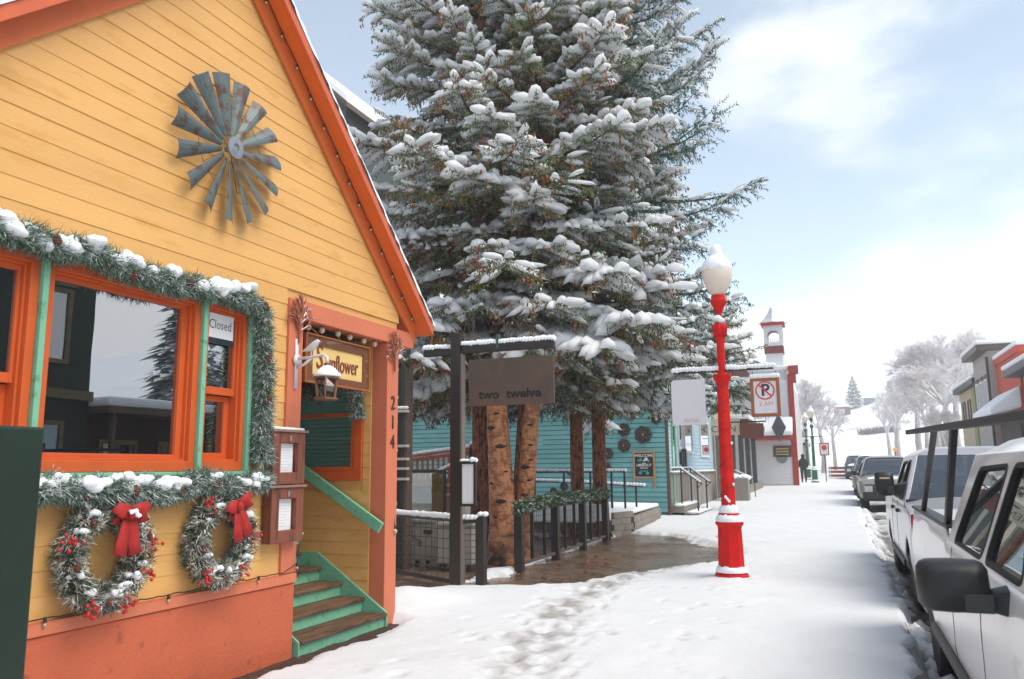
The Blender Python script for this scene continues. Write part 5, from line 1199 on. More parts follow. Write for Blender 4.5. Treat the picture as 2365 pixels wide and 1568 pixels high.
for xx in (bc-bw, bc+bw-.12):
    me = panel_mesh('belfry_arch', [(by0+.122, zst+.302), (by1-.122, zst+.302), (by1-.122, zt_-.1), (by0+.122, zt_-.1)], [arch2], .12, lambda u, v, d__, xx=xx: (xx+.12+d__, u, v)); link('belfry_arch', me, WHITEP, wh)
for i in range(6): MB().bar((bc-bw*.5+bw*.2*i, by0+.05, zst+.55), (bc-bw*.5+bw*.2*i, by0+.05, zst+.8), .05, .05).build('belfry_baluster', WHITEP, wh)
MB().box(bc-bw*1.25, bc+bw*1.25, by0-.15, by1+.15, zt_-.1, zt_+.08).build('belfry_eave', REDT, wh)
ym = (by0+by1)/2
MB().lathe([(bw*1.75, zt_+.082), (bw*1.0, zt_+.4), (bw*.55, zt_+.75), (bw*.25, zt_+1.1), (.02, zap+.1)], (bc, ym, 0), 4).build('spire', mat('pale_roof', '#d3d2d6', .6), wh)
wh.children[-1].rotation_euler = (0, 0, 0)
# ================================================================ trees
def norm(a): return a/np.maximum(np.linalg.norm(a, axis=-1, keepdims=True), 1e-9)
NEED = mat('spruce_needles', '#4f6a34', .75, var=.35, scale=3.0, col2='#7d6136', amt=.46, snow=.85, snow_lo=.50, snow_scale=5.0)
NEEDB = mat('blue_spruce_needles', '#3f6656', .75, var=.3, scale=3.0, col2='#3f5f58', amt=.35, snow=.8, snow_lo=.52, snow_scale=5.0)
BARK = mat('spruce_bark', '#8a5438', .85, var=.25, scale=8, col2='#3c281d', amt=.5, bump=.8, bscale=26, stretch=(1, 1, .3))
TWIG = mat('spruce_twig', '#4a3526', .85, var=.25, scale=10, snow=.8, snow_lo=.45)
CONES = mat('spruce_cones', '#96552c', .8, var=.3, scale=6)
def tubes_np(paths, radii, n=4):
    """many tapered tubes at once: paths (m, k, 3), radii (m, k)"""
    m_, k, _ = paths.shape
    d = np.gradient(paths, axis=1); d = norm(d); ref = np.tile(np.array([0.13, 0.31, 1.0]), (m_, k, 1)); u = norm(np.cross(d, ref)); v = np.cross(d, u)
    an = np.arange(n)*2*np.pi/n
    V = paths[:, :, None]+radii[:, :, None, None]*(u[:, :, None]*np.cos(an)[:, None]+v[:, :, None]*np.sin(an)[:, None])
    idx = np.arange(m_*k*n).reshape(m_, k, n); a = idx[:, :-1]; b = idx[:, 1:]
    F = np.stack([a, np.roll(a, -1, 2), np.roll(b, -1, 2), b], -1).reshape(-1, 4)
    return V.reshape(-1, 3), F
def dome_np(C, Rxy, Rz, axis, seed, nseg=7):
    """snow pads: C centres, elongated along axis; 3 rings + top"""
    rs_ = np.random.RandomState(seed); n = len(C)
    ax = norm(axis*np.array([1, 1, .0])+1e-6); pe = np.stack([-ax[:, 1], ax[:, 0], np.zeros(n)], -1); an = np.arange(nseg)*2*np.pi/nseg
    rings = []; prof = ((1.0, -.05), (.74, .62))
    slope = axis[:, 2]/np.maximum(np.linalg.norm(axis[:, :2], axis=1), .2)
    for rr_, hh in prof:
        j = 1+rs_.uniform(-.25, .25, (n, nseg))
        lx = Rxy[:, 0:1]*rr_*j*np.cos(an); ly = Rxy[:, 1:2]*rr_*j*np.sin(an)
        P = C[:, None]+ax[:, None]*lx[..., None]+pe[:, None]*ly[..., None]; P[..., 2] += Rz[:, None]*(hh+rs_.uniform(-.15, .15, (n, nseg)))+lx*slope[:, None]*.9-np.abs(ly)*.25
        rings.append(P)
    top = C+np.array([0, 0, 1.0])*Rz[:, None]
    V = np.concatenate([np.stack(rings, 1).reshape(n, -1, 3), top[:, None]], 1); per = 2*nseg+1; base = (np.arange(n)*per)[:, None]
    q = []
    for j in range(nseg):
        a, b = j, (j+1) % nseg; q += [(a, b, b+nseg), (a, b+nseg, a+nseg)]
    for j in range(nseg): q.append((nseg+j, nseg+(j+1) % nseg, 2*nseg))
    for j in range(1, nseg-1): q.append((0, j+1, j))
    q = np.array(q); F = (base[:, :, None]+q[None]).reshape(-1, 3)
    return V.reshape(-1, 3), F
def spruce(label, base, height, rmax, zc, seed, mat_n=NEED, snow_amt=1.0, cone_n=0, tr=0.17, lean=(0, 0), whorl=.36, per=7, extra_r=None, droop=.55, zmax=None, dens=1.0, group='spruces behind the fence', power=.85, snow_thick=1.0, twig=1.0, upturn=.20):
    rs_ = np.random.RandomState(seed); bx, by, bz = base
    t = thing('spruce_tree', label, 'tree', group, loc=base)
    ztop = bz+height; zlim = zmax or ztop
    ax = lambda z: np.array([bx+lean[0]*(z-bz), by+lean[1]*(z-bz), z])
    zz = np.linspace(bz-.1, min(ztop, zlim+3), 14); fr_ = 1-(zz-bz)/height
    MB().tube([tuple(ax(z)) for z in zz], [max(.02, tr*(.25+.75*f_)+(.06 if i == 0 else 0)) for i, f_ in enumerate(fr_)], 14).build('trunk', BARK, t, smooth=True)
    # branches
    BP = []; BR = []; info = []
    z = bz+zc
    while z < min(ztop-.3, zlim):
        h = (z-bz-zc)/(height-zc); L0 = rmax*(1-h)**power*(.72+.28*min(1, (z-bz-zc+.4)/1.2))
        k = per if h < .8 else 5; a0 = rs_.rand()*6.28
        for q in range(k):
            a = a0+2*np.pi*q/k+rs_.uniform(-.3, .3); L_ = L0*rs_.uniform(.68, 1.12)
            if extra_r is not None: L_ *= extra_r(a, z)
            s = np.linspace(0, 1, 9); out = L_*s
            up = rs_.uniform(.05, .22)*(1 if h > .3 else .4)+.28*h
            zz_ = z+rs_.uniform(-.12, .12)+L_*(up*s-droop*(.9-.5*h)*s**2*(.75+.2*rs_.rand())+upturn*s**4)
            wob = rs_.uniform(-.15, .15)*L_*s**2
            c0 = ax(z); P = np.stack([c0[0]+out*np.cos(a)-wob*np.sin(a), c0[1]+out*np.sin(a)+wob*np.cos(a), zz_], -1)
            if ((P[:, 2] < 3.35) & (P[:, 1] < 14.4) & (P[:, 0] > -6.4)).any(): continue
            BP.append(P); BR.append(np.linspace(.028+.012*L_, .006, 9)); info.append((L_, h, a))
        z += whorl*rs_.uniform(.7, 1.35)*(1.05+.1*h)
    BP = np.array(BP); BR = np.array(BR)
    # side twigs along every branch
    TP = []; TS = []; TD = []; Tn = []
    for P, (L_, h, a) in zip(BP, info):
        n = max(5, int(L_/0.085*dens)); s = np.linspace(.12, 1.0, n)+rs_.uniform(-.02, .02, n); s = np.clip(s, 0.05, 1)
        pos = np.stack([np.interp(s*8, np.arange(9), P[:, k]) for k in range(3)], -1)
        tang = norm(np.stack([np.interp(np.clip(s*8, 0, 7), np.arange(8), np.diff(P[:, k])) for k in range(3)], -1))
        side = norm(np.cross(tang, [0, 0, 1.0]))*np.where(np.arange(n) % 2, 1, -1)[:, None]
        ln_ = twig*(.17+.30*L_/2.5*np.sin(np.pi*np.clip(1.15-s, 0, 1))**.8)*rs_.uniform(.7, 1.25, n)
        ang = rs_.uniform(.75, 1.1, n)[:, None]
        d = norm(tang*np.cos(ang)+side*np.sin(ang)+rs_.randn(n, 3)*.12); d[:, 2] -= rs_.uniform(.05, .40, n)*(1.15-h); d = norm(d)
        d[-1] = tang[-1]
        TP.append(pos); TS.append(ln_); TD.append(d); Tn.append(np.full(n, h))
    TP = np.concatenate(TP); TS = np.concatenate(TS); TD = np.concatenate(TD); Th = np.concatenate(Tn)
    V, F = tubes_np(BP, BR, 5); bo = link('branches', npmesh('branches', V, F), TWIG, t, kind='stuff')
    # needle blades: bottle-brush clusters along every twig
    K = 9; n = len(TP); s = (np.arange(K)+.5)/K
    seg = TP[:, None]+TD[:, None]*(TS[:, None]*s)[..., None]; seg[..., 2] -= (TS[:, None]*s)**2*.25
    seg = seg.reshape(-1, 3); dd = np.repeat(TD, K, 0)
    NEEDV = []; 
    for rep in range(3):
        rd = rs_.randn(len(seg), 3); rd -= (rd*dd).sum(1, keepdims=True)*dd; rd = norm(rd)
        rd[:, 2] -= .35; dr = norm(dd*.75+rd*.8); ll = rs_.uniform(.065, .115, len(seg))[:, None]; wd = rs_.uniform(.018, .034, len(seg))[:, None]
        sd_ = norm(np.cross(dr, rs_.randn(len(seg), 3)))
        NEEDV.append(np.stack([seg-sd_*wd/2, seg+sd_*wd/2, seg+dr*ll], 1))
    # drooping tails under the lower boughs
    low = rs_.rand(n) < .6
    st_ = TP[low]+TD[low]*(TS[low]*rs_.uniform(.2, 1, low.sum()))[:, None]; m_ = len(st_)
    for rep in range(5):
        o_ = st_+rs_.randn(m_, 3)*.03; o_[:, 2] -= rs_.uniform(0, .14, m_); dr = norm(np.stack([rs_.randn(m_)*.35, rs_.randn(m_)*.35, -np.ones(m_)], -1))
        sd_ = norm(np.cross(dr, rs_.randn(m_, 3))); NEEDV.append(np.stack([o_-sd_*.012, o_+sd_*.012, o_+dr*rs_.uniform(.09, .18, m_)[:, None]], 1))
    NV = np.concatenate(NEEDV).reshape(-1, 3)
    co = link('crown', npmesh('crown', NV, np.arange(len(NV)).reshape(-1, 3)), mat_n, t, kind='stuff')
    # snow: lobed mats made of fingers along the twigs; some boughs are loaded, others only dusted
    load = []
    for (L_, h, a), tp in zip(info, Tn): load.append(np.full(len(tp), np.clip(rs_.beta(.9, .6)*1.3*snow_amt*(1.12-.55*h), 0, 1)))
    load = np.concatenate(load)
    sel = rs_.rand(n) < np.clip(.22+.9*load, 0, 1)*min(1, .35+.65*snow_amt)
    hh = Th[sel]; ld = load[sel]; sz = TS[sel]
    C = TP[sel]+TD[sel]*(sz*rs_.uniform(.42, .62, sel.sum()))[:, None]
    thick = (.38+1.08*ld)*rs_.uniform(.75, 1.25, len(C))*snow_thick
    C = C+np.stack([np.zeros(len(C)), np.zeros(len(C)), .045+.01*thick-sz**2*.06], -1)
    Rxy = np.stack([sz*(.30+.20*ld)*rs_.uniform(.8, 1.15, len(C)), .020+.045*thick*rs_.uniform(.75, 1.2, len(C))], -1); Rz = .016+.056*thick
    V1, F1 = dome_np(C, Rxy, Rz, TD[sel], seed+1)
    # heaps on the loaded boughs
    C2 = []; A2 = []; S2 = []; off0 = 0
    for P, (L_, h, a), tp in zip(BP, info, Tn):
        l_ = load[off0]; off0 += len(tp)
        if h > .93 or l_ < .35: continue
        for q in range(rs_.poisson(L_*5.5*l_*snow_thick)):
            s_ = rs_.beta(2.2, 1.4); p = np.array([np.interp(s_*8, np.arange(9), P[:, k]) for k in range(3)]); tg = P[min(8, int(s_*8)+1)]-P[max(0, int(s_*8)-1)]
            tg = tg/np.linalg.norm(tg); sd_ = np.array([-tg[1], tg[0], 0]); w2 = .26*L_/2.5*math.sin(math.pi*min(1, 1.1-s_)); off = rs_.uniform(-1, 1)*w2
            p = p+sd_*off; p[2] += .045-abs(off)*.40; C2.append(p); A2.append(tg+sd_*rs_.uniform(-.6, .6)); r_ = rs_.uniform(.07, .15)*(1-.3*h)*(.5+.6*l_); S2.append((r_*rs_.uniform(.9, 1.4), r_, r_*rs_.uniform(.65, 1.0)))
    C2 = np.array(C2); A2 = np.array(A2); S2 = np.array(S2)
    V2, F2 = dome_np(C2, S2[:, :2], S2[:, 2], A2, seed+2, 9)
    me = npmesh('snow_load', np.concatenate([V1, V2]), np.concatenate([F1, F2+len(V1)])); me.shade_smooth()
    link('snow_load', me, SNOWT, t, kind='stuff')
    if cone_n:
        ii = rs_.randint(0, n, cone_n); ok = (TS[ii] > .15); ii = ii[ok]; c = TP[ii]+TD[ii]*(TS[ii]*rs_.uniform(.4, 1, len(ii)))[:, None]; c = np.repeat(c, 4, 0)+rs_.randn(len(c)*4, 3)*.07; c[:, 2] -= .05; ln_ = rs_.uniform(.06, .11, len(c))
        Pp = np.stack([c, c+np.stack([rs_.randn(len(c))*.02, rs_.randn(len(c))*.02, -ln_*.5], -1), c+np.stack([rs_.randn(len(c))*.02, rs_.randn(len(c))*.02, -ln_], -1)], 1); Rr_ = np.tile(np.array([.008, .022, .006]), (len(c), 1))
        V, F = tubes_np(Pp, Rr_, 3); link('cones', npmesh('cones', V, F), CONES, t, kind='stuff')
    return t
spruce('tall spruce with a bare reddish upper trunk, leftmost of the big snowy spruces', (-6.75, 15.2, 0), 17.5, 3.4, 3.45, 101, cone_n=1300, whorl=.47, twig=1.35, dens=1.25, droop=.66, tr=.23, zmax=14, power=.6, snow_thick=1.25, extra_r=lambda a, z: 1.15 if abs(((a+1.3+np.pi) % (2*np.pi))-np.pi) < .8 and 4.3 < z < 8 else 1.0)
spruce('tall snowy spruce standing right behind the birch clump', (-6.05, 15.4, 0), 16.5, 2.9, 3.4, 202, cone_n=1300, whorl=.47, twig=1.35, dens=1.25, droop=.66, tr=.2, lean=(.07, 0), zmax=14, power=.55, snow_thick=1.6, extra_r=lambda a, z: 1.2 if abs(((a+1.2+np.pi) % (2*np.pi))-np.pi) < .9 and 4.3 < z < 8 else 1.0)
spruce('spruce on the left of the two reddish trunks behind the fence', (-5.62, 18.0, 0), 15.5, 3.0, 3.5, 303, cone_n=700, whorl=.47, twig=1.35, dens=1.25, droop=.66, tr=.17, zmax=14.5, power=.65, snow_thick=1.35)
spruce('dark bluish spruce on the right of the two reddish trunks, long boughs over the pavement', (-5.02, 17.75, 0), 18.5, 3.1, 3.4, 404, mat_n=NEEDB, tr=.17, zmax=15, power=.55, snow_amt=.8, snow_thick=.75, per=7, whorl=.42, twig=1.35, dens=1.2, droop=.62, upturn=.30, extra_r=lambda a, z: (1.28 if z > 6.5 else 1.0) if abs(((a+.2+np.pi) % (2*np.pi))-np.pi) < .8 else .95)
spruce('smaller snow-laden spruce directly behind the red lamp', (-3.45, 27.2, gz(27)), 7.6, 1.6, 3.5, 505, tr=.11, snow_thick=1.3, group=None, per=7, twig=1.2)

# ---- birch clump: two leaning trunks with black eyes
def birch_mat():
    M = mat('birch_bark', '#bd8055', .75, var=.18, scale=4, col2='#8f5838', amt=.5, bump=.35, bscale=30)
    t = M.node_tree; N = t.nodes; L = t.links; b = N['Principled BSDF']; src = b.inputs['Base Color'].links[0].from_socket
    tc_ = N.new('ShaderNodeTexCoord'); mp_ = N.new('ShaderNodeMapping'); mp_.inputs['Scale'].default_value = (3.5, 3.5, 26); L.new(tc_.outputs['Object'], mp_.inputs[0])
    n_ = N.new('ShaderNodeTexNoise'); n_.inputs['Scale'].default_value = 1.0; n_.inputs['Detail'].default_value = 5; L.new(mp_.outputs[0], n_.inputs['Vector'])
    r_ = N.new('ShaderNodeMapRange'); r_.inputs['From Min'].default_value = .54; r_.inputs['From Max'].default_value = .70; r_.inputs['To Max'].default_value = .8; L.new(n_.outputs[0], r_.inputs['Value'])
    # dark rough foot of the trunk
    sp = N.new('ShaderNodeSeparateXYZ'); L.new(tc_.outputs['Object'], sp.inputs[0]); rz = N.new('ShaderNodeMapRange'); rz.inputs['From Min'].default_value = .55; rz.inputs['From Max'].default_value = .12; L.new(sp.outputs[2], rz.inputs['Value'])
    n2 = N.new('ShaderNodeTexNoise'); n2.inputs['Scale'].default_value = 7; L.new(tc_.outputs['Object'], n2.inputs['Vector']); mu = N.new('ShaderNodeMath'); mu.operation = 'MULTIPLY'; L.new(rz.outputs[0], mu.inputs[0]); 
    r2 = N.new('ShaderNodeMapRange'); r2.inputs['From Min'].default_value = .3; r2.inputs['From Max'].default_value = .55; L.new(n2.outputs[0], r2.inputs['Value']); L.new(r2.outputs[0], mu.inputs[1])
    mxm = N.new('ShaderNodeMath'); mxm.operation = 'MAXIMUM'; L.new(r_.outputs[0], mxm.inputs[0]); L.new(mu.outputs[0], mxm.inputs[1])
    m3 = N.new('ShaderNodeMix'); m3.data_type = 'RGBA'; m3.inputs[7].default_value = (*lin('#3a2a20'), 1); L.new(mxm.outputs[0], m3.inputs[0]); L.new(src, m3.inputs[6]); L.new(m3.outputs[2], b.inputs['Base Color']); return M
BIRCH = birch_mat(); EYEM = mat('birch_eye', '#2a1c15', .9, var=.3, scale=20, col2='#6d4a35', amt=.3); TWB = mat('bare_twig', '#8a7466', .8, var=.2, snow=.8, snow_lo=.35)
def birch(label, path, rad, eyes, seed):
    t = thing('birch_tree', label, 'tree', 'birch trunks by the gate', loc=path[0]); rn = random.Random(seed)
    P = lerp_path(path, 26); Rr_ = np.interp(np.linspace(0, 1, 26), np.linspace(0, 1, len(rad)), rad)
    MB().tube([tuple(p) for p in P], list(Rr_*(1+np.array([rn.uniform(-.03, .03) for _ in P]))), 20).build('trunk', BIRCH, t, smooth=True)
    for z, a, w_ in eyes:
        i = int(np.argmin(abs(P[:, 2]-z))); c = P[i]; r_ = Rr_[i]; dx, dy = math.cos(R(a)), math.sin(R(a)); mb = MB(); vs = []; nn = 14
        for k, (q, dd) in enumerate(((1, .002), (.55, .012), (0, .006))):
            for j in range(nn):
                u = q*w_*math.cos(2*math.pi*j/nn); v = q*w_*.42*math.sin(2*math.pi*j/nn)*(1-.4*abs(math.cos(2*math.pi*j/nn))); th = u/r_
                rr_ = r_+dd; vs.append((c[0]+rr_*(dx*math.cos(th)-dy*math.sin(th)), c[1]+rr_*(dx*math.sin(th)+dy*math.cos(th)), z+v))
        mb.add(vs, [(k*nn+j, k*nn+(j+1) % nn, (k+1)*nn+(j+1) % nn, (k+1)*nn+j) for k in range(2) for j in range(nn)]); mb.build('bark_eye', EYEM, t, smooth=True)
    # bare limbs and twigs above
    paths = []; rr2 = []
    def grow(p, d, l, r_, dep):
        q = [np.array(p)+np.array(d)*l*k/4+np.array([rn.uniform(-.03, .03), rn.uniform(-.03, .03), 0])*l*(k > 0) for k in range(5)]; paths.append(q); rr2.append([r_*(1-.15*k) for k in range(5)])
        if dep:
            for _ in range(3): nd = np.array(d)+np.array([rn.uniform(-.6, .6), rn.uniform(-.6, .6), rn.uniform(-.1, .4)]); grow(q[rn.choice((2, 3, 4))], nd/np.linalg.norm(nd), l*.66, r_*.5, dep-1)
    for k in range(5): grow(P[-1-k*2], norm(np.array([rn.uniform(-.6, .6), rn.uniform(-.6, .6), 1.0])), .7, .03, 3)
    V, F = tubes_np(np.array(paths), np.array(rr2), 4); link('crown', npmesh('crown', V, F), TWB, t, kind='stuff')
birch('stout orange-tinted birch trunk with dark eye marks, left of the pair', [(-5.42, 13.2, -.1), (-5.45, 13.2, .3), (-5.50, 13.2, 1.2), (-5.58, 13.2, 2.7), (-5.60, 13.25, 3.0), (-5.63, 13.3, 3.4)], [.36, .25, .215, .20, .18, .10], [(2.3, -112, .11), (1.98, -60, .10), (1.05, -72, .10), (.78, -100, .05), (1.55, -40, .05), (2.55, -70, .06), (1.35, -120, .06)], 3)
birch('slimmer pale birch trunk leaning right, with dark eye marks', [(-5.22, 13.42, -.1), (-5.20, 13.42, .5), (-5.12, 13.42, 1.3), (-5.00, 13.42, 2.7), (-4.97, 13.45, 3.0), (-4.95, 13.5, 3.4)], [.17, .15, .148, .148, .13, .07], [(2.0, -62, .05), (1.62, -88, .10), (1.75, -50, .05), (1.15, -80, .07), (2.35, -70, .06), (1.4, -55, .05)], 7)

rs_ = np.random.RandomState(9); n = 260; c = np.stack([rs_.uniform(-5.6, -3.6, n), rs_.uniform(10.8, 15.5, n), np.full(n, .012)], -1); an = rs_.rand(n)*6.28; l = rs_.uniform(.02, .045, n)
d = np.stack([np.cos(an)*l, np.sin(an)*l, rs_.uniform(0, .012, n)], -1); s_ = np.stack([-np.sin(an)*l*.6, np.cos(an)*l*.6, rs_.uniform(0, .008, n)], -1)
o = link('fallen_leaves', npmesh('fallen_leaves', np.stack([c-d, c+s_, c+d, c-s_], 1).reshape(-1, 3), np.arange(n*4).reshape(-1, 4)), mat('dead_leaf', '#8a4a28', .8, var=.3, scale=3)); tag(o, 'brown fallen leaves scattered on the wet pavement by the fence', 'leaves', kind='stuff')
# ================================================================ vehicles parked along the kerb, all facing the camera
RUB = mat('rubber', '#1b1b1c', .7, var=.15, scale=10)
TRIM = mat('black_trim', '#1e2122', .5, var=.12, scale=8, bump=.1, bscale=120)
CHROME = mat('chrome', '#b8bcc0', .15, metal=1.0, var=.05)
VGLASS = glass_mat('vehicle_glass', '#87918d', .14)
SEATM = mat('seat_cloth', '#3b3a3a', .8, var=.15)
HEADL = mat('headlight', '#c9cdcf', .1, var=.1, coat=.6)
TAILL = mat('taillight', '#b01512', .2, var=.1, coat=.5)
def vehicle(name, label, cat, loc, paint, L_, W_, belt, roof_z, cabs, hood_z, hood_l, bed=None, wheels=(.95, 4.6), snow=.0, windows=(), plate=True, group=None, wr=.40, detail=True):
    """local frame: y from the front bumper (0) to the tail (L), x from the kerb side (0) to W, z from the road.
    cabs=(y windscreen base, y windscreen top, y roof end, y rear base)"""
    t = thing(name, label, cat, group, loc=loc, local=True)
    yb0, yr0, yr1, yb1 = cabs
    fx = lambda z: .085*max(0, (.62-z)/.3)**1.5+.05*max(0, (z-.85)/(belt-.85))**1.6+.012*math.cos((z-.75)*5)
    def zbot(y):
        z = .42
        for c in wheels:
            if abs(y-c) < wr+.08: z = max(z, .36+math.sqrt((wr+.08)**2-(y-c)**2))
        return z
    def ztop(y):
        if y < yb0: return hood_z-.06*(1-y/yb0)**2-(.10 if y < .06 else 0)
        if bed and y > bed[0]: return bed[1]
        return belt
    ys = sorted(set([0.0, .04, .1, .2]+list(np.linspace(.3, L_-.2, 34))+[L_-.1, L_-.03, L_]+[c+k*(wr+.08) for c in wheels for k in (-1, -.96, -.85, -.6, -.3, 0, .3, .6, .85, .96, 1)]+[yb0-.01, yb0]+([bed[0], bed[0]-.01] if bed else [])))
    ends = lambda y: .16*max(0, 1-y/.3)**2+.05*max(0, (y-(L_-.15))/.15)**2
    rows = 9
    for side in (0, 1):
        V = []; F = []
        for y in ys:
            a, b = zbot(y), ztop(y)
            for k in range(rows):
                z = a+(b-a)*k/(rows-1); x = fx(z)+ends(y)
                V.append((x if side == 0 else W_-x, y, z))
        for i in range(len(ys)-1):
            for k in range(rows-1):
                q = (i*rows+k, (i+1)*rows+k, (i+1)*rows+k+1, i*rows+k+1); F.append(q if side else q[::-1])
        mb = MB(); mb.add(V, F); o = mb.build('body_side', paint, t, smooth=True)
        so_ = o.modifiers.new('solid', 'SOLIDIFY'); so_.thickness = .02; so_.offset = -1
    # hood, front, cowl
    hx = lambda y, z: fx(z)+ends(y)
    hy = [0.0, .04, .1, .25, .5, .9, yb0]; V = []; nn = 9
    for y in hy:
        zt = ztop(y); x0 = hx(y, zt)
        for j in range(nn):
            u = j/(nn-1); x = x0+(W_-2*x0)*u; V.append((x, y, zt+.07*(1-(2*u-1)**4)*min(1, y/.25)))
    F = [(i*nn+j, i*nn+j+1, (i+1)*nn+j+1, (i+1)*nn+j) for i in range(len(hy)-1) for j in range(nn-1)]
    MB().add(V, F).build('hood', paint, t, smooth=True)
    zf = ztop(0)
    fr = MB(); fr.box(.17, W_-.17, .005, .06, .45, zf-.01); fr.build('front_panel', paint, t, bevel=.02)
    gr = MB(); gx0, gx1 = .42, W_-.42; gr.box(gx0, gx1, -.02, .004, .66, zf-.05); go = gr.build('grille', TRIM, t, bevel=.01)
    for k in range(4): MB().box(gx0+.03, gx1-.03, -.03, -.021, .70+k*.09, .725+k*.09).build('grille_bar', CHROME, go)
    for s in (.16, W_-.41): MB().box(s, s+.25, -.012, .004, zf-.25, zf-.05).build('headlight', HEADL, t, bevel=.02)
    MB().box(.10, W_-.10, -.10, .003, .42, .64).build('bumper', TRIM, t, bevel=.03)
    if plate: MB().box(W_/2-.16, W_/2+.16, -.108, -.101, .46, .61).build('number_plate', PAPER, t)
    # roof pillars and glass
    tum = .34; rx = lambda z: fx(belt)+(z-belt)*tum
    ze = roof_z-.10
    outer_ = [(yb0, belt), (yb1, belt), (yr1, ze), (yr0, ze)]
    holes = []
    def rpoly(pts, r_=.085, n=6):
        out_ = []
        k = len(pts)
        for i in range(k):
            p = Vector(pts[i]); a = Vector(pts[i-1]); b = Vector(pts[(i+1) % k]); da = (a-p).normalized(); db = (b-p).normalized(); rr_ = min(r_, (a-p).length*.45, (b-p).length*.45)
            for s in range(n+1):
                u = s/n; q = (p+da*rr_)*(1-u)**2+p*2*u*(1-u)+(p+db*rr_)*u**2; out_.append((q.x, q.y))
        return out_
    for wpts in windows: holes.append(rpoly(wpts))
    for side in (0, 1):
        m3 = (lambda u, v, d: (rx(v)-d, u, v)) if side == 0 else (lambda u, v, d: (W_-rx(v)+d, u, v))
        link('cab_side', panel_mesh('cab_side', outer_, holes, .05, m3), paint, t, bevel=.006)
        for wpts in windows:
            pg = rpoly(wpts); n = len(pg); c = (sum(p[0] for p in pg)/n, sum(p[1] for p in pg)/n)
            big = [(c[0]+(p[0]-c[0])*1.0, c[1]+(p[1]-c[1])*1.0) for p in pg]
            k = .018; vs = [m3(p[0], p[1], -k) for p in big]; g = MB().add(vs, [tuple(range(n)) if side else tuple(range(n))[::-1]]).build('side_window', VGLASS, t)
            ring = MB(); vv = []
            for p in pg:
                d = Vector((p[0]-c[0], p[1]-c[1])); d.normalize()
                for e, dep in ((.012, .004), (-.022, .004), (-.022, -.03), (.012, -.006)): vv.append(m3(p[0]+d.x*e, p[1]+d.y*e, dep))
            ring.add(vv, [(i*4+k2, ((i+1) % n)*4+k2, ((i+1) % n)*4+(k2+1) % 4, i*4+(k2+1) % 4) for i in range(n) for k2 in range(4)]); ring.build('window_seal', RUB, g)
    xb = rx(belt); xt = rx(ze)
    # roof shell
    V = []; ry = [yr0, yr0+.06, yr0+.25, (yr0+yr1)/2, yr1-.25, yr1-.05, yr1]; rh = [0, .06, .105, .125, .11, .065, 0]; nn = 11
    for y, h in zip(ry, rh):
        for j in range(nn):
            u = j/(nn-1); x = xt+(W_-2*xt)*u; V.append((x, y, ze-.004+h*(1-(2*u-1)**6)+.0))
    F = [(i*nn+j, i*nn+j+1, (i+1)*nn+j+1, (i+1)*nn+j) for i in range(len(ry)-1) for j in range(nn-1)]
    MB().add(V, F).build('roof', paint, t, smooth=True)
    # windscreen and rear glass
    for (y0, y1, nm) in ((yb0, yr0, 'windscreen'), (yb1, yr1, 'rear_window')):
        g = MB().add([(xb+.03, y0, belt), (W_-xb-.03, y0, belt), (W_-xt-.03, y1, ze-.006), (xt+.03, y1, ze-.006)], [(0, 1, 2, 3)]).build(nm, VGLASS, t)
        if nm == 'windscreen':
            for k in (.35, .62): MB().bar((xb+(W_-2*xb)*k, y0-.02, belt+.02), (xb+(W_-2*xb)*(k+.28), y0+.01, belt+.07), .012, .012).build('wiper', TRIM, g)
        MB().bar((xb+.02, y0, belt+.012), (W_-xb-.02, y0, belt+.012), .03, .05).build('cowl', TRIM if nm == 'windscreen' else paint, t)
    # pillars seen through the glass, seats, wheel
    ins = MB()
    for y in (yb0+.95, yb0+1.75):
        if y > yb1-.3: continue
        for x in (.35, W_-.85): ins.box(x, x+.5, y, y+.16, .6, belt+.18); ins.box(x+.14, x+.36, y+.02, y+.12, belt+.2, belt+.38); ins.box(x, x+.5, y-.45, y, .6, .85)
    ins.box(.12, W_-.12, yb0+.02, yb0+.42, .6, belt-.06); ins.box(.1, W_-.1, yb0, yb1, .50, .56)
    ins.build('interior', SEATM, t, bevel=.03)
    # floor, bed, tail
    if bed:
        b0, bz = bed
        bd = MB(); bd.box(.11, W_-.11, b0+.02, L_-.06, .78, .82); bd.box(.10, W_-.10, b0, b0+.05, .6, bz-.02); bd.box(.10, W_-.10, L_-.07, L_-.01, .6, bz-.01); bd.build('bed', paint, t)
        for s in (0, 1):
            x0 = fx(bz)-.01 if s == 0 else W_-fx(bz)-.10; MB().box(x0, x0+.11, b0+.02, L_-.02, bz, bz+.025).build('bed_rail', TRIM, t, bevel=.006)
        bs_ = MB(); bs_.box(.13, W_-.13, b0+.06, L_-.09, .82, .95); bs_.build('bed_snow', SNOW, t, bevel=.05)
    else:
        MB().box(.08, W_-.08, L_-.05, L_-.005, .5, belt-.02).build('tail_panel', paint, t, bevel=.03)
    for s in (0, 1):
        x0 = .035 if s == 0 else W_-.165; MB().box(x0-.012, x0+.13, L_-.10, L_+.012, (bed[1] if bed else belt)-.40, (bed[1] if bed else belt)-.06).build('taillight', TAILL, t, bevel=.01)
    MB().box(.08, W_-.08, L_-.02, L_+.10, .45, .60).build('rear_bumper', CHROME, t, bevel=.02)
    MB().box(.15, W_-.15, .15, L_-.15, .34, .47).build('chassis', TRIM, t)
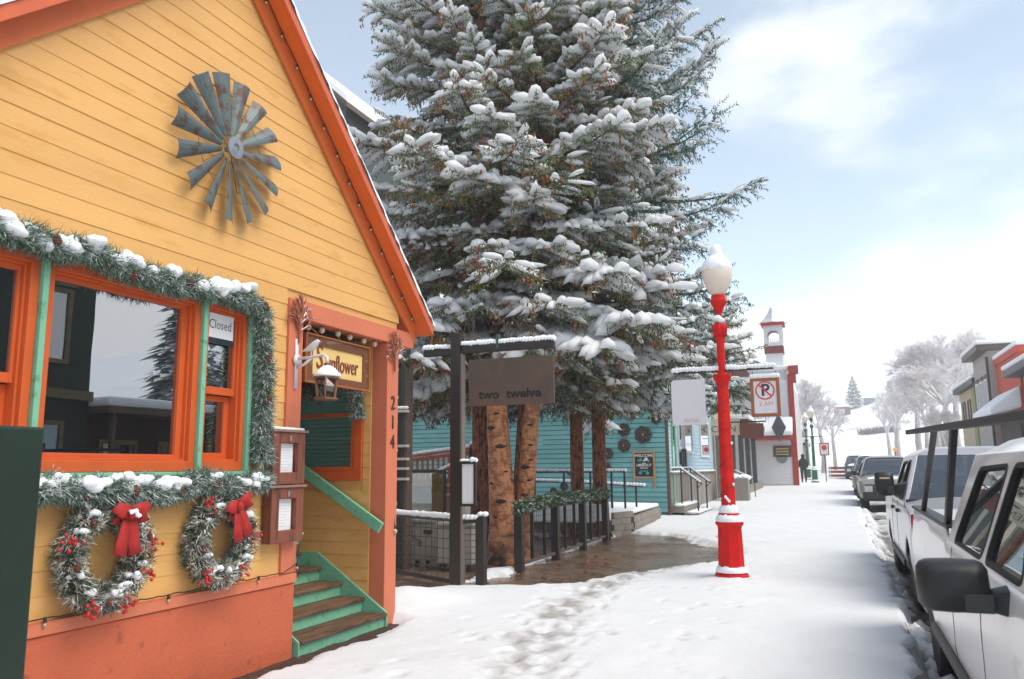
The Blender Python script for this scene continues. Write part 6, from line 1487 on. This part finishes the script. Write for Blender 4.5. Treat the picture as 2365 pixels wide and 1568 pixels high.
    # wheels
    for c in wheels:
        for s in (0, 1):
            xo = .05 if s == 0 else W_-.05; sg_ = 1 if s == 0 else -1
            wv = MB().lathe([(wr*.62, 0), (wr*.93, .0), (wr, .03), (wr, .22), (wr*.93, .25), (wr*.6, .25)], (xo, c, wr) if s == 0 else (xo-.25, c, wr), 28, 'x').build('wheel', RUB, t, smooth=False)
            MB().lathe([(wr*.12, .02), (wr*.16, .005), (wr*.55, .03), (wr*.63, .012), (wr*.63, .1)], (xo, c, wr) if s == 0 else (xo-.1, c, wr), 20, 'x').build('rim', CHROME, wv)
        ar = MB(); ar.box(.18, W_-.18, c-wr-.1, c+wr+.1, .42, .42+wr); ar.build('wheel_housing', TRIM, t)
    # sill moulding and handles
    for s in (0, 1):
        x0 = -.012 if s == 0 else W_-.02; MB().box(x0, x0+.032, wheels[0]+wr+.12, wheels[1]-wr-.12, .455, .53).build('side_moulding', TRIM, t, bevel=.008)
    for y in [w_[1][0]-.22 for w_ in windows[:2]]:
        for s in (0, 1): x0 = -.03 if s == 0 else W_-.02; MB().box(x0+.02, x0+.055, y, y+.19, belt-.17, belt-.125).build('door_handle', TRIM if detail else CHROME, t, bevel=.008)
    # door seams
    for y in [w_[1][0]+.06 for w_ in windows[:2]]:
        sm = MB(); zz = np.linspace(.5, belt-.02, 8); sm.tube([(fx(z)-.0005, y, z) for z in zz], .0022, 4); sm.build('door_seam', TRIM, t)
    if snow > 0:
        sn = MB(); rn = random.Random(int(loc[1]*7)); nx, nyy = 12, 14; V = []
        for i in range(nyy):
            y = yr0+.02+(yr1-yr0-.04)*i/(nyy-1)
            for j in range(nx):
                u = j/(nx-1); e = min(i, nyy-1-i, j, nx-1-j); V.append((xt+.02+(W_-2*xt-.04)*u, y, ze+.075*(1-(2*u-1)**6)+min(1, e/1.5)*snow*rn.uniform(.75, 1.15)+.0))
        sn.add(V, [(i*nx+j, i*nx+j+1, (i+1)*nx+j+1, (i+1)*nx+j) for i in range(nyy-1) for j in range(nx-1)]); sn.build('roof_snow', SNOW, t, smooth=True)
        V = []
        for i in range(8):
            y = .12+(yb0-.2)*i/7
            for j in range(nx): u = j/(nx-1); e = min(i, 7-i, j, nx-1-j); V.append((.16+(W_-.32)*u, y, ztop(y)+.06*(1-(2*u-1)**4)*min(1, y/.25)-.004+min(1, e/1.5)*snow*.6*rn.uniform(.5, 1.2)))
        MB().add(V, [(i*nx+j, i*nx+j+1, (i+1)*nx+j+1, (i+1)*nx+j) for i in range(7) for j in range(nx-1)]).build('hood_snow', SNOW, t, smooth=True)
    return t
def mirror(t, x, y, z, w_, h_, d_, style=0):
    """towing mirror: tall rounded housing on an arm, towards the kerb"""
    mb = MB(); pr = []
    V = []; n = 16; rings = ((-.02, .80), (-.005, .93), (.02, 1.0), (d_*.45, .98), (d_*.8, .86), (d_, .6))
    for dy, k in rings:
        for j in range(n):
            a = 2*math.pi*j/n; c_, s_ = math.cos(a), math.sin(a); p = 4.6
            u = abs(c_)**(2/p)*math.copysign(1, c_); v = abs(s_)**(2/p)*math.copysign(1, s_)
            V.append((x-w_/2+u*w_/2*k, y+d_*.75-dy, z+v*h_/2*k))
    F = [(i*n+j, (i+1)*n+j, (i+1)*n+(j+1) % n, i*n+(j+1) % n) for i in range(len(rings)-1) for j in range(n)]+[tuple(range(n)), tuple((len(rings)-1)*n+j for j in range(n))[::-1]]
    mb.add(V, F); o = mb.build('mirror', TRIM, t, smooth=True)
    MB().box(x-w_*.40, x-w_*.02, y-d_*.27, y-d_*.235, z-h_*.42, z-h_*.08).build('mirror_cover', mat('mirror_grey', '#2c3031', .45, var=.1), o, bevel=.015)
    MB().hexa([(x-.02, y+.0, z-h_*.42), (x+.16, y-.06, z-h_*.62), (x+.16, y+.10, z-h_*.62), (x-.02, y+.08, z-h_*.42), (x-.02, y+.0, z-h_*.05), (x+.16, y-.06, z-.0), (x+.16, y+.10, z+.04), (x-.02, y+.08, z-h_*.05)]).build('mirror_arm', TRIM, o, bevel=.02)
    return o
WPAINT = mat('white_car_paint', '#e6e4e4', .28, var=.03, scale=2, col2='#c3bdb6', amt=.12, coat=.5)
SPAINT = mat('silver_car_paint', '#a9a8ad', .3, var=.04, scale=2, metal=.25, coat=.5)
GPAINT = mat('grey_car_paint', '#8d8985', .32, var=.06, scale=2, metal=.2, coat=.4)
DPAINT = mat('dark_car_paint', '#2b302d', .35, var=.06, scale=2, coat=.4)
# near white pickup; road is 0.12 below the pavement
T1Y, T1X = 2.05, .575
tk = vehicle('pickup_truck', 'white pickup truck with black mirror and ladder rack, nearest at the kerb', 'pickup truck', (T1X, T1Y, -.12), WPAINT, 7.05, 2.0, 1.225, 1.885,
             (1.42, 2.05, 3.95, 4.10), 1.16, 1.42, bed=(4.14, 1.30), wheels=(.95, 5.75),
             windows=[[(1.72, 1.245), (2.62, 1.245), (2.55, 1.72), (2.12, 1.72)], [(2.74, 1.245), (3.80, 1.245), (3.60, 1.70), (2.70, 1.72)]], wr=.42, plate=False)
mirror(tk, -.02, 1.95, 1.205, .285, .225, .17)
MB().bar((.085, 2.66, 1.235), (.235, 2.635, 1.76), .10, .02, up=(1, 0, 0)).build('door_pillar', TRIM, tk)
# ladder rack
rk = MB(); rk.bar((.065, 1.2, 1.89), (.065, 7.05, 2.045), .035, .045); rk.bar((1.935, 4.2, 1.97), (1.935, 7.05, 2.045), .035, .045)
rk.build('ladder_rack', TRIM, tk, bevel=.006)
for x in (.07, 1.93):
    for y0, y1 in ((6.1, 4.6), (4.30, 3.5)):
        if x > 1 and y1 < 4: continue
        zt = 1.89+.0265*(y1-1.2); MB().hexa([(x-.02, y0-.05, 1.30), (x+.02, y0-.05, 1.30), (x+.02, y0+.05, 1.30), (x-.02, y0+.05, 1.30), (x-.02, y1-.05, zt-.02), (x+.02, y1-.05, zt-.02), (x+.02, y1+.06, zt-.02), (x-.02, y1+.06, zt-.02)]).build('rack_upright', TRIM, tk, bevel=.006)
# a curved red sheet with white stripes, added inside the front window
jk = MB(); V = []
for i in range(8):
    z = 1.08+.075*i
    for j in range(5): V.append((.19+.015*math.sin(i*.9+j)+.3*(z-1.22)*.34, 2.10+.025*i+.07*j, z))
jk.add(V, [(i*5+j, i*5+j+1, (i+1)*5+j+1, (i+1)*5+j) for i in range(7) for j in range(4)]); jo = jk.build('red_sheet', mat('sheet_red', '#d81a10', .6, var=.1), tk, smooth=True, label='red sheet with white stripes seen through the front window')
for zz in (1.29, 1.35): MB().bar((.165, 2.14, zz), (.165, 2.42, zz+.03), .01, .022).build('white_stripe', PAPER, jo)

t2 = vehicle('pickup_truck', 'silver pickup truck parked right behind the white one', 'pickup truck', (.66, 10.05, -.10), SPAINT, 5.9, 1.95, 1.24, 1.93, (1.35, 2.0, 3.8, 3.95), 1.18, 1.35, bed=(4.0, 1.32), wheels=(.95, 4.7),
             windows=[[(1.66, 1.26), (2.55, 1.26), (2.48, 1.76), (2.1, 1.76)], [(2.68, 1.26), (3.66, 1.26), (3.48, 1.74), (2.62, 1.76)]], wr=.41, group='vehicles parked along the kerb')
mirror(t2, -.02, 1.92, 1.46, .24, .33, .15); MB().box(-.20, -.08, 1.865, 1.87, 1.52, 1.545).build('mirror_stripe', mat('sticker', '#c9a890', .5), t2)
s3 = vehicle('suv_car', 'grey SUV with a dark front and snowy roof behind the silver pickup', 'SUV', (.50, 29.5, gz(30)-.1), DPAINT, 4.8, 1.9, 1.12, 1.80, (1.15, 1.75, 4.4, 4.75), 1.05, 1.15, wheels=(.9, 3.75), snow=.07,
             windows=[[(1.45, 1.14), (2.2, 1.14), (2.15, 1.6), (1.85, 1.6)], [(2.32, 1.14), (3.2, 1.14), (3.15, 1.6), (2.28, 1.6)], [(3.32, 1.14), (4.3, 1.14), (4.05, 1.58), (3.28, 1.6)]], wr=.36, group='vehicles parked along the kerb', detail=False)
for c in s3.children:
    if c.name.startswith(('body_side', 'cab_side', 'roof', 'hood')) and not c.name.endswith('snow'): c.data.materials[0] = GPAINT
mirror(s3, -.0, 1.75, 1.25, .18, .16, .1)
s4 = vehicle('suv_car', 'pale grey SUV with snow on its roof, second beyond the silver pickup', 'SUV', (.42, 37.5, gz(38)-.1), GPAINT, 4.9, 1.9, 1.15, 1.85, (1.15, 1.75, 4.5, 4.85), 1.08, 1.15, wheels=(.9, 3.85), snow=.09,
             windows=[[(1.45, 1.17), (2.2, 1.17), (2.15, 1.65), (1.85, 1.65)], [(2.32, 1.17), (3.2, 1.17), (3.15, 1.65), (2.28, 1.65)]], wr=.36, group='vehicles parked along the kerb', detail=False)
s5 = vehicle('pickup_truck', 'snow-covered dark pickup far up the street near the green lamp', 'pickup truck', (.2, 62, gz(62)-.1), DPAINT, 5.4, 1.9, 1.2, 1.85, (1.3, 1.95, 3.4, 3.6), 1.12, 1.3, bed=(3.65, 1.25), wheels=(.95, 4.3), snow=.16,
             windows=[[(1.6, 1.22), (2.4, 1.22), (2.35, 1.7), (2.0, 1.7)]], wr=.4, group='vehicles parked along the kerb', detail=False)
# ================================================================ far street, hillside and the other side of the road
lamp2 = street_lamp((-1.58, 55.0, gz(55)+.05), 'green street lamp with opal globe further up the pavement', GREENP, signs=False, n=14)
MB().bar((-2.1, 55, gz(55)+2.95), (-1.0, 55, gz(55)+2.95), .04, .04).build('cross_arm', DARKM, lamp2)
sg2 = thing('street_sign', 'small red framed parking sign on a post beyond the green lamp', 'sign', loc=(-.9, 57, gz(57)))
MB().bar((-.95, 57, gz(57)), (-.95, 57, gz(57)+2.0), .06, .06).build('post', GREENP, sg2); MB().box(-1.25, -.65, 56.95, 57.0, gz(57)+1.75, gz(57)+2.55).build('frame', NPW, sg2); MB().box(-1.18, -.72, 56.93, 56.945, gz(57)+1.82, gz(57)+2.48).build('plate', PAPER, sg2)
mb = MB().lathe([(.13, -.005), (.17, -.005), (.17, .005), (.13, .005)], (-.95, 56.92, gz(57)+2.25), 20, 'y'); mb.build('ring', SR, sg2)
lm3 = street_lamp((-2.2, 62.0, gz(62)), 'second green street lamp just behind the first green one', GREENP, signs=False, n=10)

# person in a dark coat walking up the pavement
def person(loc, label):
    x, y, z = loc; g = thing('person', label, 'person', loc=loc)
    me = bpy.data.meshes.new('body')
    J = [(0, 0, .95), (0, .0, 1.2), (0, 0, 1.42), (0, 0, 1.55), (0, -.01, 1.66), (.19, 0, 1.4), (.25, .04, 1.15), (.24, -.05, .92), (-.19, 0, 1.4), (-.25, -.02, 1.15), (-.24, -.1, .94), (.1, 0, .88), (.11, .08, .5), (.11, .2, .1), (.11, .08, .04), (-.1, 0, .88), (-.1, -.1, .5), (-.1, -.12, .08), (-.1, -.24, .04)]
    Ed = [(0, 1), (1, 2), (2, 3), (3, 4), (2, 5), (5, 6), (6, 7), (2, 8), (8, 9), (9, 10), (0, 11), (11, 12), (12, 13), (13, 14), (0, 15), (15, 16), (16, 17), (17, 18)]
    Rd = [.17, .18, .17, .07, .11, .09, .07, .05, .09, .07, .05, .12, .085, .055, .05, .12, .085, .055, .05]
    me.from_pydata([(x+a, y+b, z+c) for a, b, c in J], Ed, []); o = link('body', me, mat('dark_coat', '#23302b', .8, var=.2), g)
    sk = o.modifiers.new('skin', 'SKIN'); 
    for i, v in enumerate(me.skin_vertices[0].data): v.radius = (Rd[i], Rd[i]); v.use_root = i == 0
    s_ = o.modifiers.new('s', 'SUBSURF'); s_.levels = 1; s_.render_levels = 1
    MB().blob((x, y-.01, z+1.69), (.115, .12, .12), 3, 10, 7, .03).build('hat', mat('knit_hat', '#2d2a2a', .9), g, smooth=True)
person((-2.25, 55.5, gz(55)+.06), 'person in a dark coat and hat walking left of the green lamp')

# frosted bare trees
FRO = mat('frosted_twigs', '#ebe7e8', .85, var=.1, scale=1.5); FROT = mat('frosted_bark', '#c0b8b5', .85, var=.2, scale=3, snow=.8, snow_lo=.3)
def frost_tree(label, loc, h, spread, seed, group='frosted bare trees', deep=5, dens=1.0):
    rn = random.Random(seed); rs_ = np.random.RandomState(seed); t = thing('frosted_tree', label, 'tree', group, loc=loc)
    MB().tube([(loc[0], loc[1], loc[2]-.2), (loc[0]+.05*h*rn.uniform(-.3, .3), loc[1], loc[2]+h*.2), (loc[0]+.05*h*rn.uniform(-.5, .5), loc[1], loc[2]+h*.42)], [h*.022, h*.018, h*.013], 8).build('trunk', FROT, t, smooth=True)
    n = 5; P = np.tile(np.array([loc[0], loc[1], loc[2]+h*.36]), (n, 1)); D = norm(np.stack([rs_.randn(n)*.5, rs_.randn(n)*.5, np.ones(n)], -1)*np.array([spread, spread, 1])); L_ = np.full(n, h*.2); Rr_ = np.full(n, h*.009)
    AP, AR = [], []
    for lev in range(deep):
        k = 3; s = np.linspace(0, 1, k); bend = rs_.randn(len(P), 3)*.25; pts = P[:, None]+(D[:, None]*s[None, :, None]+bend[:, None]*(s**2)[None, :, None]*.5)*L_[:, None, None]
        AP.append(pts); AR.append(Rr_[:, None]*np.linspace(1, .6, k)[None])
        br_ = 4 if lev < deep-1 else 3; i = np.repeat(np.arange(len(P)), br_); f = rs_.uniform(.35, 1, len(i)); kk = np.clip((f*(k-1)).astype(int), 1, k-1)
        newP = pts[i, kk]; d = norm(D[i]+rs_.randn(len(i), 3)*.55*np.array([spread, spread, .8])+np.array([0, 0, .08])); L_ = L_[i]*rs_.uniform(.5, .75, len(i)); Rr_ = np.maximum(Rr_[i]*.55, .008*dens); P, D = newP, d
    nv = 0; Vs, Fs = [], []
    for a, b in zip(AP, AR): v, f = tubes_np(a, b, 3); Vs.append(v); Fs.append(f+nv); nv += len(v)
    link('crown', npmesh('crown', np.concatenate(Vs), np.concatenate(Fs)), FRO, t, kind='stuff'); return t
ft = [((-2.7, 64), 10.0, .75, 'slender frosted tree right beside the bell-tower hall'), ((-2.6, 72), 12.0, .8, 'tall frosted tree behind the green lamp'), ((-1.6, 84), 11.0, .9, 'frosted tree further up the left pavement'), ((-.6, 100), 10.0, .9, 'farthest frosted tree on the left pavement'),
      ((9.2, 84), 13.0, 1.0, 'broad frosted tree left of the beige house across the road'), ((9.5, 96), 17.0, 1.0, 'tallest frosted tree across the road'), ((7.6, 92), 12.0, 1.0, 'frosted tree across the road, left of the tallest'), ((6.8, 112), 12.0, 1.0, 'distant frosted tree at the road end on the right'), ((13, 100), 18.0, 1.0, 'frosted tree behind the grey house across the road'), ((8.6, 81.5), 7.5, 1.0, 'low frosted tree near the kerb across the road'), ((7.5, 128), 13, 1.0, 'most distant frosted tree on the right side'), ((8.0, 89), 10, 1.0, 'rounded frosted tree in front of the tall ones across the road'), ((11.2, 93), 14, 1.0, 'frosted tree rising just left of the beige shop roof'), ((10.5, 108), 15, 1.0, 'hazy frosted tree between the two tallest ones'), ((6.0, 120), 10, 1.0, 'small hazy frosted tree at the far road end')]
for i, ((x, y), h, s, lb) in enumerate(ft): frost_tree(lb, (x, y, gz(min(y, 140))-.2), h*(1.35 if i > 3 else 1.1), s, 60+i, deep=6 if i in (4, 5, 6, 8) else 5, dens=1.6 if i > 3 else 1.3)
FARN = mat('far_spruce_needles', '#6d7a72', .85, var=.2, scale=.6, snow=.85, snow_lo=.35, snow_scale=2.0)
def far_conifer(label, loc, h, r_, seed):
    rs_ = np.random.RandomState(seed); t = thing('conifer_tree', label, 'tree', 'conifers on the hillside', loc=loc); n = 2600
    MB().tube([(loc[0], loc[1], loc[2]-.5), (loc[0], loc[1], loc[2]+h*.95)], [h*.02, h*.004], 7).build('trunk', FROT, t)
    f = 1-np.sqrt(rs_.rand(n)); z = loc[2]+h*(.06+.94*f); a = rs_.rand(n)*6.28; lay = .75+.25*np.sin(f*60); rr_ = r_*(1-f)**.9*rs_.uniform(.35, 1, n)*lay
    c = np.stack([loc[0]+rr_*np.cos(a), loc[1]+rr_*np.sin(a), z-rr_*.35], -1); d = norm(np.stack([np.cos(a), np.sin(a), np.full(n, -.35)], -1)); sd_ = np.stack([-np.sin(a), np.cos(a), np.zeros(n)], -1); l = h*.07*rs_.uniform(.6, 1.3, n)[:, None]
    V = np.stack([c-sd_*l*.4, c+sd_*l*.4, c+d*l], 1).reshape(-1, 3); link('crown', npmesh('crown', V, np.arange(len(V)).reshape(-1, 3)), FARN, t, kind='stuff'); return t
def terr_z(x, y): return float(terr(np.array([[x]]), np.array([[float(y)]]))[0, 0])
def far_at(px_, Y): return P_at(px_, 1000, Y)[0]
for i, (px_, Y, h, r_, lb) in enumerate(((1977, 300, 11.5, 5.0, 'single rounded conifer on the snowy knoll at the end of the street'), (2296, 120, 9, 3.2, 'conifer behind the roofs across the road'), (2330, 125, 11, 3.4, 'taller conifer behind the red building across the road'), (2276, 190, 10, 3.0, 'faint conifer on the slope above the roofs'))):
    x = far_at(px_, Y); far_conifer(lb, (x, Y, terr_z(x, Y)-.5), h, r_, 80+i)
# hillside cabins
def cabin(px_, Y, w_, h, paint, lb):
    x = far_at(px_, Y); z = terr_z(x, Y); t = thing('hillside_cabin', lb, 'cabin', 'cabins on the hillside', loc=(x, Y, z)); MB().box(x-w_/2, x+w_/2, Y, Y+w_, z-2, z+h).build('wall', paint, t); MB().prism([(x-w_*.62, z+h), (x+w_*.62, z+h), (x, z+h+w_*.42)], 'y', Y-.4, Y+w_+.4).build('roof', SNOW, t)
    f = MB().box(x-w_*.15, x+w_*.15, Y-.08, Y-.01, z+h*.35, z+h*.75).build('window', WHITEP, t); MB().box(x-w_*.11, x+w_*.11, Y-.12, Y-.085, z+h*.4, z+h*.7).build('pane', PANE3, f)
cabin(1948, 285, 5, 3, mat('cabin_red', '#7a3a34', .8), 'small reddish cabin left of the knoll conifer'); cabin(2072, 330, 4, 2.4, BROWNT, 'small dark cabin right of the knoll conifer')
x = far_at(2030, 300); z = terr_z(x, 300)
lh = thing('long_shed', 'long low grey shed with snowy roof right of the knoll conifer', 'shed', loc=(x, 300, z)); MB().box(x-4, x+6, 300, 304, z-2, z+1.4).build('wall', mat('shed_blue', '#7d878c', .7), lh); MB().prism([(299.5, z+1.4), (304.5, z+1.4), (302, z+2.6)], 'x', x-4.5, x+6.5).build('roof', SNOW, lh)
hd = thing('low_hedge', 'dark brushy hedge line across the snowy slope', 'hedge', loc=(far_at(2030, 210), 210, terr_z(0, 210))); rs_ = np.random.RandomState(4); n = 1500
xx = np.linspace(far_at(1985, 210), far_at(2075, 210), n); zz = np.array([terr_z(a, 210) for a in xx]); c = np.stack([xx+rs_.randn(n)*.3, 210+rs_.randn(n)*1.0, zz+rs_.rand(n)*.8], -1); d = rs_.randn(n, 3)*.5+np.array([0, 0, .5]); s_ = rs_.randn(n, 3)*.06
link('twigs', npmesh('twigs', np.stack([c-s_, c+s_, c+d], 1).reshape(-1, 3), np.arange(n*3).reshape(-1, 3)), mat('hedge_twig', '#7d7775', .9, var=.3), hd, kind='stuff')

# street fronts across the road that show above the pickup
def across(name, lb, y0, y1, x0, zt, paint, roof=None, eave=.5):
    t = thing(name, lb, 'building', 'buildings across the road', loc=(x0, y0, gz(y0)))
    MB().box(x0, x0+9, y0, y1, 0, zt).build('wall', paint, t)
    MB().box(x0-eave, x0+9, y0-.25, y1+.25, zt+.001, zt+.42).build('cornice', roof or TRIM, t, bevel=.05); MB().box(x0-eave-.05, x0+9, y0-.3, y1+.3, zt+.421, zt+.72).build('roof_snow', SNOW, t, bevel=.12)
    return t
def far_window(t, x0, y0, y1, z0, z1, fm=None):
    f = MB(); f.box(x0-.1, x0-.004, y0, y0+.12, z0, z1); f.box(x0-.1, x0-.004, y1-.12, y1, z0, z1); f.box(x0-.1, x0-.004, y0+.12, y1-.12, z0, z0+.12); f.box(x0-.1, x0-.004, y0+.12, y1-.12, z1-.12, z1)
    w_ = f.build('window', fm or WHITEP, t); MB().box(x0-.04, x0-.006, y0+.11, y1-.11, z0+.11, z1-.11).build('pane', PANE3, w_)
FX_ = 10.0
t = across('beige_shop', 'beige shop with a green corner strip, leftmost of the roofs over the pickup', 69.2, 80, FX_, 7.6, mat('far_beige', '#b5a389', .8, var=.1))
MB().box(FX_-.12, FX_-.004, 71.0, 72.6, 0, 7.5).build('green_strip', mat('olive_strip', '#7c8746', .7), t)
for y in (74, 77): far_window(t, FX_, y, y+1.4, 5.0, 6.8, BROWNT)
t = across('grey_building', 'tall grey false-front building between the beige shop and the red wall', 62.4, 69.1, FX_-.3, 9.2, mat('far_grey', '#a39c97', .8, var=.1), BROWNT, .7)
MB().box(FX_-.45, FX_-.304, 62.5, 62.75, 0, 8.8).build('downpipe', DARKM, t)
for y in (63.4, 65.3, 67.2): far_window(t, FX_-.3, y, y+1.1, 5.2, 7.4); MB().box(FX_-.42, FX_-.304, y-.1, y+1.2, 7.5, 7.7).build('lintel', BROWNT, t)
t = across('red_building', 'building with a bright red upper wall and snowy awning across the road', 55.0, 62.3, FX_+.1, 8.1, mat('far_red', '#b8482f', .8, var=.12, scale=1), mat('far_red', '#b8482f'), .12)
MB().hexa([(FX_-1.6, 55.1, 4.5), (FX_+.09, 55.1, 4.9), (FX_+.09, 62.2, 4.9), (FX_-1.6, 62.2, 4.5), (FX_-1.6, 55.1, 4.9), (FX_+.09, 55.1, 6.2), (FX_+.09, 62.2, 6.2), (FX_-1.6, 62.2, 4.9)]).build('awning_snow', SNOW, t, bevel=.12)
MB().box(FX_-.05, FX_+.09, 55.5, 61.8, .3, 4.4).build('dark_opening', mat('dark_opening', '#3a3430', .8), t)
t = across('white_building', 'white building with dark snowy eave at the right edge', 40, 54.8, FX_+.2, 6.6, mat('far_white', '#c9c5c2', .8, var=.06), TRIM, 1.0)
for y in (52.6, 50.2, 47.6): far_window(t, FX_+.2, y, y+1.2, 3.2, 5.2)
# orange lantern-like light on a post far away
ol = thing('traffic_light', 'tiny orange warning light on a post far down the road', 'light', loc=(3.0, 80, gz(80))); x, z = P_at(2066, 1042, 80)
MB().bar((x, 80, gz(80)), (x, 80, z), .1, .1).build('post', DARKM, ol); MB().blob((x, 79.9, z+.15), (.19, .15, .19), 2, 10, 7, .02).build('lamp', mat('amber', '#e08a2a', .4, emit=.5), ol, smooth=True)
bn = thing('street_barrier', 'red and white sawhorse barrier across the far pavement', 'barrier', loc=(-.2, 66, gz(66)))
for k in range(3): MB().box(-.9, .5, 66, 66.05, gz(66)+.15+.28*k, gz(66)+.33+.28*k).build('rail', mat('barrier_red', '#a5483a', .6), bn)
for x in (-.8, .4): MB().bar((x, 65.8, gz(66)), (x, 66.05, gz(66)+1.0), .06, .06).build('leg', WHITEP, bn)
aw = thing('shop_awning', 'red brown shop front with snowy awning beyond the walking person', 'shop', loc=(-4, 72, gz(72)))
MB().box(-9, -2.9, 72, 80, 0, 3.9+gz(72)).build('wall', mat('brick_far', '#8d4a36', .8, var=.15, scale=2), aw); MB().box(-4.6, -2.5, 71.3, 79, 2.6+gz(72), 2.8+gz(72)).build('awning_board', TRIM, aw); MB().box(-4.7, -2.4, 71.2, 79, 2.801+gz(72), 3.2+gz(72)).build('awning_snow', SNOW, aw, bevel=.1)
f = MB().box(-4.3, -3.2, 71.9, 71.98, .7+gz(72), 2.2+gz(72)).build('window', WHITEP, aw); MB().box(-4.2, -3.3, 71.86, 71.895, .8+gz(72), 2.1+gz(72)).build('pane', PANE3, f)

# ---- the other side of the road opposite the yellow house (seen mirrored in its windows)
OX = 13.5
vb = thing('victorian_building', 'dark green Victorian false-front building opposite the yellow house, seen in its window', 'building', loc=(OX, 15.5, 0))
VDG = mat('victorian_green', '#26332b', .7, var=.2, scale=2); VTR = mat('victorian_trim', '#6e6344', .6, var=.15)
MB().box(OX, OX+10, 8.0, 19.4, -.2, 9.2).build('wall', VDG, vb)
for k, (o, z0, z1) in enumerate(((.25, 8.2, 8.5), (.45, 8.5, 8.8), (.65, 8.8, 9.15), (.4, 9.15, 9.9))): MB().box(OX-o, OX+.0 if k < 3 else OX+.2, 7.8, 19.4+o*.9, z0, z1).build('cornice', VTR if k % 2 else VDG, vb, bevel=.04)
MB().box(OX-.2, OX-.002, 8, 19.4, 3.9, 4.2).build('belt_course', VTR, vb)
for i in range(4):
    y = 9.2+2.7*i
    for z0, z1 in ((1.0, 3.2), (5.0, 7.4)):
        f = MB(); f.box(OX-.09, OX-.002, y, y+.14, z0, z1); f.box(OX-.09, OX-.002, y+1.06, y+1.2, z0, z1); f.box(OX-.09, OX-.002, y+.14, y+1.06, z0, z0+.14); f.box(OX-.09, OX-.002, y+.14, y+1.06, z1-.14, z1); wo = f.build('window', VTR, vb); MB().box(OX-.03, OX-.004, y+.13, y+1.07, z0+.13, z1-.13).build('pane', PANE3, wo)
    MB().prism([(y-.1, 7.45), (y+1.3, 7.45), (y+.6, 7.95)], 'x', OX-.22, OX-.002).build('pediment', VTR, vb)
    MB().box(OX-.35, OX-.05, y+.5, y+.7, 7.7, 8.3).build('bracket', VTR, vb)
lb_ = thing('low_shop', 'low dark timber shop with a thick snow roof opposite the yellow house', 'shop', loc=(OX, 26, 0))
MB().box(OX+.6, OX+9, 19.5, 34, -.2, 3.5).build('wall', mat('low_brown', '#3b2a1c', .8, var=.3, scale=1.5), lb_); MB().box(OX-.9, OX+9, 19.42, 34.2, 3.5, 3.72).build('eave', BROWNT, lb_); MB().box(OX-.95, OX+9, 19.41, 34.3, 3.721, 4.05).build('roof_snow', SNOW, lb_, bevel=.12)
for i in range(5):
    y = 20.4+2.6*i; f = MB().box(OX+.5, OX+.598, y, y+1.6, .6, 2.7).build('window', mat('ochre_frame', '#8a6a2e', .7, var=.2), lb_); MB().box(OX+.46, OX+.495, y+.12, y+1.48, .75, 2.55).build('pane', PANE3, f)
    MB().box(OX-.7, OX-.55, y-.6, y-.45, 0, 3.5).build('post', BROWNT, lb_)
for i, (x, y, h, lbl) in enumerate(((26, 36, 13, 'mirrored spruce behind the low shop opposite, taller one'), (29, 42, 10, 'mirrored spruce behind the low shop opposite, shorter one'), (30, 27, 9, 'mirrored spruce behind the Victorian front opposite'))): far_conifer(lbl, (x, y, 0), h, 3.4, 95+i)['group'] = 'spruces across the road'
for i, (x, y, h, lbl) in enumerate(((-9.5, -9, 9, 'unseen spruce added behind the viewer for window reflections'), (-7.0, -13, 11, 'taller unseen spruce added behind the viewer for window reflections'))): far_conifer(lbl, (x, y, 0), h, 3.0, 195+i)['group'] = 'unseen spruces added behind the viewer'  # out of view, added only to give the windows something to reflect
c6 = vehicle('suv_car', 'pale snow-topped car parked across the road, mirrored in the window', 'car', (11.2, 14.2, -.14), SPAINT, 4.7, 1.85, 1.0, 1.62, (1.15, 1.75, 4.1, 4.5), .95, 1.15, wheels=(.9, 3.65), snow=.1,
             windows=[[(1.45, 1.02), (2.2, 1.02), (2.15, 1.45), (1.85, 1.45)], [(2.32, 1.02), (3.3, 1.02), (3.1, 1.45), (2.28, 1.45)]], wr=.34, detail=False)

# ---------------------------------------------------------------- snowy air that whitens the distance
hz = MB().box(-795, 795, -58, 795, -3.0, 104).build('haze', None)
HM = bpy.data.materials.new('haze'); HM.use_nodes = True; HM.node_tree.nodes.clear()
_o = HM.node_tree.nodes.new('ShaderNodeOutputMaterial'); _v = HM.node_tree.nodes.new('ShaderNodeVolumePrincipled'); _v.inputs['Color'].default_value = (.97, .98, 1, 1); _v.inputs['Density'].default_value = 0.0012
HM.node_tree.links.new(_v.outputs[0], _o.inputs['Volume']); hz.data.materials.append(HM); tag(hz, 'pale snowy haze that fades the far slopes', 'haze', kind='stuff')

# ---------------------------------------------------------------- labels for the setting
for o in SC.objects:
    if o.parent is None and o.type in ('MESH', 'EMPTY') and o.get('kind') == 'structure' and 'label' not in o:
        o['label'] = {'terrain': 'snow-covered valley floor and mountain slopes beyond the street', 'pavement': 'wet brown pavement showing where the snow melted', 'kerb': 'stone kerb between the pavement and the road', 'road': 'wet asphalt road beside the parked vehicles',
                      'pavement_snow': 'trodden snow with footprints covering the pavement', 'near_snow': 'snow on the pavement at the viewer feet', 'far_snow': 'smooth snow on the pavement further up the street', 'road_slush': 'brown slush and snow ruts on the road', 'dirt_strip': 'strip of bare dirt along the orange skirt'}.get(o.name.split('.')[0], 'snowy ground of the street')
        o['category'] = {'terrain': 'terrain', 'pavement': 'pavement', 'kerb': 'kerb', 'road': 'road'}.get(o.name.split('.')[0], 'ground')
